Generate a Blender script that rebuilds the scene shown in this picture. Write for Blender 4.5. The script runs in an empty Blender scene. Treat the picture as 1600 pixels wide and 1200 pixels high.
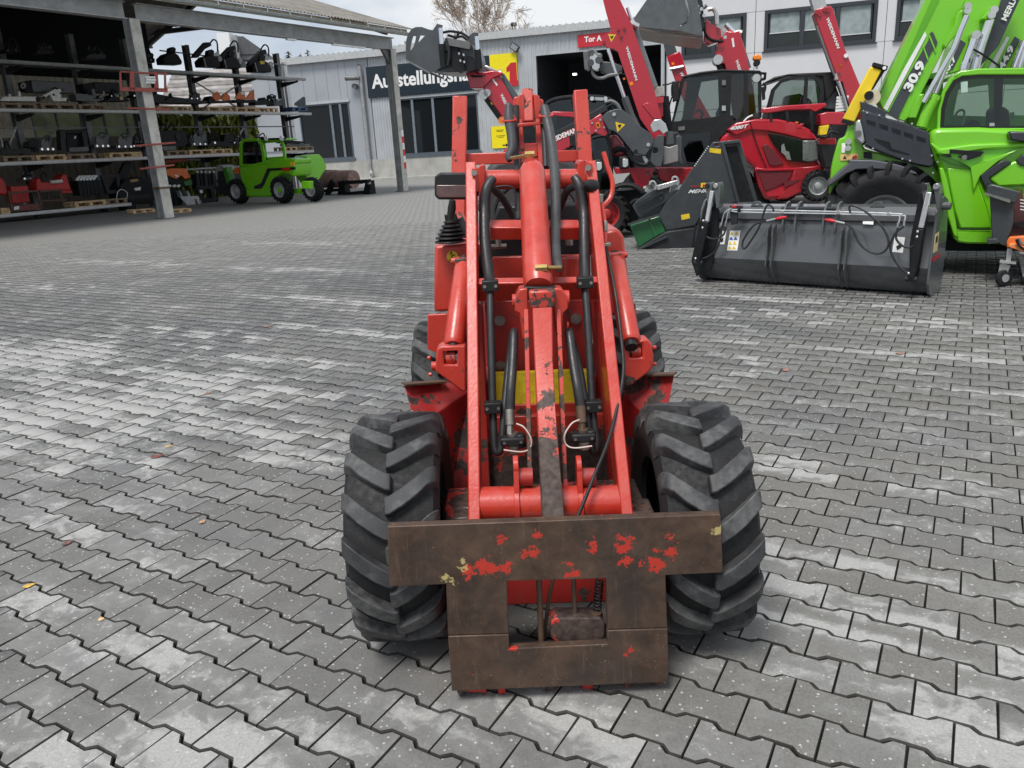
import bpy, bmesh, math, random
import numpy as np
from mathutils import Vector, Matrix
from mathutils.geometry import tessellate_polygon
random.seed(7)
R = math.radians
scene = bpy.context.scene
COL = scene.collection

# ------------------------------------------------------------------ camera
CAM_H = 1.55; F_PX = 1205.0; PITCH = R(16.85); ROLL = R(-3.2)
_F = Vector((0, math.cos(PITCH), -math.sin(PITCH)))
_X = Vector((1, 0, 0)); _U = _X.cross(_F)
CX = _X * math.cos(ROLL) + _U * math.sin(ROLL)
CY = -_X * math.sin(ROLL) + _U * math.cos(ROLL)
CPOS = Vector((0, 0, CAM_H))
cam_d = bpy.data.cameras.new('camera'); cam = bpy.data.objects.new('camera', cam_d); COL.objects.link(cam)
m = Matrix((CX, CY, -_F)).transposed().to_4x4(); m.translation = CPOS
cam.matrix_world = m
cam_d.sensor_width = 36; cam_d.lens = F_PX / 1600 * 36; cam_d.clip_start = 0.05; cam_d.clip_end = 2000
scene.camera = cam

# ------------------------------------------------------------------ sky and sun
SUN_EL, SUN_AZ = R(62), R(212)
world = bpy.data.worlds.new('World'); scene.world = world; world.use_nodes = True
nt = world.node_tree; nt.nodes.clear()
def N(nt, t, **k):
    n = nt.nodes.new(t)
    for a, b in k.items(): setattr(n, a, b)
    return n
def ramp(nt, fac, stops):
    r = N(nt, 'ShaderNodeValToRGB'); e = r.color_ramp.elements
    while len(e) > 1: e.remove(e[-1])
    e[0].position = stops[0][0]; e[0].color = (*stops[0][1], 1)
    for p, c in stops[1:]:
        q = e.new(p); q.color = (*c, 1)
    nt.links.new(fac, r.inputs[0]); return r.outputs[0]
sky = N(nt, 'ShaderNodeTexSky', sky_type='NISHITA'); sky.sun_disc = False
sky.sun_elevation = SUN_EL; sky.sun_rotation = SUN_AZ; sky.air_density = 1.0; sky.dust_density = 2.0
tc = N(nt, 'ShaderNodeTexCoord'); mp = N(nt, 'ShaderNodeMapping'); mp.inputs['Scale'].default_value = (1, 1, 2.8)
nt.links.new(tc.outputs['Generated'], mp.inputs[0])
no = N(nt, 'ShaderNodeTexNoise'); no.inputs['Scale'].default_value = 3.2; no.inputs['Detail'].default_value = 9; no.inputs['Roughness'].default_value = .55
no.inputs['Distortion'].default_value = .35
nt.links.new(mp.outputs[0], no.inputs['Vector'])
cloud = ramp(nt, no.outputs[0], [(.34, (4.8, 5.6, 6.9)), (.44, (6.2, 6.9, 7.8)), (.53, (7.7, 8.2, 8.8)), (.64, (9.6, 9.7, 9.8))])
mx = N(nt, 'ShaderNodeMix', data_type='RGBA'); mx.inputs[0].default_value = .88
nt.links.new(sky.outputs[0], mx.inputs[6]); nt.links.new(cloud, mx.inputs[7])
bg = N(nt, 'ShaderNodeBackground'); bg.inputs[1].default_value = 0.078
out = N(nt, 'ShaderNodeOutputWorld')
nt.links.new(mx.outputs[2], bg.inputs[0]); nt.links.new(bg.outputs[0], out.inputs[0])
sd = bpy.data.lights.new('sun', 'SUN'); sd.energy = 2.6; sd.angle = R(20); sd.color = (1, .97, .93)
sun = bpy.data.objects.new('sun', sd); COL.objects.link(sun)
sun.rotation_euler = (math.pi/2 - SUN_EL, 0, math.pi - SUN_AZ)
sv = scene.view_settings; sv.view_transform = 'Standard'; sv.look = 'None'; sv.exposure = 0.38; sv.gamma = 1; sv.use_curve_mapping = False

# ------------------------------------------------------------------ pixel -> place helpers
def ray(px, py):
    return CX * ((px - 800) / F_PX) - CY * ((py - 600) / F_PX) + _F
def G(px, py, z=0.0):
    d = ray(px, py); return CPOS + d * ((z - CAM_H) / d.z)
def W(px, py, Y):
    d = ray(px, py); return CPOS + d * (Y / d.y)
class Pl:
    """vertical plane through a ground point; u along it, n away from the camera"""
    def __init__(s, o, az):
        s.o = Vector((o[0], o[1], 0)); a = R(az)
        s.u = Vector((math.cos(a), math.sin(a), 0)); s.n = Vector((-s.u.y, s.u.x, 0))
        if s.n.dot(s.o) < 0: s.n = -s.n
    def P(s, px, py, off=0.0):
        d = ray(px, py); t = (s.o + s.n * off - CPOS).dot(s.n) / d.dot(s.n)
        return CPOS + d * t

# ------------------------------------------------------------------ mesh helpers
class MB:
    def __init__(s): s.v = []; s.f = []
    def add(s, vs, fs):
        b = len(s.v); s.v.extend(Vector(v) for v in vs); s.f.extend(tuple(b + i for i in f) for f in fs); return s
    def prism(s, pts, vec, holes=()):
        pts = [Vector(p) for p in pts]; vec = Vector(vec); loops = [pts] + [[Vector(p) for p in h] for h in holes]
        allp = [p for l in loops for p in l]; n = len(allp)
        tri = tessellate_polygon(loops) if (holes or len(pts) > 4) else None
        fs = []
        if tri is None: fs += [tuple(range(n)), tuple(n + i for i in reversed(range(n)))]
        else:
            for t in tri: fs.append(tuple(t)); fs.append(tuple(n + i for i in reversed(t)))
        b = 0
        for l in loops:
            k = len(l)
            for i in range(k): j = (i + 1) % k; fs.append((b + i, b + j, n + b + j, n + b + i))
            b += k
        return s.add(allp + [p + vec for p in allp], fs)
    def boxv(s, o, a, b, c):
        """box with corner o and edge vectors a b c"""
        o, a, b, c = map(Vector, (o, a, b, c))
        return s.add([o, o+a, o+a+b, o+b, o+c, o+a+c, o+a+b+c, o+b+c], [(0,1,2,3),(4,7,6,5),(0,4,5,1),(1,5,6,2),(2,6,7,3),(3,7,4,0)])
    def box(s, lo, hi):
        return s.boxv(lo, (hi[0]-lo[0],0,0), (0,hi[1]-lo[1],0), (0,0,hi[2]-lo[2]))
    def boxc(s, c, a, b, d):
        c, a, b, d = map(Vector, (c, a, b, d)); return s.boxv(c - (a+b+d)/2, a, b, d)
    def bar(s, p, q, w, d, wdir=(1,0,0)):
        """rectangular bar from p to q, width w along wdir, depth d across"""
        p, q = Vector(p), Vector(q); ax = (q-p).normalized(); wd = Vector(wdir); wd = (wd - ax*wd.dot(ax)).normalized(); dd = ax.cross(wd)
        return s.boxv(p - wd*w/2 - dd*d/2, wd*w, dd*d, q-p)
    def tube(s, pts, r, n=10, smooth=4, caps=True):
        P = [Vector(p) for p in pts]; rs = list(r) if hasattr(r, '__len__') else [r]*len(P)
        if smooth > 1 and len(P) > 2:
            Q = []; rr = []
            for i in range(len(P)-1):
                a = P[max(i-1,0)]; b = P[i]; c = P[i+1]; d = P[min(i+2,len(P)-1)]
                for k in range(smooth):
                    t = k/smooth; Q.append(.5*((2*b)+(c-a)*t+(2*a-5*b+4*c-d)*t*t+(3*b-a-3*c+d)*t**3)); rr.append(rs[i]*(1-t)+rs[i+1]*t)
            Q.append(P[-1]); rr.append(rs[-1]); P, rs = Q, rr
        T = []
        for i in range(len(P)):
            t = P[min(i+1,len(P)-1)] - P[max(i-1,0)]; T.append(t.normalized() if t.length > 1e-9 else Vector((0,0,1)))
        u = T[0].orthogonal().normalized(); b0 = len(s.v)
        for i, p in enumerate(P):
            u = (u - T[i]*u.dot(T[i])); u = u.normalized() if u.length > 1e-6 else T[i].orthogonal().normalized(); w = T[i].cross(u)
            for k in range(n):
                a = 2*math.pi*k/n; s.v.append(p + (u*math.cos(a)+w*math.sin(a))*rs[i])
        for i in range(len(P)-1):
            for k in range(n):
                a = b0+i*n+k; b = b0+i*n+(k+1)%n; s.f.append((a, b, b+n, a+n))
        if caps: s.f.append(tuple(b0+k for k in reversed(range(n)))); s.f.append(tuple(b0+(len(P)-1)*n+k for k in range(n)))
        return s
    def cyl(s, a, b, r, r2=None, n=20): return s.tube([a, b], [r, r if r2 is None else r2], n, 1)
    def lathe(s, c, ax, prof, n=32, ref=None):
        """prof: list of (along axis, radius)"""
        c = Vector(c); ax = Vector(ax).normalized(); u = ax.orthogonal().normalized(); w = ax.cross(u); b0 = len(s.v)
        for (t, r) in prof:
            for k in range(n):
                a = 2*math.pi*k/n; s.v.append(c + ax*t + (u*math.cos(a)+w*math.sin(a))*r)
        for i in range(len(prof)-1):
            for k in range(n):
                a = b0+i*n+k; b = b0+i*n+(k+1)%n; s.f.append((a, b, b+n, a+n))
        return s
    def sphere(s, c, r, n=12, m=8, sc=(1,1,1)):
        c = Vector(c); prof = [(-math.cos(math.pi*i/m), max(1e-4, math.sin(math.pi*i/m))) for i in range(m+1)]
        b = len(s.v); s.lathe((0,0,0), (0,0,1), [(t*r, q*r) for t, q in prof], n)
        for i in range(b, len(s.v)): v = s.v[i]; s.v[i] = Vector((v.x*sc[0], v.y*sc[1], v.z*sc[2])) + c
        return s
def smoothmesh(me, ang=35):
    me.polygons.foreach_set('use_smooth', [True]*len(me.polygons))
    me.set_sharp_from_angle(angle=R(ang))
def mkobj(name, mb, mat, loc=(0,0,0), parent=None, bevel=0.0, ang=35, seg=2, flat=False):
    me = bpy.data.meshes.new(name); L = Vector(loc)
    me.from_pydata([tuple(v - L) for v in mb.v], [], mb.f)
    bm = bmesh.new(); bm.from_mesh(me); bmesh.ops.recalc_face_normals(bm, faces=bm.faces)
    if bevel: bmesh.ops.dissolve_limit(bm, angle_limit=R(1), verts=bm.verts, edges=bm.edges)
    bm.to_mesh(me); bm.free()
    if not flat: smoothmesh(me, ang)
    me.materials.append(mat)
    o = bpy.data.objects.new(name, me); COL.objects.link(o)
    if parent is not None: o.parent = parent
    else: o.location = L
    if bevel:
        b = o.modifiers.new('bevel', 'BEVEL'); b.width = bevel; b.segments = seg; b.limit_method = 'ANGLE'; b.angle_limit = R(40); b.harden_normals = False
    return o
def tag(o, label=None, cat=None, group=None, kind=None):
    for k, v in (('label', label), ('category', cat), ('group', group), ('kind', kind)):
        if v: o[k] = v
    return o
def pieces(mb, tol=.004):
    """split a builder into the pieces that do not touch one another"""
    nv = len(mb.v)
    if nv > 6000 or nv < 9: return [mb]
    par = list(range(nv))
    def find(i):
        while par[i] != i: par[i] = par[par[i]]; i = par[i]
        return i
    for f in mb.f:
        a = find(f[0])
        for i in f[1:]: par[find(i)] = a
    isl = {}
    for i in range(nv): isl.setdefault(find(i), []).append(i)
    if len(isl) < 2 or len(isl) > 60: return [mb]
    keys = list(isl); bb = []
    for k in keys:
        vs = [mb.v[i] for i in isl[k]]
        bb.append([min(v[c] for v in vs) - tol for c in range(3)] + [max(v[c] for v in vs) + tol for c in range(3)])
    grp = list(range(len(keys)))
    def gf(i):
        while grp[i] != i: grp[i] = grp[grp[i]]; i = grp[i]
        return i
    for i in range(len(keys)):
        for j in range(i):
            if all(bb[i][c] <= bb[j][c+3] and bb[j][c] <= bb[i][c+3] for c in range(3)): grp[gf(i)] = gf(j)
    out = {}
    for i, k in enumerate(keys): out.setdefault(gf(i), set()).add(k)
    if len(out) < 2: return [mb]
    res = []
    for ks in out.values():
        m = MB(); mp = {}
        for i in range(nv):
            if find(i) in ks: mp[i] = len(m.v); m.v.append(mb.v[i])
        m.f = [tuple(mp[i] for i in f) for f in mb.f if f[0] in mp]; res.append(m)
    return res
class Thing:
    def __init__(s, name, label, cat, loc, group=None):
        s.L = Vector(loc); s.o = bpy.data.objects.new(name, None); COL.objects.link(s.o); s.o.location = s.L
        s.o.empty_display_size = .2; tag(s.o, label, cat, group)
    def part(s, name, mb, mat, parent=None, label=None, bevel=0.0, ang=35, seg=2, flat=False):
        first = None; groups = pieces(mb)
        for g in groups:
            o = mkobj(name, g, mat, s.L, parent or s.o, bevel, ang, seg, flat)
            if label: o['label'] = label
            if len(groups) == 1 and len(mb.f) > 2500 and name in ('foliage', 'leaves', 'twigs', 'crown'): o['kind'] = 'stuff'
            first = first or o
        return first
def copy_thing(root, loc, rz=None, label=None, group=None):
    def cp(o, par):
        c = o.copy(); COL.objects.link(c)
        if par is not None: c.parent = par
        for ch in o.children: cp(ch, c)
        return c
    r = cp(root, None); r.location = loc
    if rz is not None: r.rotation_euler = (0, 0, rz)
    if label: r['label'] = label
    if group: r['group'] = group
    return r
def text_mb(txt, P0, P1, H, depth=.004, bold=.012, shear=0.0, mb=None, nrm=None, spacing=1.0):
    """text whose baseline runs P0 -> P1 and whose capital height is vector H"""
    cu = bpy.data.curves.new('lettering', 'FONT'); cu.body = txt; cu.offset = bold; cu.extrude = 0.01; cu.resolution_u = 3; cu.shear = shear; cu.space_character = spacing
    ob = bpy.data.objects.new('lettering', cu); COL.objects.link(ob)
    bpy.context.view_layer.update()
    me = ob.evaluated_get(bpy.context.evaluated_depsgraph_get()).to_mesh()
    vs = [v.co.copy() for v in me.vertices]; fs = [tuple(p.vertices) for p in me.polygons]
    ob.evaluated_get(bpy.context.evaluated_depsgraph_get()).to_mesh_clear()
    bpy.data.objects.remove(ob); bpy.data.curves.remove(cu)
    x0 = min(v.x for v in vs); x1 = max(v.x for v in vs); cap = .70
    P0, P1, H = Vector(P0), Vector(P1), Vector(H); ex = (P1-P0)/(x1-x0); ey = H/cap
    n = ex.cross(ey).normalized() if nrm is None else Vector(nrm)
    mb = mb or MB(); mb.add([P0 + ex*(v.x-x0) + ey*v.y + n*(depth*(v.z/.01)) for v in vs], fs); return mb

# ------------------------------------------------------------------ materials
MATS = {}
def base_mat(name):
    mt = bpy.data.materials.new(name); mt.use_nodes = True; nt = mt.node_tree
    return mt, nt, nt.nodes['Principled BSDF'], nt.links.new
def geo_pos(nt):
    return N(nt, 'ShaderNodeNewGeometry').outputs['Position']
def noise(nt, vec, scale, detail=4, rough=.55, dist=0.0):
    n = N(nt, 'ShaderNodeTexNoise'); n.inputs['Scale'].default_value = scale; n.inputs['Detail'].default_value = detail
    n.inputs['Roughness'].default_value = rough; n.inputs['Distortion'].default_value = dist; nt.links.new(vec, n.inputs['Vector']); return n.outputs[0]
def mixc(nt, fac, a, b):
    m = N(nt, 'ShaderNodeMix', data_type='RGBA')
    for i, x in ((0, fac), (6, a), (7, b)):
        if isinstance(x, (int, float)): m.inputs[i].default_value = x
        elif isinstance(x, tuple): m.inputs[i].default_value = (*x[:3], 1)
        else: nt.links.new(x, m.inputs[i])
    return m.outputs[2]
def math_(nt, op, a, b=0.0, clamp=False):
    m = N(nt, 'ShaderNodeMath', operation=op); m.use_clamp = clamp
    for i, x in ((0, a), (1, b)):
        if isinstance(x, (int, float)): m.inputs[i].default_value = x
        else: nt.links.new(x, m.inputs[i])
    return m.outputs[0]
def maprange(nt, v, a, b, c=0.0, d=1.0):
    m = N(nt, 'ShaderNodeMapRange'); nt.links.new(v, m.inputs[0])
    for i, x in enumerate((a, b, c, d)): m.inputs[i+1].default_value = x
    return m.outputs[0]
def bump(nt, h, strength=.3, dist=.01):
    b = N(nt, 'ShaderNodeBump'); b.inputs['Strength'].default_value = strength; b.inputs['Distance'].default_value = dist
    nt.links.new(h, b.inputs['Height']); return b.outputs[0]
def plain(name, col, rough=.5, metal=0.0, var=.18, scale=6, bumpy=0.0, dirt=0.0, dcol=(.12,.1,.08), coat=0.0, spec=.5, rv=.1):
    if name in MATS: return MATS[name]
    mt, nt, b, ln = base_mat(name); g = geo_pos(nt)
    n = noise(nt, g, scale, 6)
    lo = tuple(c*(1-var) for c in col); hi = tuple(min(1, c*(1+var)) for c in col)
    c = mixc(nt, maprange(nt, n, .3, .7), lo, hi)
    if dirt:
        gs = g
        if 'cladding' in name or 'panel' in name or 'concrete' in name:
            mpn = N(nt, 'ShaderNodeMapping'); mpn.inputs['Scale'].default_value = (1.6, 1.6, .22); ln(g, mpn.inputs[0]); gs = mpn.outputs[0]
        n2 = noise(nt, gs, scale*2.7, 8, .7); c = mixc(nt, maprange(nt, n2, .62-dirt*.25, .78, 0, .75), c, dcol)
    ln(c, b.inputs['Base Color'])
    ln(maprange(nt, noise(nt, g, scale*3, 4), .3, .7, max(.03, rough-rv), min(1, rough+rv*1.2)), b.inputs['Roughness'])
    b.inputs['Metallic'].default_value = metal; b.inputs['Coat Weight'].default_value = coat; b.inputs['Specular IOR Level'].default_value = spec
    if bumpy: ln(bump(nt, noise(nt, g, scale*12, 5), bumpy, .004), b.inputs['Normal'])
    MATS[name] = mt; return mt
def paint(name, col, faded=None, chip=.3, chipcol=(.035,.022,.017), cscale=9, rough=.42, zlo=None, fade_amt=.5, dirt=.25):
    """worn machine paint: fading, grime and chips down to rusty steel; chip 0..1"""
    if name in MATS: return MATS[name]
    mt, nt, b, ln = base_mat(name); g = geo_pos(nt)
    faded = faded or tuple(min(1, c*1.2+.03) for c in col)
    c = mixc(nt, maprange(nt, noise(nt, g, 4.5, 5), .35, .65, 0, fade_amt), col, faded)
    sc = N(nt, 'ShaderNodeMapping'); sc.inputs['Scale'].default_value = (40, 40, 4); ln(g, sc.inputs[0])
    streak = noise(nt, sc.outputs[0], 1.0, 5, .6)
    c = mixc(nt, maprange(nt, streak, .55, .8, 0, dirt), c, (.10, .05, .035))
    n1 = noise(nt, g, cscale, 9, .66, .25); n2 = noise(nt, g, cscale*.28, 3)
    f = math_(nt, 'ADD', n1, math_(nt, 'MULTIPLY', math_(nt, 'SUBTRACT', n2, .5), .55))
    if zlo is not None:   # more wear near the ground end of the part
        sep = N(nt, 'ShaderNodeSeparateXYZ'); ln(g, sep.inputs[0])
        f = math_(nt, 'ADD', f, maprange(nt, sep.outputs[2], zlo[0], zlo[1], zlo[2], 0))
    t = .74 - chip*.3
    mask = maprange(nt, f, t, t+.012)
    gn = N(nt, 'ShaderNodeSeparateXYZ'); ln(N(nt, 'ShaderNodeNewGeometry').outputs['Normal'], gn.inputs[0])
    du = math_(nt, 'MULTIPLY', maprange(nt, gn.outputs[2], .25, .95, 0, .35), maprange(nt, noise(nt, g, 18, 6), .35, .7))
    c = mixc(nt, du, c, tuple(min(1, x*.6+.16) for x in col))
    gr_ = maprange(nt, noise(nt, g, 2.6, 7, .7, .6), .56, .74, 0, .4)
    c = mixc(nt, gr_, c, tuple(x*.45+.012 for x in col))
    scr = N(nt, 'ShaderNodeMapping'); scr.inputs['Scale'].default_value = (9, 9, 70); scr.inputs['Rotation'].default_value = (.3, .5, .2); ln(g, scr.inputs[0])
    c = mixc(nt, maprange(nt, noise(nt, scr.outputs[0], 1.6, 6, .7), .70, .73, 0, .5), c, (.75, .35, .28))
    rust = mixc(nt, maprange(nt, noise(nt, g, 60, 6), .35, .7), chipcol, tuple(min(1, x*2.6+.01) for x in chipcol))
    ln(mixc(nt, mask, c, rust), b.inputs['Base Color'])
    ln(math_(nt, 'ADD', maprange(nt, mask, 0, 1, rough, .75), maprange(nt, noise(nt, g, 25, 4), .3, .7, -.08, .08)), b.inputs['Roughness'])
    b.inputs['Coat Weight'].default_value = .25; b.inputs['Coat Roughness'].default_value = .18
    ln(bump(nt, math_(nt, 'SUBTRACT', noise(nt, g, 90, 3), math_(nt, 'MULTIPLY', mask, 1.2)), .35, .002), b.inputs['Normal'])
    MATS[name] = mt; return mt
def glassy(name, col=(.02,.025,.025), rough=.04, trans=0.0, alpha=1.0):
    if name in MATS: return MATS[name]
    mt, nt, b, ln = base_mat(name)
    b.inputs['Base Color'].default_value = (*col, 1); b.inputs['Roughness'].default_value = rough
    b.inputs['Specular IOR Level'].default_value = .3; b.inputs['Transmission Weight'].default_value = trans; b.inputs['IOR'].default_value = 1.45
    if trans:
        b.inputs['IOR'].default_value = 1.02
        tr = N(nt, 'ShaderNodeBsdfTransparent'); tr.inputs[0].default_value = (*col, 1); gl = N(nt, 'ShaderNodeBsdfGlossy'); gl.inputs['Roughness'].default_value = rough
        gl.inputs[0].default_value = (.9, .95, 1, 1)
        fr = N(nt, 'ShaderNodeFresnel'); fr.inputs[0].default_value = 1.5
        ms = N(nt, 'ShaderNodeMixShader'); ln(math_(nt, 'ADD', math_(nt, 'MULTIPLY', fr.outputs[0], .65), .02), ms.inputs[0]); ln(tr.outputs[0], ms.inputs[1]); ln(gl.outputs[0], ms.inputs[2])
        ln(ms.outputs[0], nt.nodes['Material Output'].inputs[0])
    MATS[name] = mt; return mt
RED_L = dict(col=(.49, .031, .017), faded=(.58, .078, .050))
M_red = paint('loader_red', chip=.08, cscale=14, rough=.32, **RED_L)
M_red_worn = paint('loader_red_worn', chip=.50, cscale=16, zlo=(.55, .85, .2), **RED_L)
M_red_dark = paint('loader_red_shaded_grimy', (.34, .018, .014), (.40, .03, .022), chip=.5, cscale=7, rough=.5, dirt=.9)  # darker copy of the loader red: recess shade in its colour, plus grime
M_red_low = paint('loader_red_rusted', (.46, .03, .02), (.5, .05, .03), chip=.95, cscale=8, rough=.6, dirt=.5)
M_black = plain('black_plastic', (.014,.014,.015), .5, var=.3, spec=.35)
M_hose = plain('black_hose', (.022,.023,.025), .42, var=.25, scale=20)
M_hosegrey = plain('dusty_hose', (.05,.052,.055), .5, var=.25, scale=20)
M_brass = plain('yellow_chromate', (.5,.36,.13), .35, metal=.8, dirt=.5)
M_steel = plain('worn_steel', (.34,.32,.29), .4, metal=.9, dirt=.6)
M_chrome = plain('chromed_rod', (.75,.76,.78), .12, metal=1.0, var=.05)
M_rustst = plain('rusty_steel', (.12,.07,.045), .65, metal=.3, dirt=.6, scale=30)
M_yellow = plain('yellow_print', (.75,.52,.02), .5, dirt=.35, dcol=(.05,.04,.03), scale=12)
M_white = plain('white_print', (.8,.8,.79), .45, var=.04)
M_blackp = plain('black_print', (.01,.01,.01), .5)
# ------------------------------------------------------------------ paved yard
ROW_A = R(-31.0); PL_, PW_ = 0.2045, 0.1435
RU = Vector((math.cos(ROW_A), math.sin(ROW_A), 0)); RV = Vector((-RU.y, RU.x, 0))
_j0 = G(1200+430/4, 850+827/4)
U0, V0 = _j0.dot(RU), _j0.dot(RV)
def paving_material(name, far=False):
    mt, nt, b, ln = base_mat(name); g = geo_pos(nt)
    ro = N(nt, 'ShaderNodeMapping'); ro.inputs['Rotation'].default_value = (0, 0, -ROW_A); ln(g, ro.inputs[0])
    uv = ro.outputs[0]      # x along a row, y across rows
    st = N(nt, 'ShaderNodeMapping'); st.inputs['Scale'].default_value = (.55, 1.5, 1); ln(uv, st.inputs[0])
    if far:
        br = N(nt, 'ShaderNodeTexBrick'); br.inputs['Scale'].default_value = 1.0; br.inputs['Brick Width'].default_value = PL_; br.inputs['Row Height'].default_value = PW_
        br.inputs['Mortar Size'].default_value = .009; br.inputs['Color1'].default_value = (0,0,0,1); br.inputs['Color2'].default_value = (1,1,1,1); br.inputs['Mortar'].default_value = (.5,.5,.5,1); br.inputs['Bias'].default_value = 0
        ln(uv, br.inputs['Vector']); s2 = N(nt, 'ShaderNodeSeparateColor'); ln(br.outputs['Color'], s2.inputs[0]); rnd = s2.outputs[0]
    else:
        oi = N(nt, 'ShaderNodeObjectInfo'); gi = N(nt, 'ShaderNodeNewGeometry')
        rnd = math_(nt, 'FRACT', math_(nt, 'ADD', oi.outputs['Random'], gi.outputs['Random Per Island']))
    # clean concrete: cool grey, speckled
    fine = noise(nt, g, 110, 6, .75); med = noise(nt, g, 5, 6, .6); low = noise(nt, g, .35, 4)
    base = mixc(nt, maprange(nt, fine, .3, .7), (.088,.086,.081), (.178,.174,.165))
    base = mixc(nt, maprange(nt, rnd, 0, 1, 0, .6), base, (.20,.198,.193))
    base = mixc(nt, maprange(nt, med, .42, .7, 0, .5), base, (.20,.196,.188))
    sx = N(nt, 'ShaderNodeSeparateXYZ'); ln(g, sx.inputs[0])
    warm = maprange(nt, sx.outputs[0], -.5, 1.6, 0, .75)
    base = mixc(nt, warm, base, mixc(nt, maprange(nt, fine, .3, .7), (.108,.104,.094), (.222,.215,.197)))
    # dark traffic film
    d = math_(nt, 'MULTIPLY', maprange(nt, noise(nt, g, .8, 6, .62, .6), .5, .66, 0, 1), .55)
    base = mixc(nt, d, base, (.125,.126,.131))
    # damp tyre-swept film across the middle of the yard
    mid = math_(nt, 'MULTIPLY', maprange(nt, sx.outputs[1], 3.6, 6.5), maprange(nt, sx.outputs[1], 15, 11))
    wet = math_(nt, 'MULTIPLY', mid, maprange(nt, noise(nt, st.outputs[0], .55, 5, .6, 1.2), .40, .56, 0, .6))
    base = mixc(nt, wet, base, (.085,.087,.092))
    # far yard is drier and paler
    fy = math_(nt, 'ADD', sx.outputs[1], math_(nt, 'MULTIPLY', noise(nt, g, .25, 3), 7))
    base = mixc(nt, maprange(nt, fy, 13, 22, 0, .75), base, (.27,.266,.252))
    # pale lime bloom: patches that take in whole stones, ragged edges, streaky
    macro = None
    def blob(px, py, rx, ry, k=1.0):
        nonlocal macro
        c = G(px, py); cu, cv = c.dot(RU), c.dot(RV)
        q = N(nt, 'ShaderNodeVectorMath', operation='SUBTRACT'); ln(uv, q.inputs[0]); q.inputs[1].default_value = (cu, cv, 0)
        w = N(nt, 'ShaderNodeVectorMath', operation='MULTIPLY'); ln(q.outputs[0], w.inputs[0]); w.inputs[1].default_value = (1/rx, 1/ry, 0)
        l = N(nt, 'ShaderNodeVectorMath', operation='LENGTH'); ln(w.outputs[0], l.inputs[0])
        v = maprange(nt, l.outputs['Value'], 1.25, .2, 0, k)
        macro = v if macro is None else math_(nt, 'MAXIMUM', macro, v)
    for a in [(120,640,1.6,.85,1.3),(60,560,1.7,.85,1.25),(330,600,1.3,.36,1.2),(260,660,.9,.3,1.1),(420,560,1.6,.2,.9),(520,470,1.8,.25,.95),(560,520,1.5,.14,1.1),(300,520,1.6,.2,.75),
              (90,450,1.9,.3,.7),(200,410,2.8,.35,.75),(430,420,2.2,.35,.8),(460,380,2.6,.5,.9),(80,700,.9,.35,1.0),(420,680,.8,.35,.7),(150,820,.5,.2,.6),(60,960,.35,.2,.8),
              (230,1030,.7,.12,.75),(300,960,.5,.1,.75),(90,1170,.5,.16,1.0),(330,1170,.5,.16,.95),(480,1150,.4,.12,.8),(260,900,.3,.1,.6),(720,1140,.5,.1,.75),(950,1150,.4,.14,.8),
              (1230,735,.5,.075,1.15),(1330,735,.8,.12,.72),(1215,905,.35,.09,1.0),(1420,900,1.0,.1,.75),(1300,985,.9,.055,1.15),(1520,1000,.6,.055,1.1),(1500,610,2.5,.12,.5),
              (1500,1130,.8,.18,.75),(1400,500,3.0,.25,.72),(1250,470,2.0,.2,.7),(1520,560,2.0,.12,.85),(1200,560,1.5,.1,.5),(1560,520,2.5,.18,.65)]: blob(*a)
    n1 = noise(nt, st.outputs[0], 3.2, 8, .64, .5); n2 = noise(nt, g, 13, 7, .65, .8)
    e = math_(nt, 'ADD', math_(nt, 'MULTIPLY', n1, .62), math_(nt, 'MULTIPLY', n2, .5))
    e = math_(nt, 'ADD', e, math_(nt, 'MULTIPLY', math_(nt, 'SUBTRACT', rnd, .5), .20))
    e = math_(nt, 'ADD', e, math_(nt, 'MULTIPLY', macro, .22))
    fadeb = maprange(nt, sx.outputs[1], 12, 20, 1, .45)
    bloom = math_(nt, 'MULTIPLY', maprange(nt, e, .685, .785, 0, 1), fadeb)
    haze_ = math_(nt, 'MULTIPLY', maprange(nt, e, .55, .72, 0, .35), fadeb)
    pale = mixc(nt, maprange(nt, fine, .3, .7), (.29,.288,.278), (.45,.446,.43))
    base = mixc(nt, haze_, base, (.30,.30,.292))
    base = mixc(nt, math_(nt, 'MULTIPLY', bloom, .85), base, pale)
    # little white and dark grains
    vo = N(nt, 'ShaderNodeTexVoronoi'); vo.inputs['Scale'].default_value = 48; ln(g, vo.inputs['Vector'])
    gr = math_(nt, 'MULTIPLY', math_(nt, 'LESS_THAN', vo.outputs['Distance'], .2), math_(nt, 'GREATER_THAN', noise(nt, g, 33, 2), .52))
    base = mixc(nt, math_(nt, 'MULTIPLY', gr, .75), base, (.5,.49,.46))
    pit = maprange(nt, noise(nt, g, 260, 3, .6), .62, .70, 0, .6)
    base = mixc(nt, pit, base, (.05,.05,.048))
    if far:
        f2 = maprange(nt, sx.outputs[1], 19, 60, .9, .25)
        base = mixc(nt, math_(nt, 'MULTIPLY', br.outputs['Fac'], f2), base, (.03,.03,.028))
    if not far:   # earth and moss caught in the chamfers and joints
        gz = N(nt, 'ShaderNodeSeparateXYZ'); ln(N(nt, 'ShaderNodeNewGeometry').outputs['True Normal'], gz.inputs[0])
        base = mixc(nt, maprange(nt, gz.outputs[2], .97, .85, 0, .85), base, (.018,.016,.013))
    ln(base, b.inputs['Base Color'])
    ln(maprange(nt, med, .3, .7, .62, .9), b.inputs['Roughness'])
    ln(bump(nt, math_(nt, 'ADD', fine, math_(nt, 'MULTIPLY', noise(nt, g, 420, 2), .5)), .35, .002), b.inputs['Normal'])
    b.inputs['Specular IOR Level'].default_value = .35
    return mt
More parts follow.
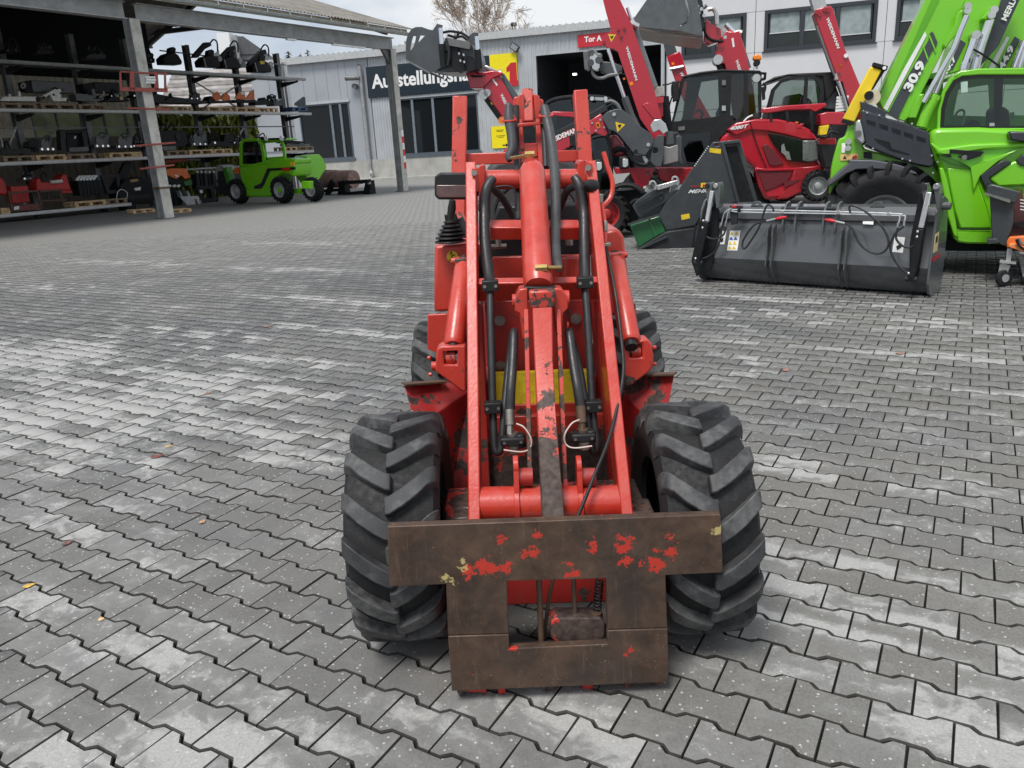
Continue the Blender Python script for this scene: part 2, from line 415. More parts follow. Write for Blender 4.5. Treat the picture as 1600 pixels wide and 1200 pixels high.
M_pave = paving_material('concrete_paver'); M_far = paving_material('distant_paving', True)
M_joint = plain('joint_sand', (.010,.009,.008), .95, var=.5, scale=25, bumpy=.5)
yard = MB(); S_ = 420
yard.add([(-S_,-20,-.018),(S_,-20,-.018),(S_,S_,-.018),(-S_,S_,-.018)], [(0,1,2,3)])
ground = mkobj('ground', yard, M_joint, flat=True); tag(ground, kind='structure')
NEARY, NX = 19.0, lambda y: (-(.74*y + 1.7), .74*y + 2.0)
outer = [Vector((-S_,-20,-.004)), Vector((S_,-20,-.004)), Vector((S_,S_,-.004)), Vector((-S_,S_,-.004))]
hole = [Vector((NX(NEARY)[0]+.15, NEARY-.15, -.004)), Vector((NX(NEARY)[1]-.15, NEARY-.15, -.004)), Vector((NX(.5)[1]-.15, .65, -.004)), Vector((NX(.5)[0]+.15, .65, -.004))]
fm = MB(); tri = tessellate_polygon([outer, hole]); fm.add(outer + hole, [tuple(t) for t in tri])
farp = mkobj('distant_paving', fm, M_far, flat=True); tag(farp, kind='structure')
# one stone: a double-T block
wE, wW, gp = .0825, PW_-.0825, .0027
ov = [(-.5,-wE),(-.31,-wE),(-.20,-wW),(.20,-wW),(.31,-wE),(.5,-wE),(.5,wE),(.31,wE),(.20,wW),(-.20,wW),(-.31,wE),(-.5,wE)]
ov = np.array([(x*PL_, y) for x, y in ov])
def inset(poly, d):
    n = len(poly); o = []
    for i in range(n):
        a, b_, c = poly[i-1], poly[i], poly[(i+1) % n]
        e1 = (b_-a)/np.linalg.norm(b_-a); e2 = (c-b_)/np.linalg.norm(c-b_)
        n1 = np.array([-e1[1], e1[0]]); n2 = np.array([-e2[1], e2[0]])
        k = (n1+n2)/(1+n1@n2); o.append(b_ + k*d)
    return np.array(o)
p0, p1 = inset(ov, gp), inset(ov, gp+.0026)
p0 = p0*[1.009, 1]; p1 = p1*[1.014, 1]
SV = np.array([(x, y, 0) for x, y in p1] + [(x, y, -.0065) for x, y in p0] + [(x, y, -.022) for x, y in p0])
TOPF = [(0,1,10,11),(1,2,9,10),(2,3,8,9),(3,4,7,8),(4,5,6,7)]
SF = TOPF + [(r*12+i, r*12+12+i, r*12+12+(i+1)%12, r*12+(i+1)%12) for r in range(2) for i in range(12)]
stones = []
rng = np.random.default_rng(3)
c_far = [Vector((x, y, 0)) for x in (NX(NEARY)[0], NX(NEARY)[1]) for y in (0, NEARY)] + [Vector((NX(.5)[0], .5, 0))]
us = [c.dot(RU) for c in c_far]; vs_ = [c.dot(RV) for c in c_far]
for r in range(int((min(vs_)-V0)/PW_)-1, int((max(vs_)-V0)/PW_)+2):
    sh = .5*PL_*(r % 2)
    for k in range(int((min(us)-U0)/PL_)-1, int((max(us)-U0)/PL_)+2):
        u = U0 + (k+.5)*PL_ + sh; v = V0 + r*PW_
        p = RU*u + RV*v
        if .55 < p.y < NEARY and NX(p.y)[0] < p.x < NX(p.y)[1]: stones.append((p.x, p.y))
stones = np.array(stones)
def in_view(p):
    q = Vector((p[0], p[1], 0)) - CPOS; z = q.dot(_F)
    if z < .3: return 0
    x = 800 + F_PX*q.dot(CX)/z; y = 600 - F_PX*q.dot(CY)/z
    return (1/z**2) if -30 < x < 1630 and -30 < y < 1230 and not (560 < x < 1160 and 820 < y < 960) else 0
score = np.array([in_view(p) for p in stones]); order = np.argsort(-score)
near_idx = order[:300]; rest = order[300:]
paver_meshes = []
for i in range(5):
    me = bpy.data.meshes.new('paver'); v = SV.copy()
    rr = np.random.default_rng(20+i); v[:12, :2] += rr.normal(0, .0006, (12, 2)); v[:24, 2] += rr.normal(0, .0004, 24)
    me.from_pydata(v.tolist(), [], SF); me.materials.append(M_pave); paver_meshes.append(me)
def stone_tf():
    return rng.normal(0, .0011), rng.normal(0, .005), rng.normal(0, .005), rng.normal(0, .006)
for i in near_idx:
    o = bpy.data.objects.new('paver', paver_meshes[int(rng.integers(5))]); COL.objects.link(o); o.parent = ground
    dz, tx, ty, tz = stone_tf(); o.location = (stones[i][0], stones[i][1], dz)
    o.rotation_euler = (tx, ty, ROW_A + tz + (math.pi if rng.random() < .5 else 0))
def stuff_stones(idx, rings, name):
    n = len(idx); base = SV[:12*rings].copy()
    if rings == 2: base = np.vstack([SV[:12]*[.998, .98, 1], SV[24:36]])
    dz = rng.normal(0, .0011, n); tx = rng.normal(0, .005, n); ty = rng.normal(0, .005, n); tz = ROW_A + rng.normal(0, .006, n)
    z = base[None, :, 2] + dz[:, None] + base[None, :, 1]*tx[:, None] + base[None, :, 0]*ty[:, None]
    c, s = np.cos(tz)[:, None], np.sin(tz)[:, None]
    X = base[None, :, 0]*c - base[None, :, 1]*s + stones[idx][:, 0:1]; Y = base[None, :, 0]*s + base[None, :, 1]*c + stones[idx][:, 1:2]
    V = np.stack([X, Y, z], -1).reshape(-1, 3).astype(np.float32)
    fs = np.array(TOPF + [(r*12+i, r*12+12+i, r*12+12+(i+1)%12, r*12+(i+1)%12) for r in range(rings-1) for i in range(12)], dtype=np.int32)
    Fc = (fs[None] + (np.arange(n)*len(base))[:, None, None]).reshape(-1, 4).astype(np.int32)
    me = bpy.data.meshes.new(name); me.vertices.add(len(V)); me.vertices.foreach_set('co', V.ravel())
    me.loops.add(Fc.size); me.loops.foreach_set('vertex_index', Fc.ravel()); me.polygons.add(len(Fc))
    me.polygons.foreach_set('loop_start', np.arange(len(Fc), dtype=np.int32)*4); me.update(calc_edges=True)
    me.materials.append(M_pave); o = bpy.data.objects.new(name, me); COL.objects.link(o); o.parent = ground; o['kind'] = 'stuff'
rest = rest[np.argsort(stones[rest][:, 1])]
nr = stones[rest][:, 1] < 7
stuff_stones(rest[nr], 3, 'paver_field'); stuff_stones(rest[~nr], 2, 'paver_field_beyond')
print('stones', len(stones))
# fallen leaves, each one a thing small on the stones
def leaf(px, py, size, col, rot, label, grp='fallen leaves on the paving'):
    c = G(px, py, .004); mb = MB(); n = 9; pts = []
    for i in range(n):
        t = i/(n-1); w = math.sin(math.pi*t**.8)*.34
        pts.append((t-.5, w, .12*abs(t-.4)))
    top = pts; bot = [(x, -w, z) for x, w, z in pts[1:-1]]
    mid = [(x, 0, z*.4) for x, w, z in pts]
    vs = []; ca, sa = math.cos(rot), math.sin(rot)
    def pt(q): return c + Vector((q[0]*ca - q[1]*sa, q[0]*sa + q[1]*ca, q[2]))*size
    V1 = [pt(q) for q in top]; V2 = [pt(q) for q in mid]; V3 = [pt((q[0], -q[1], q[2]*.6)) for q in top]
    mb.add(V1+V2+V3, [(i, i+1, n+i+1, n+i) for i in range(n-1)] + [(n+i, n+i+1, 2*n+i+1, 2*n+i) for i in range(n-1)])
    mb.tube([pt((.5,0,.07)), pt((.8,.05,.02))], .02*size, 4, 1)
    o = mkobj('fallen_leaf', mb, plain('leaf_%d_%d' % (col[0]*100, col[1]*100), col, .6, var=.35, scale=60), c)
    tag(o, label, 'leaf', grp)
leaf(45, 915, .045, (.62,.38,.08), .4, 'yellow leaf lying on the grey paving near the lower left edge')
leaf(105, 848, .05, (.17,.08,.07), 1.1, 'dark reddish brown leaf lying on the paving at the left, above the yellow one')
leaf(158, 967, .03, (.6,.4,.22), 2.1, 'small pale tan leaf in a joint of the paving, right of the yellow leaf')
leaf(246, 713, .075, (.16,.05,.04), .2, 'dark brown curled leaf on the pale paving left of the loader')
leaf(264, 697, .055, (.42,.30,.16), .1, 'tan leaf beside the dark brown curled leaf on the pale paving')
leaf(316, 815, .04, (.42,.25,.16), 1.4, 'light brown leaf on the paving left of the front left tyre')
leaf(418, 510, .09, (.26,.13,.09), .3, 'rust red leaf on the paving left of the rear wheel')
leaf(325, 614, .06, (.27,.15,.11), 1.9, 'small reddish leaf on the pale stripe of paving left of the loader')
leaf(1407, 552, .08, (.25,.15,.11), .2, 'brown leaf on the paving below the right end of the big grey bucket')
leaf(1228, 578, .07, (.3,.16,.12), .8, 'faded brown leaf on the paving right of the rear wheel')
# ------------------------------------------------------------------ the red loader in front
def tyre_mat(name='tyre_rubber', dust=.35):
    if name in MATS: return MATS[name]
    mt, nt, b, ln = base_mat(name); g = geo_pos(nt)
    n = noise(nt, g, 14, 8, .65, .4); n2 = noise(nt, g, 3.5, 4)
    c = mixc(nt, maprange(nt, n, .35, .7), (.026,.026,.028), (.055,.056,.058))
    c = mixc(nt, math_(nt, 'MULTIPLY', maprange(nt, math_(nt, 'ADD', n2, math_(nt, 'MULTIPLY', noise(nt, g, 45, 5), .5)), .72, .95, 0, 1), dust), c, (.155,.154,.148))
    ln(c, b.inputs['Base Color']); ln(maprange(nt, n, .3, .7, .5, .75), b.inputs['Roughness'])
    ln(bump(nt, noise(nt, g, 120, 4), .25, .002), b.inputs['Normal']); MATS[name] = mt; return mt
M_tyre = tyre_mat(dust=.6); M_tyre_gr = plain('tyre_groove_rubber', (.008,.008,.0085), .7, var=.3, scale=20, dirt=.15, dcol=(.06,.06,.06)); M_tyre_bg = plain('clean_tyre_rubber', (.011,.011,.012), .6, var=.3, scale=12, dirt=.15, dcol=(.06,.06,.06), spec=.3)
def tyre_mb(c, ax, Rr, Wd, lugs=20, lh=.028, rim=.52, lean=.30, start=0.0, flip=1, n=56, part=None, wide=1.0):
    """agricultural tyre: carcass + chevron lugs. ax = axle direction, flip sets which way the V points"""
    c = Vector(c); ax = Vector(ax).normalized(); z = Vector((0,0,1)); z = (z - ax*z.dot(ax)).normalized(); y = z.cross(ax)
    mb = MB(); h = Wd/2; Rc = Rr - lh; ri = Rr*rim
    prof = [(-h*.72, ri),(-h*.86, ri*1.03),(-h*.97,(ri+Rc)*.48),(-h,(ri+Rc)*.53),(-h*.97, Rc*.86),(-h*.88,Rc*.94),(-h*.6,Rc*.985),(0,Rc*1.005)]
    prof = prof + [(-t, r) for t, r in reversed(prof[:-1])]
    mb.lathe(c, ax, prof, n)
    def pt(t, r, a): return c + ax*t + (z*math.cos(a) + y*math.sin(a))*r
    if part == 'carcass': return mb
    if part == 'tread': mb = MB()
    for s in (-1, 1):
        for k in range(lugs):
            a0 = start + 2*math.pi*(k + (.5 if s > 0 else 0))/lugs
            vs = []; st = [(-.06, 0), (.05, .005), (.3, .065), (.58, .15), (.80, .23), (.93, .268), (.985, .282)]
            for j, (f, da) in enumerate(st):
                t = s*f*h; a = a0 + flip*da*lean/.30
                r1 = Rr*(1 - .022*f*f - (0 if f < .8 else 1.1*(f-.8)**2)); r0 = Rc*.93
                if f < 0: r1 = Rr*.985
                if f > .98: r0 = Rr*.78; r1 = Rr*.865
                elif f > .9: r0 = Rr*.84; r1 = Rr*.945
                wb = (.034 + .010*(1-abs(f-.5)))*1.15/Rr*.375*20/lugs*.95*wide; wt = wb*.80
                wa = .70
                for r, w in ((r0, wb), (r1, wt)):
                    vs.append(pt(t, r, a - w/ .375*wa)); vs.append(pt(t, r, a + w/.375*wa))
            fs = []
            for j in range(len(st)-1):
                q = j*4; fs += [(q+2,q+3,q+7,q+6),(q,q+2,q+6,q+4),(q+3,q+1,q+5,q+7)]
            fs += [(0,1,3,2), (len(vs)-4,len(vs)-2,len(vs)-1,len(vs)-3)]
            mb.add(vs, fs)
    return mb
def rim_mb(c, ax, Rr, Wd, side=1, rim=.52):
    """dished steel wheel seen from outside"""
    ri = Rr*rim; h = Wd/2; mb = MB()
    prof = [(h*.80, ri*1.04),(h*.84, ri*1.02),(h*.80, ri*.95),(h*.45, ri*.88),(h*.30, ri*.80),(h*.34, ri*.55),(h*.42, ri*.42),(h*.75, ri*.38),(h*.8, ri*.3),(h*.8, .001)]
    mb.lathe(c, Vector(ax)*side, prof, 28)
    a = Vector(ax)*side; u = a.orthogonal().normalized(); w = a.cross(u)
    for k in range(8):
        q = Vector(c) + (u*math.cos(k*math.pi/4)+w*math.sin(k*math.pi/4))*ri*.62
        mb.cyl(q + a*h*.28, q + a*h*.46, ri*.07, n=6)
    return mb
Z = Vector((0,0,1)); XA = Vector((1,0,0)); YA = Vector((0,1,0))
ld = Thing('wheel_loader', 'small worn red wheel loader with rusty hitch plate facing the camera', 'loader', (.09, 2.9, 0))
M_galvish = plain('oily_spring_steel', (.08,.075,.07), .4, metal=.7)
M_rim_l = paint('loader_rim_paint', (.5,.5,.48), chip=.6)
M_redcyl = paint('loader_cylinder_red', chip=.02, cscale=14, rough=.34, **RED_L)
TY = {'fl': ((-.381, 2.34, .375), .292), 'fr': ((.556, 2.29, .375), .288), 'rl': ((-.34, 3.80, .375), .28), 'rr': ((.585, 3.76, .375), .28)}
for k, (c, w) in TY.items():
    wheel = ld.part('wheel', rim_mb(c, XA, .375, w, -1 if k[1] == 'l' else 1), M_rim_l)
    # lugs form a V on the face turned to the camera: ends lead upwards
    kw = dict(start=.02 if k[1] == 'l' else .11, flip=1, lh=.034, wide=.90)
    ld.part('tyre', tyre_mb(c, XA, .375, w, 16, part='carcass', **kw), M_tyre_gr, wheel)
    tr_ = ld.part('tread', tyre_mb(c, XA, .375, w, 16, part='tread', **kw), M_tyre, wheel, bevel=.004, ang=50, seg=2); tr_['kind'] = 'stuff'
# axle
mb = MB(); mb.box((-.24, 2.26, .30), (.40, 2.42, .46)); mb.box((-.235, 2.2, .335), (-.09, 2.28, .455)); mb.box((.33, 2.17, .335), (.42, 2.27, .455))
ld.part('front_axle', mb, M_red_low, bevel=.008)
mb = MB(); mb.box((-.2, 3.72, .32), (.44, 3.84, .44)); ld.part('rear_axle', mb, M_red_low, bevel=.008)
# --- hitch plate with its window
def plate_material():
    mt, nt, b, ln = base_mat('bare_rusty_plate'); g = geo_pos(nt)
    n = noise(nt, g, 9, 9, .65, .3); n2 = noise(nt, g, 42, 6, .7)
    c = mixc(nt, maprange(nt, n, .35, .68), (.058,.035,.024), (.128,.080,.054))
    c = mixc(nt, maprange(nt, n2, .5, .75, 0, .5), c, (.15,.085,.05))
    c = mixc(nt, maprange(nt, noise(nt, g, 3, 3), .45, .65, 0, .55), c, (.050,.040,.037))
    c = mixc(nt, maprange(nt, noise(nt, g, 4.5, 8, .7, .8), .50, .66, 0, .6), c, (.030,.024,.022))
    sv_ = N(nt, 'ShaderNodeMapping'); sv_.inputs['Scale'].default_value = (60, 60, 5); ln(g, sv_.inputs[0])
    c = mixc(nt, maprange(nt, noise(nt, sv_.outputs[0], 1.0, 6, .7), .58, .72, 0, .45), c, (.20,.14,.105))
    sh_ = N(nt, 'ShaderNodeMapping'); sh_.inputs['Scale'].default_value = (4, 60, 90); sh_.inputs['Rotation'].default_value = (0, .25, 0); ln(g, sh_.inputs[0])
    c = mixc(nt, maprange(nt, noise(nt, sh_.outputs[0], 1.0, 5, .7), .68, .73, 0, .5), c, (.24,.19,.155))
    # speckles of yellow primer
    sp = math_(nt, 'MULTIPLY', math_(nt, 'GREATER_THAN', noise(nt, g, 130, 3, .6), .69), math_(nt, 'GREATER_THAN', noise(nt, g, 11, 4), .53))
    c = mixc(nt, math_(nt, 'MULTIPLY', sp, .8), c, (.45,.32,.13))
    red = None; yel = None
    def blob(lst):
        acc = None
        for px, py, r in lst:
            q = N(nt, 'ShaderNodeVectorMath', operation='DISTANCE'); ln(g, q.inputs[0]); q.inputs[1].default_value = W(px, py, 1.9)
            v = math_(nt, 'SUBTRACT', r/690, q.outputs['Value']); acc = v if acc is None else math_(nt, 'MAXIMUM', acc, v)
        w = math_(nt, 'ADD', math_(nt, 'MULTIPLY', math_(nt, 'SUBTRACT', noise(nt, g, 46, 8, .72), .5), .115), math_(nt, 'MULTIPLY', math_(nt, 'SUBTRACT', noise(nt, g, 110, 3), .5), .03))
        return math_(nt, 'GREATER_THAN', math_(nt, 'ADD', acc, w), 0)
    red = blob([(733,893,13),(757,883,15),(775,890,10),(790,886,11),(785,845,7),(838,834,6),(832,862,9),(822,865,5),(925,850,8),(926,860,5),(973,840,7),(972,857,13),(979,875,11),(982,850,8),(1020,878,13),(1032,884,10),(1026,862,6),(1050,860,8),(1050,842,5),(905,898,8),(885,898,6),(985,1015,8),(1000,880,4),(890,880,4),(800,1012,7)])
    c = mixc(nt, red, c, (.56,.045,.028))
    fl = math_(nt, 'MULTIPLY', math_(nt, 'GREATER_THAN', noise(nt, g, 60, 5, .7), .66), math_(nt, 'GREATER_THAN', noise(nt, g, 7, 3), .55))
    c = mixc(nt, fl, c, (.5,.05,.03))
    yel = blob([(721,889,5),(722,880,4),(695,905,4),(705,909,4),(1122,830,6)])
    c = mixc(nt, math_(nt, 'MULTIPLY', yel, .85), c, (.6,.48,.2))
    ln(c, b.inputs['Base Color']); b.inputs['Metallic'].default_value = .25
    ln(maprange(nt, n2, .3, .7, .38, .62), b.inputs['Roughness'])
    ln(bump(nt, math_(nt, 'ADD', n2, math_(nt, 'MULTIPLY', n, .6)), .25, .003), b.inputs['Normal']); return mt
M_plate = plate_material(); PY = 1.9
P_ = lambda lst, Y: [W(x, y, Y) for x, y in lst]
mb = MB().prism(P_([(605,823),(1126,804),(1130,895),(1040,899),(1043,981),(949,984),(947,904),(792,908),(795,990),(700,993),(697,913),(608,917)], PY), (0,.028,0))
hitch = ld.part('hitch_plate', mb, M_plate, bevel=.0025)
mb = MB().prism(P_([(700,994.5),(795,991.5),(795.5,1014),(949.5,1007),(949,985.5),(1043,982.5),(1045,1066),(871,1072),(706,1080)], PY-.003), (0,.028,0))
ld.part('lower_plate', mb, M_plate, hitch, bevel=.0025)
# hooks and ribs behind the plate
mb = MB()
for a, b_ in ((712,760),(776,790),(975,1030),):
    mb.prism(P_([(a,1040),(b_,1040),(b_,1084),(b_-5,1090),(b_-9,1082),(a+12,1082),(a+8,1092),(a+2,1082)], PY+.035), (0,.05,0))
mb.prism(P_([(850,1060),(868,1060),(866,1084),(852,1084)], PY+.04), (0,.03,0)); mb.prism(P_([(908,1058),(928,1058),(926,1084),(911,1084)], PY+.04), (0,.03,0))
ld.part('hook', mb, M_red_low, hitch, bevel=.003)
mb = MB()
for x0, x1 in ((708,722),(1018,1034)): mb.prism(P_([(x0,870),(x1,870),(x1,1068),(x0,1068)], PY+.03), (0,.16,0))
mb.prism(P_([(722,905),(1018,897),(1018,938),(722,948)], 2.10), (0,.05,0))
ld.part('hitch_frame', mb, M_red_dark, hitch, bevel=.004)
mb = MB(); mb.tube([W(842,905,2.0), W(846,1006,1.97)], .009, 10, 1); mb.tube([W(896,900,2.0), W(899,970,1.97)], .007, 10, 1)
ld.part('rod', mb, M_rustst, hitch)
mb = MB(); mb.prism(P_([(861,972),(868,966),(938,966),(945,974),(945,998),(938,1004),(868,1004),(861,996)], 1.945), (0,.06,0))
ld.part('lock_block', mb, M_red_low, hitch, bevel=.004)
mb = MB()
a, b_ = W(937,904,2.0), W(933,955,1.98); pts = []
for i in range(85):
    t = i/84; an = t*2*math.pi*10; pts.append(a.lerp(b_, t) + Vector((math.cos(an)*.0115, math.sin(an)*.0115, 0)))
mb.tube(pts, .0028, 6, 1); ld.part('spring', mb, M_galvish, hitch)
mb = MB(); mb.tube([W(865,903,2.03), W(857,940,2.02), W(850,1000,2.0)], .006, 8); mb.cyl(W(931,956,1.97), W(929,985,1.97), .017); mb.cyl(W(933,1003,1.94), W(933,1014,1.94), .012)
ld.part('pin', mb, M_rustst, hitch)
# --- boom: side arms, tubes
def arm(top, bot, w, d, name, mat=M_red):
    mb = MB(); p, q = W(*top), W(*bot); mb.bar(p, q, w, d); return p, q, mb
p, q, mb = arm((737,268,2.88), (743,818,2.13), .036, .12, 'a'); ld.part('boom_arm', mb, M_red, bevel=.004)
p, q, mb = arm((921,266,2.88), (977,814,2.13), .036, .12, 'a'); ld.part('boom_arm', mb, M_red, bevel=.004)
mb = MB(); a, b_ = W(750,788,2.16), W(972,785,2.16); mb.cyl(a, b_, .054, n=36)
tube = ld.part('cross_tube', mb, M_red)
mb = MB()
for x in (808, 906):
    c = W(x,787,2.16); mb.cyl(c - XA*.008, c + XA*.008, .062, n=36); mb.bar(c + Vector((0,-.02,-.02)), W(x-2,728,2.17), .016, .06)
    mb.cyl(W(x-2,728,2.17) - XA*.008, W(x-2,728,2.17)+XA*.008, .032, n=20)
ld.part('bracket_plate', mb, M_red, tube, bevel=.002)
mb = MB()
for x in (808, 906): mb.cyl(W(x+6,745,2.17) - XA*.02, W(x+24,745,2.17)+XA*.0, .028, n=20)
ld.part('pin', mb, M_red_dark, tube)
mb = MB(); mb.cyl(W(752,281,3.02), W(908,279,3.02), .036, n=32); ld.part('pivot_tube', mb, M_red)
mb = MB(); mb.bar(W(766,359,2.82), W(904,359,2.82), .05, .065, (0,-.35,.93)); ld.part('cross_member', mb, M_red, bevel=.004)
mb = MB(); mb.bar(W(748,453,2.60), W(940,450,2.60), .03, .082, (0,.8,.5)); ld.part('cross_member', mb, M_red, bevel=.004)
mb = MB()
for x, y0, y1 in ((753,257,330),(909,250,330)):
    mb.prism([W(x-5,y1,2.95), W(x-6,y0+6,2.95), W(x-2,y0,2.95), W(x+3,y0,2.95), W(x+5,y0+6,2.95), W(x+4,y1,2.95)], (0,.14,0))
ld.part('mast_plate', mb, M_red, bevel=.004)
# arm head lugs with bolts
mb = MB(); mb.prism(P_([(737,262),(747,262),(749,300),(739,300)], 2.80), (0,.05,0)); mb.prism(P_([(914,250),(926,256),(932,300),(921,300)], 2.80), (0,.05,0))
head = ld.part('arm_head', mb, M_red, bevel=.003)
mb = MB(); mb.cyl(W(741,270,2.78), W(741,270,2.80), .011, n=6); mb.cyl(W(919,262,2.78), W(919,262,2.80), .011, n=6); ld.part('bolt', mb, M_steel, head)
# --- roll bar behind
mb = MB(); mb.bar(W(719,152,3.78), W(716,345,3.62), .066, .05); mb.bar(W(716,340,3.62), W(732,430,3.3), .06, .05); ld.part('roll_bar_post', mb, M_red_worn, bevel=.006)
mb = MB(); mb.bar(W(906,144,3.78), W(920,345,3.62), .064, .075); ld.part('roll_bar_post', mb, M_red_worn, bevel=.006)
mb = MB(); mb.bar(W(727,249,3.74), W(914,243,3.74), .03, .052, (0,1,0)); ld.part('roll_bar_crossbar', mb, M_red, bevel=.004)
# --- tilt cylinder
a, b_ = W(831,262,2.86), W(841,447,2.46)
ax = (b_-a).normalized(); mb = MB(); mb.tube([a - ax*.0, a+ax*.02, a+ax*.03, b_-ax*.03, b_-ax*.02, b_], [.038,.045,.046,.0485,.0475,.042], 40, 1)
cyl_ = ld.part('tilt_cylinder', mb, M_redcyl)
mb = MB()
for s, x in ((-1, 815), (1, 843)): mb.bar(W(x-3,190,3.26), W(x+2,262,3.20), .02, .055)
mb.bar(W(829,226,3.22), W(829,246,3.21), .055, .03)
ld.part('fork', mb, M_red_worn, cyl_, bevel=.003)
mb = MB(); mb.bar(W(824,142,3.30), W(826,194,3.24), .042, .05); head = ld.part('mast_head', mb, M_red_worn, bevel=.006)
mb = MB(); mb.prism(P_([(812,147),(819,145),(820,196),(811,200),(806,190),(807,160)], 3.24), (0,.09,0)); mb.prism(P_([(834,146),(843,150),(846,170),(845,198),(836,198)], 3.24), (0,.09,0))
mb.prism(P_([(803,152),(811,150),(811,178),(801,178)], 3.26), (0,.06,0)); mb.prism(P_([(844,154),(849,156),(850,176),(844,176)], 3.26), (0,.06,0))
ld.part('cheek_plate', mb, M_red, head, bevel=.004)
# hose guide: bar and two rings
mb = MB(); mb.bar(W(808,196,3.18), W(846,192,3.18), .012, .03, (0,0,1)); mb.bar(W(806,189,3.17), W(800,181,3.16), .012, .02); mb.bar(W(845,190,3.17), W(846,181,3.16), .012, .02)
guide = ld.part('hose_guide', mb, M_red, bevel=.002)
for cx, cy in ((795,187),(853,180)):
    mb = MB(); c = W(cx, cy, 3.15); pts = [c + Vector((math.cos(t)*.025, math.sin(t)*.022, math.sin(t)*.006)) for t in [i*2*math.pi/20 for i in range(21)]]
    mb.tube(pts, .0045, 6, 1); ld.part('hose_ring', mb, M_red, guide)
# big dusty hoses on the cylinder
mb = MB(); mb.tube([W(795,163,3.17), W(795,186,3.15), W(799,210,3.13), W(800,232,3.11), W(795,244,3.10), W(797,251,3.09)], [.014,.0185,.0185,.0175,.0165,.011], 16, 5); hl = ld.part('hose', mb, M_hosegrey)
mb = MB(); mb.tube([W(850,166,3.17), W(853,180,3.15), W(862,225,3.06), W(868,290,2.90), W(868,350,2.76), W(868,385,2.62), W(871,412,2.53), W(874,420,2.50)], [.015,.0185,.0185,.018,.0175,.017,.0165,.012], 16, 5); hr = ld.part('hose', mb, M_hosegrey)
mb = MB(); mb.tube([W(806,165,3.24), W(806,230,3.19), W(808,290,3.05), W(810,345,2.9)], .0125, 12, 4); mb.tube([W(847,175,3.24), W(851,220,3.14), W(853,262,3.05)], .0125, 12, 4); ld.part('hose', mb, M_hose)
mb = MB(); mb.tube([W(799,247,3.00), W(824,243,2.88)], .0065, 10, 1); c = W(828,242,2.86); mb.cyl(c - XA*.018, c+XA*.016, .013, n=6); mb.cyl(c - Z*.035 + YA*.015, c + Z*.01, .011, n=6); mb.cyl(c - Z*.04, c - Z*.025, .017, n=16)
ld.part('pipe_fitting', mb, M_brass, cyl_)
mb = MB(); mb.tube([W(876,418,2.49), W(855,418,2.46)], .0065, 10, 1); c = W(844,419,2.455); mb.cyl(c - XA*.016, c+XA*.022, .0125, n=6); mb.cyl(c - Z*.035 + YA*.012, c + Z*.008, .011, n=6)
ld.part('pipe_fitting', mb, M_brass, cyl_)
mb = MB(); c = W(843,430,2.455); mb.cyl(c + YA*.06, c - YA*.004, .018, n=20); c = W(828,254,2.83); mb.cyl(c + YA*.05, c - YA*.004, .018, n=20); ld.part('port_boss', mb, M_red, cyl_)
# pivot head under the cylinder
mb = MB(); mb.prism(P_([(819,448),(869,448),(873,484),(869,486),(867,458),(823,458),(821,486),(818,484)], 2.44), (0,.04,0)); ph = ld.part('cylinder_clevis', mb, M_blackp, bevel=.003)
mb = MB()
mb.prism(P_([(806,462),(812,452),(824,450),(826,500),(822,530),(816,530),(812,490),(804,486)], 2.43), (0,.075,0)); mb.prism(P_([(866,450),(878,452),(886,462),(888,482),(880,490),(878,528),(870,528),(866,498)], 2.43), (0,.075,0))
ld.part('pivot_plate', mb, M_red_worn, ph, bevel=.004)
mb = MB(); mb.cyl(W(800,470,2.46), W(812,470,2.46), .022, n=20); mb.cyl(W(880,466,2.46), W(889,466,2.46), .026, n=20); mb.cyl(W(886,508,2.45), W(888,508,2.45), .012, n=12); ld.part('pivot_pin', mb, M_red, ph, bevel=.002)
# tilt lever
mb = MB(); mb.prism([W(832,478,2.40), W(863,476,2.40), W(864,560,2.32), W(868,640,2.22), W(876,740,2.11), W(882,812,2.04), W(847,814,2.04), W(837,600,2.28)], (0,.055,.02)); ld.part('tilt_lever', mb, paint('lever_worn', chip=.40, cscale=18, zlo=(.50,.78,.55), **RED_L), bevel=.005)
mb = MB(); mb.prism(P_([(826,455),(868,453),(867,482),(829,484)], 2.395), (0,.05,0)); ld.part('lever_head', mb, paint('lever_head_worn', chip=.75, cscale=20, **RED_L), bevel=.008)
for a, b_ in (((822,486,2.45),(829,790,2.17)), ((872,486,2.45),(884,788,2.17))):
    mb = MB(); mb.bar(W(*a), W(*b_), .014, .05); ld.part('link_bar', mb, M_red_worn, bevel=.002)
# --- front frame panels
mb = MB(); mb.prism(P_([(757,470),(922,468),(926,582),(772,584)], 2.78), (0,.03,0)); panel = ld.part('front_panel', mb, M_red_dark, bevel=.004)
mb = MB()
for x, y in ((781,501),(900,498),(782,572),(898,568)):
    c = W(x,y,2.775); mb.cyl(c, c - YA*.012, .012, n=6); mb.cyl(c + YA*.004, c - YA*.003, .02, n=16)
ld.part('bolt', mb, M_steel, panel)
mb = MB(); mb.prism(P_([(774,584),(922,579),(925,628),(776,634)], 2.70), (0,.03,0)); ld.part('warning_strip', mb, plain('chipped_yellow_paint', (.92,.68,.03), .5, dirt=.3, dcol=(.05,.02,.015), scale=26), panel)
mb = MB(); mb.prism(P_([(758,634),(958,628),(962,652),(758,660)], 2.69), (0,.05,0)); mb.prism(P_([(752,652),(966,646),(972,800),(746,808)], 2.66), (0,.04,0)); lp = ld.part('lower_panel', mb, paint('lower_panel_worn', chip=.42, cscale=6, zlo=(.35,.62,.3), **RED_L), bevel=.004)
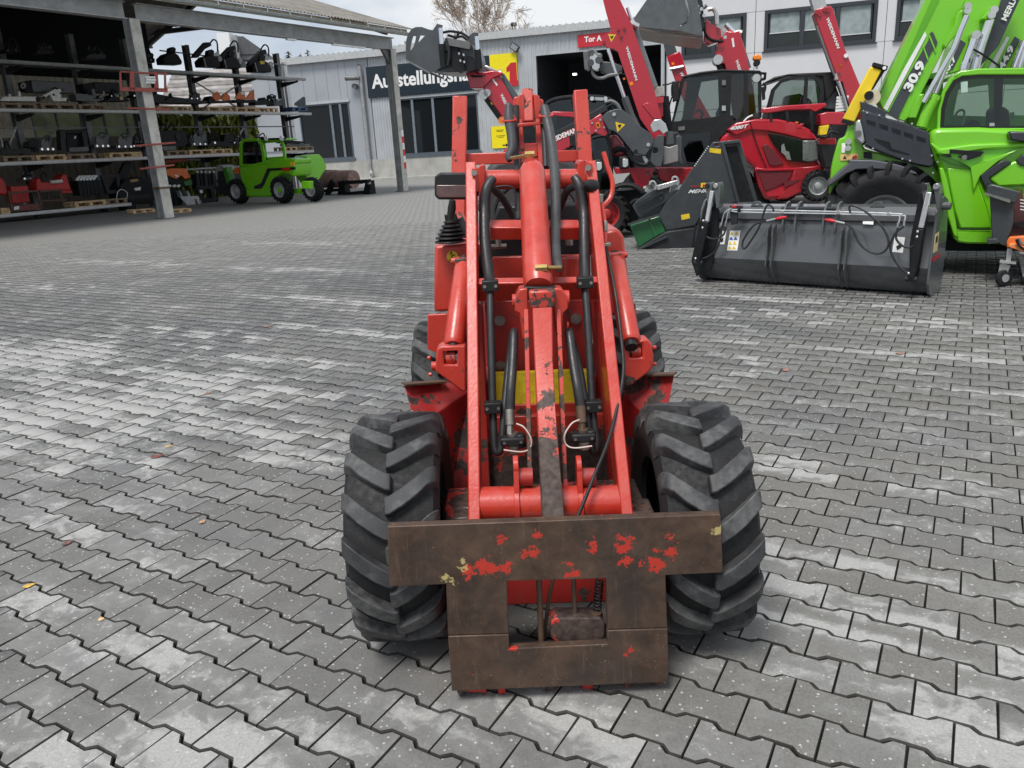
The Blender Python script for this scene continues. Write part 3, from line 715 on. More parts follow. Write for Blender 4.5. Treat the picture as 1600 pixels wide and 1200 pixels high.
mb = MB(); mb.prism(P_([(745,475),(752,475),(768,800),(750,800)], 2.62), (0,.2,0)); mb.prism(P_([(930,470),(938,470),(972,795),(955,795)], 2.62), (0,.2,0)); ld.part('frame_cheek', mb, M_red_dark, bevel=.003)
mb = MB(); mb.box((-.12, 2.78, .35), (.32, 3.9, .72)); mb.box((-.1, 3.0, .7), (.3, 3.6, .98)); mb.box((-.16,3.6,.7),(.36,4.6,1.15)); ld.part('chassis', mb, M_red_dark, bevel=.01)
# hopper-like floor area between the arms
mb = MB(); mb.prism(P_([(770,402),(918,398),(922,440),(760,445)], 2.95), (0,.03,0)); mb.cyl(W(895,402,2.9), W(895,432,2.9), .042, n=24); ld.part('floor_plate', mb, M_red, bevel=.003)
mb = MB(); c = W(889,383,2.95); mb.cyl(c, c+Z*.03, .016, n=6); c = W(779,385,2.95); mb.cyl(c, c + Z*.04, .012, n=8); mb.cyl(c - XA*.03, c + XA*.03, .009, n=8); ld.part('filler_cap', mb, M_steel)
# mudguards
def guard(poly, name='mudguard'):
    mb = MB(); pts = [W(*p) for p in poly]; mb.prism(pts, (0,.012,.004)); return mb
g1 = ld.part('mudguard', guard([(631,601,2.62),(694,597,2.72),(733,612,2.74),(733,800,2.60),(700,790,2.60),(690,720,2.58),(668,655,2.56),(641,640,2.58)]), paint('mudguard_shaded_worn', (.30,.012,.012), (.34,.02,.016), chip=.62, cscale=8, rough=.4, dirt=.6, chipcol=(.02,.013,.011)), bevel=.003)  # red darkened to paint in the guards' shade, plus chips and dirt
g2 = ld.part('mudguard', guard([(1054,585,2.56),(1046,628,2.52),(1012,655,2.52),(1000,720,2.54),(996,780,2.56),(968,790,2.58),(962,602,2.7),(992,586,2.66)]), MATS['mudguard_shaded_worn'], bevel=.003)
mb = MB(); mb.bar(W(631,600,2.60), W(694,596,2.70), .006, .035, (0,0,1)); mb.bar(W(990,585,2.64), W(1055,584,2.54), .006, .035, (0,0,1)); ld.part('mudguard_lip', mb, M_rustst)
# side boxes
mb = MB(); mb.prism(P_([(679,384),(731,380),(730,486),(678,488)], 3.05), (0,.55,0)); bx = ld.part('side_box', mb, M_red, bevel=.012)
mb = MB(); c = W(707,401,3.045); mb.cyl(c, c - YA*.004, .0225, n=28); st = ld.part('round_sticker', mb, M_yellow, bx)
mb = MB()
for pts in ([(702,398),(704,395),(707,399),(705,404),(708,409)],[(705,400),(711,398)],[(704,404),(701,409)],[(709,404),(714,402),(714,406)]): mb.tube([W(x,y,3.038) for x,y in pts], .0016, 5, 1)
mb.sphere(W(705,394.5,3.038), .0035, 8, 5); ld.part('pictogram', mb, M_blackp, st)
mb = MB(); mb.prism(P_([(944,362),(966,357),(975,370),(986,470),(988,492),(950,494)], 2.98), (0,.55,0)); ld.part('side_box', mb, M_red, bevel=.012)
mb = MB(); mb.prism(P_([(668,492),(728,489),(722,552),(695,556),(668,546)], 2.98), (0,.02,0)); mb.prism(P_([(975,478),(993,474),(1001,540),(985,560),(970,520)], 2.9), (0,.02,0)); ld.part('step_plate', mb, M_red_worn, bevel=.003)
# lift cylinders with their castings
for tp, bt, s in (((724,416,2.86),(709,540,2.60),-1), ((962,408,2.86),(985,535,2.56),1)):
    a, b_ = W(*tp), W(*bt); ax = (b_-a).normalized(); mb = MB()
    mb.tube([a, a+ax*.015, b_-ax*.012, b_], [.030,.0335,.0365,.030], 32, 1); lc = ld.part('lift_cylinder', mb, M_redcyl)
    mb = MB(); c = a + ax*.10 - YA*.036 ; mb.boxc(c + Vector((.004*s,.002,0)), XA*.022, Vector((0,.35,1)).normalized()*.018, YA*.003); ld.part('label', mb, M_yellow, lc)
    mb = MB(); mb.cyl(b_, b_+ax*.022, .022, n=20); mb.cyl(a - ax*.04, a, .018, n=16); ld.part('piston_rod', mb, M_black, lc)
    mb = MB(); mb.box(tuple(a - Vector((.03,.02,.005))), tuple(a + Vector((.03,.05,.03)))); mb.cyl(a + Vector((-.045,.01,.02)), a + Vector((.045,.01,.02)), .012, n=12); ld.part('cylinder_eye', mb, M_red_worn, lc, bevel=.003)
    mb = MB()
    if s < 0: out_ = [(682,546),(690,541),(727,541),(729,612),(722,612),(688,586),(680,580)]; ho = [(694,549),(715,548),(714,570),(694,570)]; pin = (674,572); x2=(732,572)
    else: out_ = [(976,534),(1012,530),(1019,538),(1022,570),(1016,580),(985,604),(977,604)]; ho = [(981,538),(1003,537),(1004,559),(984,560)]; pin = (1020,556); x2=(972,560)
    mb.prism(P_(out_, 2.56), (0,.07,0), [P_(ho, 2.56)]); cs = ld.part('cylinder_casting', mb, M_red_worn, bevel=.006)
    c = W(sum(x for x,_ in ho)/4, sum(y for _,y in ho)/4, 2.59); mb = MB(); mb.cyl(c - XA*.015, c + XA*.015, .024, n=20); ld.part('cylinder_eye', mb, M_red, cs)
    mb = MB(); mb.cyl(W(*pin, 2.60), W(*x2, 2.60), .016, n=16); c = W(*pin, 2.60); mb.cyl(c + Z*.03, c + Z*.03 + XA*s*.012, .008, n=6); mb.cyl(c - Z*.03, c - Z*.03 + XA*s*.012, .008, n=6); ld.part('pin', mb, M_red_worn, cs, bevel=.002)
    mb = MB(); c = W(sum(x for x,_ in ho)/4, sum(y for _,y in ho)/4-2, 2.562); mb.cyl(c, c - YA*.012, .004, n=8); ld.part('grease_nipple', mb, M_steel, cs)
# black hydraulic lines down both sides
HO = {
 'l': ([(771,278,2.82),(760,296,2.80),(757,330,2.78),(758,380,2.70),(764,430,2.60),(766,445,2.55)], [(766,450,2.53),(767,520,2.46),(770,640,2.36),(772,692,2.32),(776,706,2.31),(783,698,2.31),(788,640,2.36),(795,570,2.44),(801,520,2.50)]),
 'r': ([(897,276,2.82),(906,292,2.80),(912,330,2.78),(913,380,2.70),(914,430,2.60),(914,445,2.55)], [(914,450,2.53),(919,520,2.46),(926,640,2.36),(932,692,2.32),(930,706,2.31),(924,698,2.31),(916,640,2.36),(904,570,2.44),(890,520,2.50)])}
for s, (h1, h2) in HO.items():
    mb = MB(); mb.tube([W(*p) for p in h1], [.014]+[.019]*4+[.018], 16, 5); ld.part('hose', mb, M_hose)
    mb = MB(); mb.tube([W(*p) for p in h2], [.0125]*9, 14, 5); ld.part('hydraulic_pipe', mb, M_hose)
    if s == 'l': f = [(802,518,2.47),(803,524,2.45),(801,570,2.38),(798,610,2.33),(797,640,2.31)]; cpl = (796,640,797,672); blk = (801,688)
    else: f = [(889,516,2.47),(890,524,2.45),(896,570,2.38),(902,605,2.33),(907,636,2.31)]; cpl = (907,634,909,668); blk = (911,682)
    mb = MB(); mb.tube([W(*p) for p in f], [.011]+[.0155]*4, 14, 5); ld.part('hose', mb, M_hose)
    mb = MB(); a, b_ = W(cpl[0],cpl[1],2.30), W(cpl[2],cpl[3]-8,2.28); mb.cyl(a, b_, .0155, n=16); mb.cyl(b_, W(cpl[2],cpl[3]+6,2.27), .012, n=6); mb.cyl(W(blk[0],blk[1]-12,2.27), W(blk[0],blk[1]-8,2.27), .018, n=16)
    ld.part('coupling', mb, M_rustst if s == 'r' else M_steel)
    mb = MB(); c = W(blk[0], blk[1], 2.26); mb.boxc(c, XA*.078, Z*.028, YA*.04); mb.cyl(c + XA*.024 - Z*.025, c + XA*.024 + Z*.022, .017, n=16); bl = ld.part('coupling_block', mb, M_black, bevel=.007, seg=3)
    mb = MB()
    for dx in (-.026, .026): q = c + XA*dx - YA*.02; mb.cyl(q, q - YA*.003, .005, n=6)
    ld.part('screw', mb, M_steel, bl)
    mb = MB(); q = W(blk[0]+2, blk[1]+14, 2.25); mb.cyl(q - Z*.010, q + Z*.012, .017, n=20); ld.part('coupling_cap', mb, M_steel, bl)
    sg = 1 if s == 'l' else -1
    mb = MB(); x0, y0 = blk; mb.tube([W(x0+6*sg,y0-26,2.26), W(x0+18*sg,y0-20,2.24), W(x0+29*sg,y0-2,2.23), W(x0+27*sg,y0+12,2.23), W(x0+14*sg,y0+18,2.22), W(x0-14*sg,y0+15,2.22)], .0025, 8, 6); ld.part('retaining_wire', mb, plain('pale_plastic', (.62,.5,.44), .5), bl)
for x, y, Y in ((766,446,2.52),(914,441,2.52),(770,636,2.34),(927,634,2.34)):
    mb = MB(); c = W(x, y, Y); mb.boxc(c, XA*.054, Z*.036, YA*.035); cl = ld.part('pipe_clamp', mb, M_black, bevel=.003)
    mb = MB()
    for dx in (-.018, .018): q = c + XA*dx - YA*.0175; mb.cyl(q, q - YA*.003, .0055, n=8)
    ld.part('screw', mb, M_steel, cl)
# crossing hoses and controls behind the boom
mb = MB(); mb.tube([W(765,290,2.95), W(785,310,3.0), W(800,335,3.05), W(806,350,3.05)], .014, 10, 4); mb.tube([W(900,290,2.95), W(885,300,3.0), W(876,325,3.05)], .014, 10, 4)
mb.tube([W(775,292,2.85), W(795,291,2.85), W(806,300,2.85), W(807,330,2.85)], .003, 6, 4); ld.part('hose', mb, M_hose)
mb = MB(); mb.prism(P_([(778,322),(905,318),(912,345),(770,350)], 3.35), (0,.25,0)); mb.prism(P_([(762,372),(920,368),(925,400),(758,404)], 3.1), (0,.1,0)); ld.part('dashboard', mb, M_black, bevel=.01)
mb = MB(); c = W(838,335,3.45); pts = [c + Vector((math.cos(t)*.19, math.sin(t)*.08, math.sin(t)*.15)) for t in [i*2*math.pi/28 for i in range(29)]]; mb.tube(pts, .013, 8, 1); mb.cyl(c, c + Vector((0,-.15,-.3)), .025); mb.bar(c-XA*.19, c+XA*.19, .02, .01, (0,1,0)); ld.part('steering_wheel', mb, M_black)
mb = MB(); mb.prism(P_([(760,262),(775,250),(800,245),(872,243),(894,250),(902,262),(908,330),(756,336)], 4.02), (0,.1,0)); seat = ld.part('seat_backrest', mb, plain('grey_seat', (.05,.05,.052), .6), bevel=.03, seg=3)
mb = MB(); mb.box((-.12,3.5,.98),(.32,4.02,1.12)); ld.part('seat', mb, M_black, bevel=.03)
# headlamp on a stalk, joystick with rubber boot
mb = MB(); mb.prism(P_([(679,276),(687,270),(740,270),(747,277),(748,306),(742,312),(685,312),(679,306)], 2.84), (0,.06,0)); hlp = ld.part('headlamp', mb, M_black, bevel=.006)
mb = MB(); mb.prism(P_([(682,289),(744,289),(744,306),(740,309),(686,309),(682,305)], 2.834), (0,.02,0)); ld.part('lamp_lens', mb, plain('dull_red_lens', (.10,.055,.05), .25, var=.3, coat=.3, scale=30), hlp, bevel=.003)
mb = MB(); mb.tube([W(735,312,2.87), W(733,322,2.9), W(745,322,2.95)], .004, 6, 4); ld.part('cable', mb, M_black, hlp)
mb = MB(); 
for i, (y, r) in enumerate(((377,.062),(371,.059),(365,.051),(359,.044),(353,.036),(347,.027))): c = W(704,y,3.0); mb.lathe(c, (0,0,1), [(-.006,r*.7),(-.003,r*.96),(0,r),(.003,r*.96),(.008,r*.62)], 24)
boot = ld.part('joystick', mb, M_black)
mb = MB(); mb.tube([W(704,350,3.0), W(704,340,3.0), W(706,325,3.0), W(707,312,3.0)], [.018,.014,.016,.011], 10, 4); mb.prism(P_([(694,336),(712,334),(716,344),(696,347)], 2.99), (0,.03,0)); ld.part('handle', mb, M_black, boot, bevel=.002)
mb = MB(); mb.prism(P_([(712,345),(722,338),(732,360),(730,372),(716,372)], 3.02), (0,.05,0)); ld.part('lever_guard', mb, M_hosegrey, bevel=.004)
mb = MB(); mb.tube([W(912,288,2.75), W(920,290,2.76), W(927,292,2.78)], [.010,.022,.026], 16, 1); ld.part('horn', mb, M_black)
# pull cable with turnbuckle, curved guard rod
mb = MB(); mb.tube([W(946,380,2.70), W(952,410,2.65), W(962,460,2.55), W(971,530,2.45), W(974,580,2.38), W(966,630,2.30), W(950,690,2.20), W(928,745,2.12), W(903,806,2.05), W(880,850,2.02)], .0055, 8, 6); ld.part('control_cable', mb, M_black)
mb = MB(); mb.tube([W(938,305,2.78), W(944,345,2.74), W(946,385,2.70)], [.006,.009,.006], 10, 4); cb = ld.part('turnbuckle', mb, M_red)
mb = MB(); mb.boxc(W(938,310,2.77), XA*.018, Z*.03, YA*.02); mb.boxc(W(947,382,2.70), XA*.03, Z*.012, YA*.03); mb.cyl(W(946,345,2.73), W(946,362,2.72), .008, n=6); ld.part('clevis', mb, M_steel, cb, bevel=.002)
mb = MB(); mb.tube([W(943,238,2.9), W(950,262,2.88), W(957,285,2.86), W(954,308,2.84), W(941,324,2.82)], .009, 8, 5); ld.part('guard_rod', mb, M_red)
# ------------------------------------------------------------------ open shed on the left
M_galv = plain('galvanised_steel', (.36,.37,.37), .5, metal=.35, var=.2, scale=3, dirt=.35, dcol=(.2,.19,.17))
M_galvd = plain('weathered_galvanised', (.17,.175,.175), .55, metal=.3, var=.3, scale=2, dirt=.4)
M_darkst = plain('dark_painted_steel', (.022,.024,.027), .55, var=.35, scale=5, spec=.35)
M_black2 = plain('matt_black_steel', (.009,.010,.012), .55, var=.5, scale=8, spec=.3)
M_greyst = plain('anthracite_paint', (.058,.064,.069), .38, var=.2, scale=4, coat=.2)
M_wood = plain('pallet_wood', (.66,.46,.26), .8, var=.35, scale=9, dirt=.3)
M_woodold = plain('old_pallet_wood', (.30,.22,.15), .85, var=.35, scale=9, dirt=.3)
M_conc = plain('concrete_wall', (.38,.375,.35), .85, var=.18, scale=1.2, dirt=.35, dcol=(.2,.19,.17), bumpy=.2)
AZ = 57.4
C1g, C2g = G(260,341), G(630,299)
CU = Vector((math.cos(R(AZ)), math.sin(R(AZ)), 0)); CV = Vector((-CU.y, CU.x, 0))
def cw(u, v, z): return Vector((C1g.x, C1g.y, 0)) + CU*u + CV*v + Z*z
LC = (C2g - C1g).dot(CU)
def hbeam(mb, p, q, w, d, wdir, t=.02, web=.014):
    p, q = Vector(p), Vector(q); ax = (q-p).normalized(); wd = Vector(wdir); wd = (wd - ax*wd.dot(ax)).normalized(); dd = ax.cross(wd)
    for s in (-1, 1): mb.boxv(p - wd*w/2 + dd*(s*(d/2) - (t if s > 0 else 0)), wd*w, dd*t, q-p)
    mb.boxv(p - wd*web/2 - dd*(d/2-t-.001), wd*web, dd*(d-2*t-.002), q-p)
def shed_column(u, label, marks=False):
    t = Thing('shed_column', label, 'column', cw(u,0,0), 'steel columns carrying the shed roof')
    mb = MB(); hbeam(mb, cw(u,0,0), cw(u,0,6.05), .34, .36, CU, .03, .02); col = t.part('column_shaft', mb, M_galv)
    # closing face plate towards the yard
    mb = MB(); mb.boxv(cw(u-.172,-.19,.02), CU*.344, CV*.008, Z*6.0); t.part('face_plate', mb, plain('cement_smeared_steel', (.53,.52,.47), .7, var=.25, scale=1.6, dirt=.5, dcol=(.2,.19,.165)))
    mb = MB(); mb.boxv(cw(u-.26,-.26,0), CU*.52, CV*.52, Z*.02); t.part('base_plate', mb, M_galvd)
    return t
ca = shed_column(0, 'big grey steel shed column at the left with a red frame and straps on it')
cb_ = shed_column(LC, 'grey steel shed column in the middle distance with a red and white strip low down')
mb = MB(); CPf = Pl(C1g, AZ)
hbk = cw(LC+.173,-.19,0)
for k in range(6):
    mb = MB(); z0 = 1.0 + k*.28; mb.boxv(cw(LC+.02,-.197,z0), CU*.15, CV*.005, Z*.28)
    cb_.part('warning_stripe', mb, plain('warning_red', (.6,.04,.03), .5) if k % 2 == 0 else M_white)
t = Thing('shed_beam', 'long grey steel edge beam spanning between the shed columns', 'beam', cw(0,0,6))
mb = MB(); hbeam(mb, cw(-16,0,6.27), cw(-.19,0,6.27), .3, .5, CV, .03, .02); t.part('beam', mb, M_galv)
mb = MB(); hbeam(mb, cw(.19,0,6.27), cw(LC+.17,0,6.27), .3, .5, CV, .03, .02); t.part('beam', mb, M_galv)
mb = MB(); mb.prism([cw(LC-.18,-.06,6.0), cw(LC-.6,-.06,6.0), cw(LC-.18,-.06,5.45)], CV*.12); t.part('knee_bracket', mb, M_galvd)
# gutter and brackets
roof = Thing('shed_roof', 'corrugated fibre cement shed roof with gutter along its edge', 'roof', cw(6,6,7))
UE = LC + .72; RZ = lambda v: 6.86 + (min(v, 10.3)+.7)*.335 - max(0, v-10.3)*.335
mb = MB(); pr = [(math.cos(a)*.085, math.sin(a)*.085) for a in [math.pi + i*math.pi/8 for i in range(9)]]
vs, fs = [], []
for e in (-18, UE-.15):
    for c, s in pr: vs.append(cw(e, -.86 + c, 6.62 + s))
n9 = 9; fs = [(i, i+1, n9+i+1, n9+i) for i in range(8)]; mb.add(vs, fs)
mb.cyl(cw(-18,-.955,6.625), cw(UE-.15,-.955,6.625), .013, n=8); roof.part('gutter', mb, plain('zinc_gutter', (.36,.4,.39), .4, metal=.5, dirt=.3))
for k in range(26):
    u = -14 + k*1.05
    if u > UE: break
    mb = MB(); mb.bar(cw(u,-.78,6.62), cw(u,-.72,6.88), .03, .008, CU); roof.part('gutter_bracket', mb, M_white if k > 12 else M_galv)
mb = MB(); mb.boxv(cw(-18,-.62,6.56), CU*(UE+17.8), CV*.03, Z*.26); roof.part('fascia_board', mb, plain('weathered_board', (.36,.32,.25), .8, var=.3, scale=2.5, dirt=.5))
M_fibre = plain('fibre_cement', (.20,.185,.165), .9, var=.3, scale=1.5, dirt=.5, dcol=(.07,.065,.05), bumpy=.3)
def wavy_roof(v0, v1, z0, z1, e0, e1, wl=.177, amp=.026):
    mb = MB(); n = int((e1-e0)/(wl/6)); vs = []; fs = []
    for i in range(n+1):
        u = e0 + i*wl/6; a = math.sin(2*math.pi*i/6)*amp
        vs += [cw(u, v0, z0+a), cw(u, v1, z1+a)]
    for i in range(n): fs.append((2*i, 2*i+2, 2*i+3, 2*i+1))
    b = len(vs); vs += [v - Z*.012 for v in vs]
    for i in range(n): fs += [(b+2*i, b+2*i+1, b+2*i+3, b+2*i+2), (2*i, b+2*i, b+2*i+2, 2*i+2)]
    mb.add(vs, fs); return mb
roof.part('roof_sheet', wavy_roof(-.78, 10.3, RZ(-.78), RZ(10.3), -18, UE), M_fibre)
roof.part('roof_sheet', wavy_roof(10.3, 20.6, RZ(10.3), RZ(20.6), -18, UE), M_fibre)
for v in (1.2, 3.4, 5.6, 7.8, 12.6, 15, 17.4):
    mb = MB(); mb.bar(cw(-18,v,RZ(v)-.12), cw(UE-.1,v,RZ(v)-.12), .12, .14, Z); roof.part('purlin', mb, M_woodold)
for u in (-12.5, 0, LC):
    mb = MB(); mb.bar(cw(u,.1,6.75), cw(u,10.2,RZ(10.2)-.3), .18, .22, CU); mb.bar(cw(u,10.3,RZ(10.3)-.3), cw(u,20.4,RZ(20.4)-.3), .18, .22, CU); roof.part('rafter', mb, M_darkst)
mb = MB(); mb.bar(cw(LC,10,8.3), cw(LC,16.6,8.6), .2, .22, CU); roof.part('tie_beam', mb, M_darkst)
for k, (u, v) in enumerate(((6.2,-.2),(8.6,-.2))):
    mb = MB(); mb.boxv(cw(u,v,5.93), CU*(.45 if k == 0 else 1.9), CV*.12, Z*.06)
    o = mkobj('strip_light', mb, plain('lamp_cover', (.8,.82,.82), .3), cw(u,v,5.9)); tag(o, ('short pale lamp cover under the shed beam, left of the long one', 'long pale lamp cover under the shed beam')[k], 'lamp')
# red pallet-fork frame and straps hung on the big column
M_redold = plain('faded_red_steel', (.33,.07,.055), .6, dirt=.6, var=.3, scale=10)
t = Thing('hanging_frame', 'faded red lifting frame clamped high around the big shed column', 'frame', cw(0,-.3,3.6))
PF = Pl(cw(0,-.33,0), AZ-24)
Q = lambda x, y, off=0: PF.P(x, y, off)
mb = MB(); mb.prism([Q(189,136),Q(262,138),Q(262,144),Q(190,142)], PF.n*.05); t.part('lower_rail', mb, M_redold)
mb = MB(); mb.tube([Q(188,112,.05), Q(262,116,.05)], .03, 8, 1); t.part('upper_rail', mb, M_redold)
for x, w in ((188,3),(206,7),(244,6),(258,3)):
    mb = MB(); mb.prism([Q(x-w*.4,112),Q(x+w*.4,112),Q(x+w*.6+1,141),Q(x-w*.6+1,141)], PF.n*.09); t.part('upright', mb, M_redold)
mb = MB()
for i in range(5):
    for j in range(3): mb.sphere(Q(229+i*3+(j%2), 121+j*4), .04, 6, 4)
o = mkobj('rope_bundle', mb, M_white, Q(235,128)); tag(o, 'bundle of white rope hung inside the faded red frame on the column', 'rope')
for k, (xa, ya, xb, yb, lb) in enumerate(((198,169,266,171,'uppermost'),(211,228,274,223,'second'),(219,264,272,258,'third'))):
    mb = MB(); mb.bar(Q(xa,ya), Q(xb,yb), .09, .05, PF.n); mb.tube([Q(xa,ya,-.03),Q((xa+xb)/2,(ya+yb)/2,-.05),Q(xb,yb,-.03)], .03, 6, 1)
    o = mkobj('clamp_bar', mb, M_redold, Q(xa,ya)); tag(o, '%s rusty red clamp bar strapped across the big shed column' % lb, 'clamp', 'clamp bars on the big column')
mb = MB(); mb.boxc(cw(0,0,.98), CU*.37, CV*.42, Z*.06); o = mkobj('rusty_band', mb, M_rustst, cw(0,0,.98)); tag(o, 'rusty steel band low around the big shed column', 'band')

# ------------------------------------------------------------------ cantilever rack and its stock
RKo = G(108,338); RK = Pl(RKo, AZ)
def rk(u, off, z): return RK.o + CU*u + RK.n*off + Z*z
def ru(px, py, off=0): return (RK.P(px, py, off) - RK.o).dot(CU)
LV = [.30, 2.11, 3.96, 5.62]; D_ = 1.35
rack = Thing('storage_rack', 'long four level cantilever rack full of loader attachments under the shed', 'rack', rk(4,1,0))
for i, (z, u0, u1) in enumerate(((LV[0],-6,2.7),(LV[1],-6,13.45),(LV[2],-6,13.6),(LV[3],-6,13.5))):
    mb = MB(); mb.boxv(rk(u0,0,z-.10), CU*(u1-u0), RK.n*.05, Z*.10); mb.boxv(rk(u0,0,z-.12), CU*(u1-u0), RK.n*.16, Z*.012); rack.part('shelf_beam', mb, plain('bright_zinc_beam', (.62,.62,.61), .5, var=.1, dirt=.25, dcol=(.3,.29,.27)) if i < 3 else M_galv)
    mb = MB(); mb.boxv(rk(u0,.052,z-.035), CU*(u1-u0), RK.n*D_, Z*.03); rack.part('shelf_deck', mb, M_galvd)
ups = []
for k, (px, py) in enumerate(((58,318),(155,275),(232,262),(317,222),(388,226),(452,222))):
    u = ru(px, py, 1.25); ups.append(u)
    mb = MB(); hbeam(mb, rk(u,1.4,0), rk(u,1.4,6.9), .2, .28, CU, .02, .014); rack.part('upright', mb, M_galvd)
    for z in LV[1:]:
        mb = MB(); mb.prism([rk(u-.05,.1,z-.13), rk(u-.05,1.26,z-.13), rk(u-.05,1.26,z-.36), rk(u-.05,.1,z-.2)], CU*.1); rack.part('cantilever_arm', mb, M_darkst)
for a, b_, lv in ((-2.2,.2,1),(3.0,0.6,0)): pass
def brace(u0, z0, u1, z1):
    mb = MB(); mb.bar(rk(u0,1.2,z0), rk(u1,1.2,z1), .06, .04, CU+Z); rack.part('brace', mb, M_galv)
u = lambda x, y, o=1.2: ru(x, y, o)
brace(u(3,232), 2.3, u(26,200), 3.4); brace(u(0,274), 1.3, u(47,318), .35); brace(u(322,190), 3.4, u(330,205), 2.9); brace(u(366,220), 2.6, u(380,196), 3.3)
for (a, b_) in ((ups[3], ups[4]),):
    brace(a+.1, 4.1, b_-.1, 5.3); brace(a+.1, 5.3, b_-.1, 4.1)
mb = MB(); mb.bar(rk(-6,1.2,3.35), rk(13.4,1.2,3.35), .05, .05, Z); rack.part('rail', mb, M_galvd)
mb = MB(); mb.bar(rk(ups[3]-1.5,1.2,6.55), rk(13.4,1.2,6.35), .05, .05, Z); rack.part('rail', mb, M_galvd)
for z in (1.5,): 
    mb = MB(); mb.bar(rk(ups[2]+.4,1.0,z), rk(13.2,1.0,z), .07, .05, Z); rack.part('rail', mb, M_galv)
mb = MB(); a = RK.P(443,99,1.9); mb.boxv(Vector((a.x,a.y,0)), CU*.22, RK.n*.18, Z*6.6); o = mkobj('white_post', mb, M_white, (a.x,a.y,0)); tag(o, 'whitish steel post standing at the right hand end of the rack', 'post')
def pallet(px0, px1, level, label, old=False, off=.12, zz=None):
    z = (LV[level] if zz is None else zz) + (.0 if zz is None else 0); y = {0:322,1:242,2:170,3:110}[level]
    u0, u1 = ru(px0, y, off), ru(px1, y, off); mt = M_woodold if old else M_wood
    mb = MB(); dp = .8
    for i in range(5): mb.boxv(rk(u0, off+i*(dp-.1)/4, z+.18), CU*(u1-u0), RK.n*.1, Z*.03)
    for i in range(3):
        for j in range(3): mb.boxv(rk(u0+i*(u1-u0-.12)/2, off+j*(dp-.1)/2, z+.034), CU*.14, RK.n*.1, Z*.114)
    for j in range(3): mb.boxv(rk(u0, off+j*(dp-.1)/2, z+.002), CU*(u1-u0), RK.n*.1, Z*.03); mb.boxv(rk(u0, off+j*(dp-.1)/2, z+.15), CU*(u1-u0), RK.n*.1, Z*.028)
    o = mkobj('pallet', mb, mt, rk((u0+u1)/2, off, z), flat=True); tag(o, label, 'pallet', 'wooden pallets in the rack'); return (u0, u1, z+.144)
pals = {}
for key, a in {
 'a1':(3,58,2,'brown wooden pallet under the long white frame on the rack level above eye height',1),
 'a2':(65,120,2,'brown wooden pallet under the bent white frame on the rack',1),
 'a3':(124,166,2,'dark old pallet on the rack just left of the black drum frame',1),
 'a4':(247,301,2,'pale wooden pallet right of the big shed column, on the orange brackets level',0),
 'a5':(324,362,2,'light pallet under the left pair of orange brackets',0),'a6':(368,401,2,'light pallet under the right pair of orange brackets',0),'a7':(402,434,2,'light pallet at the right of the orange brackets with a low black plate on it',0),
 'b0':(4,53,1,'dark pallet at the far left of the rack level below the white frames',1),'b1':(56,103,1,'orange brown pallet under the grey quick hitch plates',0),'b2':(105,149,1,'worn pallet under the tall black frame with the white paper',1),
 'b3':(171,210,1,'brown pallet just left of the big shed column on the middle rack level',0),'b4':(211,222,1,'short end of a pallet hidden behind the big shed column',0),'b5':(262,293,1,'dark brown pallet right of the big shed column on the middle level',1),
 'b6':(297,334,1,'yellowish new pallet under the grey winch, middle rack level',0),'b7':(335,364,1,'yellowish new pallet left of the green telehandler cab, middle rack level',0),'b8':(446,466,1,'small brown pallet at the right end of the middle level behind the green cab',0),'b9':(468,491,1,'last brown pallet at the right end of the middle rack level',1),
 'c0':(0,14,0,'pallet end at the far left of the lowest rack shelf',0),'c1':(118,167,0,'pale pallet under the black weights on the lowest shelf',0),'c2':(168,200,0,'old pallet under the black frame on the lowest shelf',1)}.items():
    pals[key] = pallet(a[0], a[1], a[2], a[3], bool(a[4]))
for nm, px0, px1, lb in (('p',208,242,'pallet lying on the ground left of the foot of the big shed column'),('q',266,299,'pallet lying on the ground right of the foot of the big shed column')):
    mb = MB(); a, b_ = G(px0,334), G(px1,331); d = (b_-a); dn = d.normalized(); pn = Vector((-dn.y, dn.x, 0))
    for z, h in ((0,.02),(.1,.025)):
        for i in range(4): mb.boxv(a + pn*i*.24 + Z*(z+.003), d, pn*.14, Z*h)
    for i in range(3):
        for j in range(3): mb.boxv(a + d*(i*.44) + pn*j*.34 + Z*.022, dn*.12, pn*.1, Z*.08)
    o = mkobj('pallet', mb, M_wood, a, flat=True); tag(o, lb, 'pallet', 'wooden pallets in the rack')
# --- stock. S(name,label,cat) collects pixel-measured pieces standing in the rack plane
class Stock:
    def __init__(s, name, label, cat, px, py, off=.3, group=None, pl=None):
        s.pl = pl or RK; s.off = off; s.t = Thing(name, label, cat, s.pl.P(px, py, off), group)
    def p(s, nm, poly, mat, o0=0, th=.5, holes=(), bevel=0, parent=None):
        mb = MB(); mb.prism([s.pl.P(x, y, s.off+o0) for x, y in poly], s.pl.n*th, [[s.pl.P(x, y, s.off+o0) for x, y in h] for h in holes]); return s.t.part(nm, mb, mat, parent, bevel=bevel)
    def tu(s, nm, pts, r, mat, o0=0, n=8, sm=4, parent=None):
        mb = MB(); mb.tube([s.pl.P(q[0], q[1], s.off+o0+(q[2] if len(q) > 2 else 0)) for q in pts], r, n, sm); return s.t.part(nm, mb, mat, parent)
    def cy(s, nm, x, y, r, mat, o0=0, th=.3, n=20, parent=None):
        mb = MB(); c = s.pl.P(x, y, s.off+o0); mb.cyl(c, c + s.pl.n*th, r, n=n); return s.t.part(nm, mb, mat, parent)
    def ba(s, nm, a, b, w, d, mat, o0=0, parent=None, bevel=0):
        mb = MB(); mb.bar(s.pl.P(*a, s.off+o0), s.pl.P(*b, s.off+o0), d, w, s.pl.n); return s.t.part(nm, mb, mat, parent, bevel=bevel)
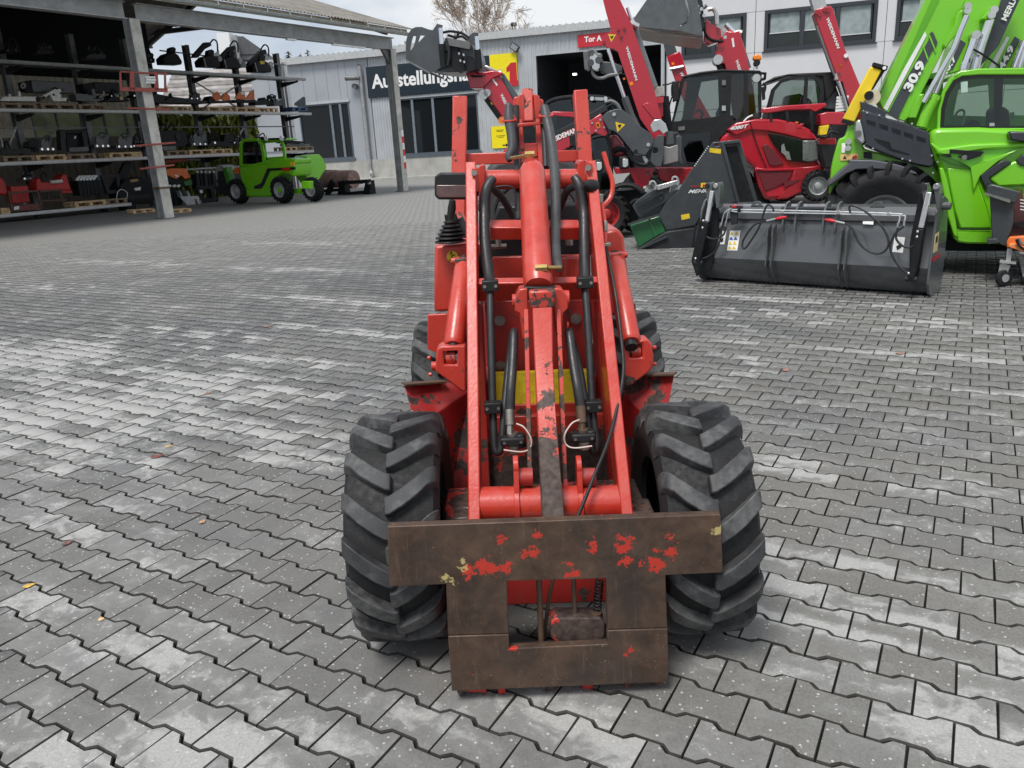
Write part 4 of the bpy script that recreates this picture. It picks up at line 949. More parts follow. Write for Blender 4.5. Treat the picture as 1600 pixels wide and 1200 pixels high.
M_whitep = plain('chipped_white_paint', (.85,.85,.80), .5, dirt=.3)
M_orange = plain('orange_paint', (.72,.16,.03), .45, dirt=.25)
M_redm = plain('implement_red', (.50,.018,.016), .4, dirt=.3, scale=4)
M_sheet = plain('white_paper', (.8,.8,.78), .6)
# level 3 (white frames, black boxes, orange brackets)
s = Stock('white_fork_frame', 'long flat white frame lying on a pallet at the left of the rack', 'frame', 32, 155); s.p('beam', [(0,157),(6,152),(6,151),(57,151),(63,155),(56,158),(6,158)], M_whitep, 0, .5); s.p('upright', [(14,147),(17,147),(17,152),(14,152)], M_whitep, .1, .1); s.p('upright', [(29,143),(32,143),(33,152),(30,152)], M_whitep, .1, .1); s.cy('pivot', 60, 155, .09, M_black2, -.02, .1)
s = Stock('white_bent_frame', 'bent white quick hitch frame with holes standing on a pallet', 'frame', 90, 150); s.p('arm', [(66,152),(68,149),(78,144),(78,147),(70,153)], M_whitep, 0, .3); s.p('side_plate', [(77,144),(86,139),(89,140),(97,138),(99,140),(92,146),(95,147),(96,153),(104,153),(109,156),(103,158),(84,158),(81,152)], M_whitep, 0, .12); s.p('side_plate', [(78,145),(86,140),(92,146),(95,153),(84,157)], M_whitep, .3, .08)
for (x, y) in ((69,152),(84,148),(97,140),(106,156)): s.cy('hole_bush', x, y, .045, M_black2, -.01, .14, 10)
s = Stock('black_mower_deck', 'wide glossy black box bucket behind the white frames', 'bucket', 80, 135, .75); s.p('body', [(48,125),(113,128),(116,146),(52,144)], M_greyst, 0, .5, bevel=.02); s.p('side', [(36,128),(48,125),(52,144),(40,143)], M_black2, .05, .4); s.tu('ring', [(34,132),(37,130),(39,134),(36,138),(33,135),(34,132)], .03, M_galv, -.3)
s = Stock('black_box_bucket', 'plain black box bucket between the second upright and the big column', 'bucket', 165, 138, .75); s.p('body', [(147,128),(186,129),(188,145),(150,145)], M_darkst, 0, .5, bevel=.02); s.p('side', [(129,131),(147,128),(150,145),(133,147)], M_black2, .05, .4)
s = Stock('black_drum_frame', 'dark grey frame with a block on a dark pallet left of the big column', 'frame', 140, 152); s.p('cradle', [(117,147),(123,146),(144,149),(146,154),(158,155),(161,148),(162,156),(150,159),(120,157)], M_greyst, 0, .5); s.p('block', [(143,139),(148,139),(151,153),(145,153)], M_greyst, .1, .3); s.tu('hook', [(155,153),(159,149),(162,146),(161,143)], .035, M_galv)
s = Stock('flat_black_plates', 'stack of flat black plates with a tan pad beside the big column', 'attachment', 178, 153); s.p('plate', [(163,158),(176,152),(196,152),(204,158)], M_black2, 0, .6); s.p('pad', [(187,151),(192,151),(193,156),(188,156)], M_wood, -.01, .1); s.p('bracket', [(179,146),(183,146),(185,152),(180,152)], M_greyst, .1, .2)
s = Stock('grey_long_tray', 'long dark grey tray lying right of the big column on the third shelf', 'tray', 265, 157); s.p('tray', [(236,153),(243,146),(262,150),(325,158),(322,162),(240,160)], M_darkst, 0, .7); s.p('post', [(265,147),(268,145),(270,155),(266,155)], M_black2, .1, .1); s.tu('handle', [(258,156),(262,153),(267,149),(268,153)], .04, M_black2)
for i, (x, lb) in enumerate(((335,'left pair of orange sheet steel brackets on the rack'),(380,'right pair of orange sheet steel brackets on the rack'))):
    s = Stock('orange_bracket', lb, 'bracket', x, 155, .25, 'orange brackets on the rack')
    if i == 0:
        s.p('wing', [(332,152),(334,146),(340,143),(344,147),(345,155),(338,158)], M_orange, 0, .06); s.p('wing', [(346,154),(350,147),(354,144),(359,150),(360,156),(350,158)], M_orange, .1, .06); s.p('base', [(326,157),(330,150),(336,157),(352,158),(362,156),(362,160),(328,161)], M_black2, .05, .5)
    else:
        s.p('wing', [(367,154),(373,144),(382,142),(384,156)], M_orange, 0, .06); s.p('wing', [(384,155),(392,143),(397,140),(398,156)], M_orange, .1, .06); s.p('plate', [(376,143),(382,143),(383,148),(377,148)], M_sheet, -.02, .02); s.p('base', [(366,156),(400,156),(400,160),(366,160)], M_black2, .05, .5)
s = Stock('black_coupling_plate', 'low black coupling plate on the pallet right of the orange brackets', 'plate', 415, 160); s.p('plate', [(398,161),(404,157),(412,156),(414,152),(418,157),(424,160),(424,163),(400,164)], M_black2, 0, .5)
s = Stock('grey_scoop', 'dark grey scoop lying at the right end of the third shelf, beside the blue crate', 'scoop', 435, 160); s.p('blade', [(428,162),(441,154),(446,156),(443,165),(430,165)], M_greyst, 0, .6)
s = Stock('blue_crate', 'flat blue plastic pallet crate on the right end of the third shelf', 'crate', 470, 172, .1); s.p('crate', [(457,167),(481,168),(481,173),(457,173)], plain('blue_plastic', (.06,.11,.22), .5), 0, .7, holes=[[(461,169),(467,169.3),(467,172),(461,172)],[(470,169.4),(477,169.5),(477,172),(470,172)]]); s.p('plate', [(461,161),(474,151),(477,152),(478,166),(461,165)], M_greyst, .2, .05)
# top level: four black augers / hedge cutters
for i, (x, lb) in enumerate(((270,'first and darkest black hedge trimmer head on the top shelf, behind the big column side'),(330,'black trimmer head with its arm raised on the top shelf, second from the left'),(362,'black trimmer head on the top shelf in front of the grey roofed house'),(410,'rightmost black trimmer head with a yellow tag on the top shelf'))):
    s = Stock('trimmer_head', lb, 'implement', x, 105, .4, 'black trimmer heads on the top shelf'); y = {0:100,1:104,2:106,3:112}[i]
    w = 1.0
    s.p('housing', [(x-13*w,y),(x-15*w,y-9),(x-8*w,y-16),(x+2*w,y-19),(x+9*w,y-14),(x+15*w,y-4),(x+14*w,y+1)], M_black2, 0, .55, bevel=.03)
    s.p('motor', [(x-5,y-18),(x-4,y-25),(x+1,y-27),(x+5,y-24),(x+4,y-17)], M_black2, .1, .25)
    if i: 
        s.p('arm', [(x-28,y-14),(x-26,y-19),(x-9,y-38),(x-2,y-38),(x+1,y-33),(x-10,y-27),(x-20,y-14)] if i == 1 else [(x-22,y-10),(x-20,y-15),(x-3,y-33),(x+5,y-35),(x+7,y-30),(x-4,y-22),(x-12,y-8)], M_black2, .15, .2)
        s.tu('hose', [(x-3,y-34),(x+3,y-42),(x+9,y-38),(x+10,y-24)], .035, M_black2, .2)
        s.tu('stand', [(x-8,y+1),(x-12,y-14)], .03, M_galv, -.05); s.cy('plate', x+14, y-12, .12, M_galv, .05, .04)
    if i == 3: s.p('tag', [(x-4,y-17),(x+4,y-16),(x+3,y-12),(x-3,y-12)], M_yellow, -.01, .01)
# level 2 implements
def hitch_plates(x, y, label, w=1.0, tag_=None):
    s = Stock('hitch_frame', label, 'frame', x, y, .3, 'grey hitch frames in the rack')
    s.p('foot', [(x-12*w,y),(x-13*w,y-4),(x-8*w,y-6),(x+12*w,y-5),(x+13*w,y-1)], M_greyst, 0, .6); s.p('side_plate', [(x-9*w,y-5),(x-10*w,y-16),(x-6*w,y-20),(x-2*w,y-14),(x+1*w,y-17),(x+3*w,y-6)], M_greyst, 0, .06)
    s.p('side_plate', [(x+2*w,y-5),(x+3*w,y-18),(x+8*w,y-21),(x+11*w,y-16),(x+10*w,y-5)], M_greyst, .35, .06); s.tu('hook', [(x-6*w,y-18),(x-2*w,y-23),(x+4*w,y-22),(x+5*w,y-17)], .04, M_greyst, .1)
    for dx in (-8, 1, 9): s.cy('pin', x+dx*w, y-3, .045, M_chrome, -.02, .05, 8)
    return s
hitch_plates(74,236,'grey hitch plates with bright pins on the orange brown pallet'); hitch_plates(160,231,'grey curved grab plates standing left of the big column'); hitch_plates(195,232,'dark grey grab frame half hidden behind the big column', 1.1); hitch_plates(312,228,'grey winch plates with two bright bolts above the new yellow pallets')
s = Stock('black_mast_frame', 'tall black mast frame with a paper label, middle level of the rack', 'frame', 118, 220); s.p('post', [(94,204),(101,202),(103,234),(96,234)], M_darkst, 0, .3); s.p('post', [(128,205),(134,204),(139,232),(133,233)], M_darkst, 0, .3); s.p('top_rail', [(100,203),(131,202),(131,208),(101,208)], M_black2, .05, .2); s.p('panel', [(104,208),(128,207),(131,232),(106,233)], M_black2, .25, .1); s.p('foot', [(108,231),(138,229),(139,236),(109,237)], M_greyst, -.05, .2); s.p('label', [(116,213),(119,212),(119,216),(116,217)], M_sheet, .23, .01)
s = Stock('black_open_bucket', 'black open bucket with round side cheeks, far left middle level', 'bucket', 50, 226); s.p('cheek', [(44,230),(46,219),(52,216),(61,218),(60,230)], M_black2, 0, .08); s.p('shell', [(46,230),(48,221),(60,221),(58,232)], M_darkst, .1, .5)
s = Stock('grey_low_frame', 'low dark grey frame on the dark pallet at the far left', 'frame', 22, 238); s.p('frame', [(0,241),(2,232),(40,233),(44,240)], M_darkst, 0, .6); s.tu('handle', [(0,213),(3,222),(4,230)], .03, M_galv)
s = Stock('black_sweeper_unit', 'large black sweeper unit with hoses right of the big column', 'implement', 268, 222); s.p('body', [(246,204),(290,203),(294,224),(288,230),(250,230)], M_black2, 0, .7, bevel=.03); s.tu('hose', [(250,204),(253,196),(258,195),(260,204)], .04, M_black2); s.tu('hose', [(262,202),(266,195),(271,196),(272,203)], .04, M_black2); s.cy('roller', 279, 214, .13, M_darkst, -.05, .2); s.cy('roller', 248, 217, .1, M_galv, -.05, .1); s.p('foot', [(254,229),(275,228),(276,234),(256,235)], M_galvd, -.02, .3)
s = Stock('black_tool_carrier', 'dark tool carrier on the new pallet left of the green cab', 'attachment', 350, 224); s.p('base', [(324,229),(330,220),(350,221),(364,224),(364,229)], M_black2, 0, .6); s.p('tower', [(350,222),(352,210),(362,208),(364,222)], M_black2, .1, .3); s.cy('bolt', 336, 223, .05, M_chrome, -.02, .04)
s = Stock('black_rail_stack', 'stack of black rails at the right end of the middle shelf', 'rails', 460, 222); s.p('rail', [(444,219),(476,221),(476,224),(444,223)], M_black2, 0, .6); s.p('rail', [(448,224),(484,225),(484,229),(448,228)], M_galvd, .1, .5)
# lowest level
s = Stock('red_mulcher', 'glossy red flail mulcher with pale roller, lowest shelf left of the black weights', 'mulcher', 85, 288, .35); s.p('hood', [(58,298),(57,281),(61,277),(66,285),(92,283),(98,272),(104,273),(108,285),(112,297)], M_redm, 0, .55, bevel=.03); s.p('front_strip', [(60,297),(112,298),(112,301),(98,302),(96,297)], M_redm, -.06, .06); mb = MB(); a, b_ = RK.P(79,285,.30), RK.P(97,283,.30); mb.cyl(a, b_, .07); s.t.part('roller', mb, plain('pale_roller', (.62,.58,.5), .5)); s.tu('hose', [(66,284),(64,274),(70,270),(73,278)], .03, M_black2, -.02)
s = Stock('red_mulcher', 'red flail mulcher partly out of the picture at the far left of the lowest shelf', 'mulcher', 5, 295, .35); s.p('hood', [(-12,302),(-12,276),(0,276),(8,284),(12,300),(9,305)], M_redm, 0, .55, bevel=.03)
s = Stock('red_tine_bar', 'low dark red implement lying between the two red mulchers', 'implement', 30, 305, .6); s.p('body', [(16,291),(44,290),(47,316),(20,318)], M_redm, 0, .4, bevel=.02)
s = Stock('brown_stand', 'rusty brown steel stand in front of the red implements', 'stand', 60, 318, .05)
s.p('plate', [(18,321),(62,318),(62,327),(19,330)], plain('red_brown_primer', (.17,.05,.04), .6), 0, .08); s.p('notice', [(22,323),(30,322),(30,327),(22,328)], M_sheet, -.01, .008); s.ba('rail', (14,302), (60,298), .07, .07, M_rustst); s.ba('leg', (13,298), (19,329), .06, .06, M_rustst); s.ba('leg', (58,298), (65,326), .06, .06, M_rustst); s.ba('rail', (62,299), (96,296), .07, .07, M_rustst); s.ba('leg', (93,297), (100,322), .06, .06, M_rustst); s.ba('rail', (64,314), (104,312), .05, .06, M_rustst)
s = Stock('weight_stack', 'row of black weight plates with bright tops on the pale pallet', 'weights', 140, 295, .2)
for i in range(6): x0 = 121.5 + i*6.0; s.p('weight', [(x0,283-i*.3),(x0+5.4,282.6-i*.3),(x0+9.4,305-i*.3),(x0+4,306-i*.3)], M_black2, 0, .5, bevel=.01)
for i in range(6):
    for j in range(3): s.cy('bolt_head', 121.5+i*5+j*2, 280.5-j*2.2-i*.2, .05, M_white, -.02+j*.15, .1, 8)
s = Stock('grey_ring_frame', 'dark grey rounded frame standing right of the black weights', 'frame', 172, 290); s.p('frame', [(158,274),(186,270),(190,300),(168,304)], M_darkst, 0, .15, holes=[[(165,279),(182,277),(185,296),(172,298)]], bevel=.02); s.tu('wire', [(182,312),(184,300),(191,296),(199,302),(197,313)], .015, M_white, -.1)
s = Stock('black_sweeper', 'big black sweeping machine with a brown top left of the big column', 'sweeper', 215, 300, .2); s.p('body', [(185,296),(196,280),(222,276),(238,288),(242,312),(238,318),(190,318),(186,306)], M_black2, 0, .8, bevel=.04); s.p('arm', [(182,281),(196,254),(203,252),(206,262),(196,282)], M_black2, .3, .2); s.p('cap', [(203,281),(215,279),(217,283),(205,285)], plain('tan_cap', (.3,.2,.08), .5), -.03, .1); s.p('cover', [(210,294),(220,292),(220,297),(212,298)], M_white, -.03, .04); s.p('beam', [(200,306),(236,303),(237,309),(201,313)], M_darkst, -.06, .1); s.cy('roller', 205, 322, .22, M_black2, .0, .6)
s = Stock('orange_flail', 'orange hooded flail mower with a green side plate right of the big column', 'mower', 280, 275, .3); s.p('hood', [(258,266),(266,263),(291,263),(298,277),(290,280),(284,274),(276,280),(262,274)], M_orange, 0, .5, bevel=.02); s.p('deck', [(258,270),(276,276),(284,283),(302,281),(302,290),(282,292),(262,284)], M_black2, .02, .5); s.p('side_plate', [(287,284),(300,281),(300,289),(290,290)], plain('dark_green', (.02,.14,.03), .4), -.02, .03); s.p('sticker', [(274,272),(279,275),(278,277),(273,275)], M_white, -.02, .01)
s = Stock('weight_block', 'black counterweights with white tops at the foot of the big column', 'weights', 272, 305, -.1)
for i in range(3): x0 = 263+i*7; s.p('weight', [(x0,293),(x0+6,292.5),(x0+9,320),(x0+4,322)], M_black2, 0, .5, bevel=.01); s.cy('bolt_head', x0+2, 291, .05, M_white, -.02, .1, 8); s.cy('bolt_head', x0+3.5, 290, .05, M_white, .1, .1, 8)
s = Stock('grey_pallet_fork', 'light grey fork frame leaning on the ground right of the big column', 'frame', 300, 320, -.3); s.p('frame', [(281,307),(310,306),(319,326),(300,328)], plain('light_grey_paint', (.5,.51,.52), .5), 0, .06, holes=[[(303,311),(307,311),(312,322),(307,322)],[(310.4,311),(312,311),(315,320),(313.5,320.5)]]); s.p('tine', [(280,298),(282,298),(286,307),(283,308)], M_galv, 0, .5); s.p('tine', [(292,298),(294,298),(298,306),(295,307)], M_galv, 0, .5)
s = Stock('cylinder_stack', 'upright pack of black hydraulic cylinders behind the green telehandler', 'cylinders', 322, 285, .1)
for i in range(5): x0 = 306+i*6.4; s.p('cylinder', [(x0,272),(x0+5,271),(x0+8,294),(x0+3,295)], M_black2, (i % 2)*.1, .4, bevel=.02); s.cy('rod_end', x0+2.5, 268.5, .06, M_galv, .05, .1, 8)
s = Stock('black_fork_carriage', 'black pallet fork carriage with a white label standing behind the green telehandler', 'forks', 325, 305, -.2); s.p('carriage', [(308,291),(334,289),(338,315),(316,318)], M_black2, 0, .2, holes=[[(314,296),(329,295),(332,309),(318,310)]]); s.tu('tine', [(311,294),(307,290),(311,306),(314,318)], .05, M_black2); s.tu('tine', [(337,290),(340,298),(339,316)], .05, M_black2); s.p('label', [(312,297),(316,297),(317,301),(313,302)], M_sheet, -.02, .01)
s = Stock('red_drive_shaft', 'rusty red drive shaft lying on the rail right of the big column', 'shaft', 285, 251, .6); mb = MB(); a, b_ = RK.P(256,252,.6), RK.P(290,249,.6); mb.cyl(a, b_, .11); s.t.part('tube', mb, M_redold); mb = MB(); mb.cyl(RK.P(290,249,.6), RK.P(312,249,.6), .06); s.t.part('rod', mb, M_galvd)
# darker odds and ends standing further back on the shelves
def odds(px, py, w, h, seed, label, col=None, off=.75):
    rr = random.Random(seed); s = Stock('attachment', label, 'attachment', px, py, off, 'attachments further back in the rack'); M_ = col or (M_black2, M_darkst, M_greyst)[seed % 3]
    s.p('base', [(px-w/2,py),(px-w/2+1,py-h*.25),(px-w*.1,py-h*.34),(px+w/2,py-h*.28),(px+w/2,py)], M_, 0, .5, bevel=.01)
    for i in range(3):
        x = px - w*.38 + i*w*.34 + rr.uniform(-1,1); hh = h*rr.uniform(.55,1)
        s.p('tine', [(x-1.5,py-h*.2),(x-2,py-hh*.8),(x+rr.uniform(-1,2),py-hh),(x+2,py-hh*.85),(x+1.6,py-h*.2)], M_, rr.uniform(0,.3), .06)
    s.tu('hose', [(px-w*.3,py-h*.3),(px-w*.2,py-h*rr.uniform(.7,1.05)),(px+w*.1,py-h*rr.uniform(.7,1.0)),(px+w*.2,py-h*.3)], .03, M_black2, -.05)
    for i in range(2): s.cy('bolt', px-w*.3+i*w*.5, py-h*.18, .035, M_chrome, -.03, .05, 8)
    s.ba('cylinder', (px-w*.4,py-h*.45), (px+w*.35,py-h*.5), .09, .09, M_greyst if seed % 2 else M_black2, .1)
for i, a in enumerate(((12,238,16,18,'attachment behind the dark pallet at the far left of the middle level'),(88,150,20,14,'dark attachment behind the white bent frame'),(215,232,18,22,'black attachment right behind the big column, middle level'),(240,231,20,24,'black attachment between the big column and the sweeper unit'),
  (300,228,18,20,'dark attachment between the sweeper unit and the winch plates'),(335,226,18,20,'dark attachment over the gap between the two yellow pallets'),(372,226,18,18,'dark attachment beside the cab roof of the small telehandler'),(410,222,20,14,'dark attachment seen over the cab of the small telehandler'),
  (180,152,18,12,'flat dark attachment left of the big column on the third level'),(215,152,16,14,'dark attachment right behind the hanging red frame'),(305,156,18,12,'dark attachment on the grey tray'),(425,158,14,12,'dark attachment at the post on the third level'),
  (110,296,16,20,'dark attachment between the red mulcher and the black weights'),(44,282,18,16,'dark attachment behind the left end of the red mulcher'),(200,296,18,20,'dark attachment behind the grey ring frame'),(250,292,18,22,'dark attachment left of the orange flail mower'),
  (345,292,18,22,'dark attachment in front of the small telehandler front wheel'),(20,82,26,22,'black attachment on the top shelf at the far left'),(70,84,28,20,'black attachment on the top shelf left of the second upright'),(150,92,30,24,'black attachment on the top shelf right of the second upright'),(232,98,20,24,'black attachment on the top shelf right of the big column'))):
    odds(a[0], a[1], a[2], a[3], i+1, a[4])
# walls, panes and hedge behind the rack
M_trap = plain('beige_trapezoid_sheet', (.66,.61,.48), .7, var=.15, dirt=.3)
def corr(mb, P0, ux, n, length, z0, z1, pitch=.25, amp=.035, z1b=None):
    """trapezoidal cladding: starts at P0, runs along ux"""
    k = max(1, int(round(length/pitch))); pitch = length/k; vs = []; fs = []
    prof = [(0,0),(.38,0),(.5,1),(.88,1)]
    pts = [((i+a)*pitch, b*amp) for i in range(k) for a, b in prof] + [(length, 0)]
    for d, h in pts:
        zt = z1 if z1b is None else z1 + (z1b-z1)*d/length
        vs += [P0 + ux*d - n*h + Z*z0, P0 + ux*d - n*h + Z*zt]
    for i in range(len(pts)-1): fs.append((2*i, 2*i+2, 2*i+3, 2*i+1))
    mb.add(vs, fs)
t = Thing('shed_rear_wall', 'beige profiled sheet wall behind the left half of the rack', 'wall', rk(0,3,0))
mb = MB(); corr(mb, rk(-9,3.4,0), CU, RK.n, 9+ru(232,200,3.4), 0, 3.1, .3, .04); t.part('cladding', mb, plain('shaded_beige_sheet', (.20,.17,.135), .7, dirt=.4))  # darker copy of the beige sheet; the shed's shade is in the colour
mb = MB(); corr(mb, rk(-9,3.4,0), CU, RK.n, 9+ru(232,120,3.4), 4.25, 5.5, .3, .04); t.part('cladding', mb, M_trap)
uA, uB = ru(52,200,3.4), ru(232,200,3.4)
mb = MB(); corr(mb, rk(-9,3.4,0), CU, RK.n, 9+uA, 3.1, 4.25, .3, .04); t.part('cladding', mb, M_trap)
mb = MB()
mb.boxv(rk(uA,3.42,3.1), CU*(uB-uA), RK.n*.02, Z*1.15); t.part('window_pane', mb, plain('dusty_green_pane', (.30,.36,.17), .3, var=.35, scale=2))
for k in range(6):
    mb = MB(); mb.boxv(rk(uA+k*(uB-uA)/5-.04,3.36,3.1), CU*.08, RK.n*.05, Z*1.15); t.part('mullion', mb, M_galvd)
mb = MB(); mb.boxv(cw(-17.9,1.5,0), CU*.1, CV*19, Z*7.2); t.part('light_block_wall', mb, plain('black_shade_sheet', (.006,.007,.009), .8, spec=.2))  # added walls that block light; their black stands in for deep shed shade
uE = (CPf.P(236,90,15) - CPf.o).dot(CU); mb = MB(); mb.boxv(cw(-17.8,15,0), CU*(uE+17.8), CV*.1, Z*8.9); t.part('light_block_wall', mb, MATS['black_shade_sheet'])
# thuja hedge
def leaf_cloud(mb, fn, n, size, rnd, squash=1.0, tall=1.6):
    for _ in range(n):
        c, nrm = fn(rnd); s_ = size*rnd.uniform(.6, 1.4); a = Vector((rnd.gauss(0,1), rnd.gauss(0,1), rnd.gauss(0,.4))).normalized()
        b_ = (Z + Vector((rnd.gauss(0,.3), rnd.gauss(0,.3), 0))).normalized() if squash == 1.0 else Vector((rnd.gauss(0,1), rnd.gauss(0,1), rnd.gauss(0,1))).normalized()
        mb.add([c - a*s_*.5, c - b_*s_*tall*.4, c + a*s_*.5, c + b_*s_*tall*.6], [(0,1,2,3)])
def foliage(name, a, b_, sc=3):
    if name in MATS: return MATS[name]
    mt, nt, bs, ln = base_mat(name); g = geo_pos(nt); gi = N(nt, 'ShaderNodeNewGeometry')
    f = math_(nt, 'ADD', math_(nt, 'MULTIPLY', gi.outputs['Random Per Island'], .6), math_(nt, 'MULTIPLY', noise(nt, g, sc, 4), .5))
    ln(mixc(nt, maprange(nt, f, .2, .85), a, b_), bs.inputs['Base Color']); bs.inputs['Roughness'].default_value = .6; MATS[name] = mt; return mt
rnd = random.Random(5)
hA, hB = ru(225,200,4.2), ru(396,200,4.9)
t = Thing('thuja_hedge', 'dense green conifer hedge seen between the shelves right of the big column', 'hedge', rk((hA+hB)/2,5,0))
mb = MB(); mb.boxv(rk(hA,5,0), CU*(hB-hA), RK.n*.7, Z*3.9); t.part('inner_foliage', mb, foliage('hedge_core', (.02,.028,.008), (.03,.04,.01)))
def hf(r):
    return rk(r.uniform(hA,hB), 4.92 - abs(r.gauss(0,.16)), r.uniform(0, 3.95)), None
mb = MB(); leaf_cloud(mb, hf, 9000, .22, rnd, 1.0, 2.4); t.part('foliage', mb, foliage('hedge_leaves', (.07,.09,.01), (.30,.33,.05), 1.2), flat=True)
# ------------------------------------------------------------------ small green telehandler by the rack
M_green = plain('lime_machine_paint', (.165,.52,.010), .28, var=.02, coat=.5, scale=2, rv=.02)
TG = Pl(G(440,318), -32); TR = Pl(G(459,316), 58)
M_abyss = 0
s = Stock('small_telehandler', 'small lime green telehandler parked in front of the right end of the rack', 'telehandler', 430, 318, 0, None, TG)
W1 = [(373,311),(362,285),(372,240),(375,222),(382,217),(402,217),(408,225),(412,238),(413,258),(444,254),(478,250),(486,243),(492,250),(497,262),(492,275),(480,292),(468,285),(452,272),(440,272),(430,280),(424,308),(398,310)]
s.p('body', [(383,308),(378,292),(374,268),(373,256),(407,256),(444,252),(458,252),(460,262),(459,276),(456,276),(450,272),(440,271),(430,279),(424,308)], M_green, .1, .95, bevel=.06)
s.pl = TR
s.p('tail', [(459,262),(462,251),(465,245),(471,242),(484,242),(490,248),(496,262),(494,266),(487,276),(481,287),(470,287),(459,272),(449,266)], M_green, .0, -.55, bevel=.04)
s.p('tail_hump', [(463,262),(464,247),(470,243),(484,243),(489,250),(491,262)], M_green, .05, .3, bevel=.05); s.p('tail_recess', [(473,274),(484,273),(484,278),(473,279)], M_black2, .03, -.06)
for x, y in ((473,284),(484,283)): s.cy('tow_lamp', x, y, .05, M_white, .0, .04, 8)
s.pl = TG
s.p('bonnet', [(412,250),(444,247),(461,249),(461,256),(412,258)], M_green, .1, .9, bevel=.05)
s.p('black_band', [(419,263),(461,261),(461,265),(419,267)], M_black, .08, .03); s.p('tail_lamp', [(441,262),(452,262),(452,267),(441,267)], plain('lamp_red', (.5,.03,.01), .3), .05, .05); s.pl = TR; s.p('tail_lamp', [(492,259),(496,259),(496,264),(492,264)], plain('lamp_orange', (.8,.2,.02), .3), -.05, .1)
s.p('warning_label', [(478,251),(486,251),(487,259),(479,259)], M_yellow, -.02, .01); s.pl = TG; s.p('warning_label', [(453,253),(460,252),(460,259),(453,259.5)], M_yellow, .06, .02)
cabf = s.p('cab_frame', [(374,262),(374,224),(379,217),(402,216),(409,222),(413,240),(414,256)], M_green, .1, .06, holes=[[(378,260),(378,226),(382,220),(401,220),(406,226),(409,240),(410,253)]])
s.p('cab_frame', [(409,220),(440,218),(444,228),(446,248),(413,250)], M_green, .35, .06, holes=[[(413,224),(438,222),(441,230),(442,244),(416,246)]])
s.p('cab_glass', [(378,260),(378,226),(382,220),(401,220),(406,226),(409,240),(410,253)], glassy('tinted_glass', (.35,.38,.36), .04, 1.0), .13, .01); s.p('cab_roof', [(377,219),(440,216),(441,219),(378,222)], M_green, .1, .8, bevel=.03)
s.p('cab_interior', [(384,258),(386,236),(395,232),(400,240),(402,256)], M_black2, .5, .4, bevel=.05); s.p('door_post', [(398,220),(401,220),(404,258),(400,258)], M_black2, .11, .03)
s.p('light_bar', [(408,216),(444,215),(444,218),(408,219)], M_black2, .05, .1); s.cy('work_lamp', 415, 216, .09, M_white, .0, .1, 10); s.cy('work_lamp', 439, 216, .09, M_white, .0, .1, 10)
s.p('stripe', [(397,291),(408,286),(417,264),(424,263),(412,290),(408,295),(397,295)], M_darkst, .085, .02); s.p('orange_panel', [(366,262),(374,262),(374,272),(366,271)], M_orange, .3, .4)
s.p('tow_bracket', [(471,283),(484,283),(484,295),(471,295)], M_green, -.2, .2, bevel=.02); s.ba('axle', (452,297), (470,299), .2, .2, M_green, .5)
s.ba('boom', (355,262), (366,300), .25, .3, plain('dark_green_boom', (.05,.22,.02), .4), .4); s.p('front_carriage', [(340,268),(352,266),(358,290),(352,306),(340,300)], M_darkst, .4, .8); s.cy('tank', 345, 272, .38, M_galv, .7, .6)
for x, y, r, o0, nm in ((441,300,.53,-.12,1),(372,297,.52,-.05,1),(489,296,.48,.55,0)):
    c = TG.P(x, y, o0+.15); ax_ = TG.n if nm else TG.n
    c.z = r
    w_ = s.t.part('wheel', rim_mb(c, -ax_, r, .36, 1, .55), plain('grey_rim', (.36,.37,.37), .4, metal=.2))
    if nm and x > 400: mb = MB(); q = c - ax_*.17; mb.cyl(q, q + ax_*.1, r*.2); s.t.part('hub', mb, M_green, w_)
    s.t.part('tyre', tyre_mb(c, ax_, r, .36, 18, .05, .55, .35, n=36), M_tyre_bg, w_)
# grapple and log beside it
s = Stock('log', 'thick pinkish brown log lying in front of the exhibition hall', 'log', 525, 290, 0, None, Pl(G(505,304), -30))
a, b_ = s.pl.P(497,281,.3), s.pl.P(553,279,.3); mb = MB(); d = b_-a; mb.tube([a + d*t + Vector((0, math.sin(t*9)*.03, math.sin(t*5)*.03)) for t in [i/10 for i in range(11)]], [.40,.42,.40,.43,.41,.42,.40,.41,.42,.42,.41], 20, 1); s.t.part('trunk', mb, plain('log_bark', (.36,.23,.19), .85, var=.35, scale=5, dirt=.7, dcol=(.15,.09,.07), bumpy=.6))
s = Stock('log_grapple', 'black log grapple frame standing on the ground right of the small green telehandler', 'grapple', 555, 298, -.6, None, Pl(G(505,304), -30))
for x in (535, 575): s.p('side_frame', [(x-4,283),(x+2,282),(x+5,303),(x-3,307),(x-8,303)], M_black2, 0, .35)
s.ba('top_beam', (531,286), (577,283), .16, .25, M_black2); s.ba('bottom_beam', (538,303), (580,299), .14, .2, M_black2); s.p('tine', [(507,305),(512,290),(517,279),(521,286),(517,300),(512,306)], M_black2, .2, .12); s.p('tine', [(521,306),(529,303),(540,307),(530,309)], M_black2, .3, .12); s.p('tine', [(555,303),(570,301),(580,304),(560,306)], M_black2, .3, .12)
for x in (536, 546, 562, 574): s.p('sticker', [(x,285),(x+5,284.7),(x+5,287.5),(x,288)], M_white if x != 546 else M_yellow, -.03, .02)
s.ba('tube_cross', (497,299), (535,296), .14, .14, M_black2, .3)
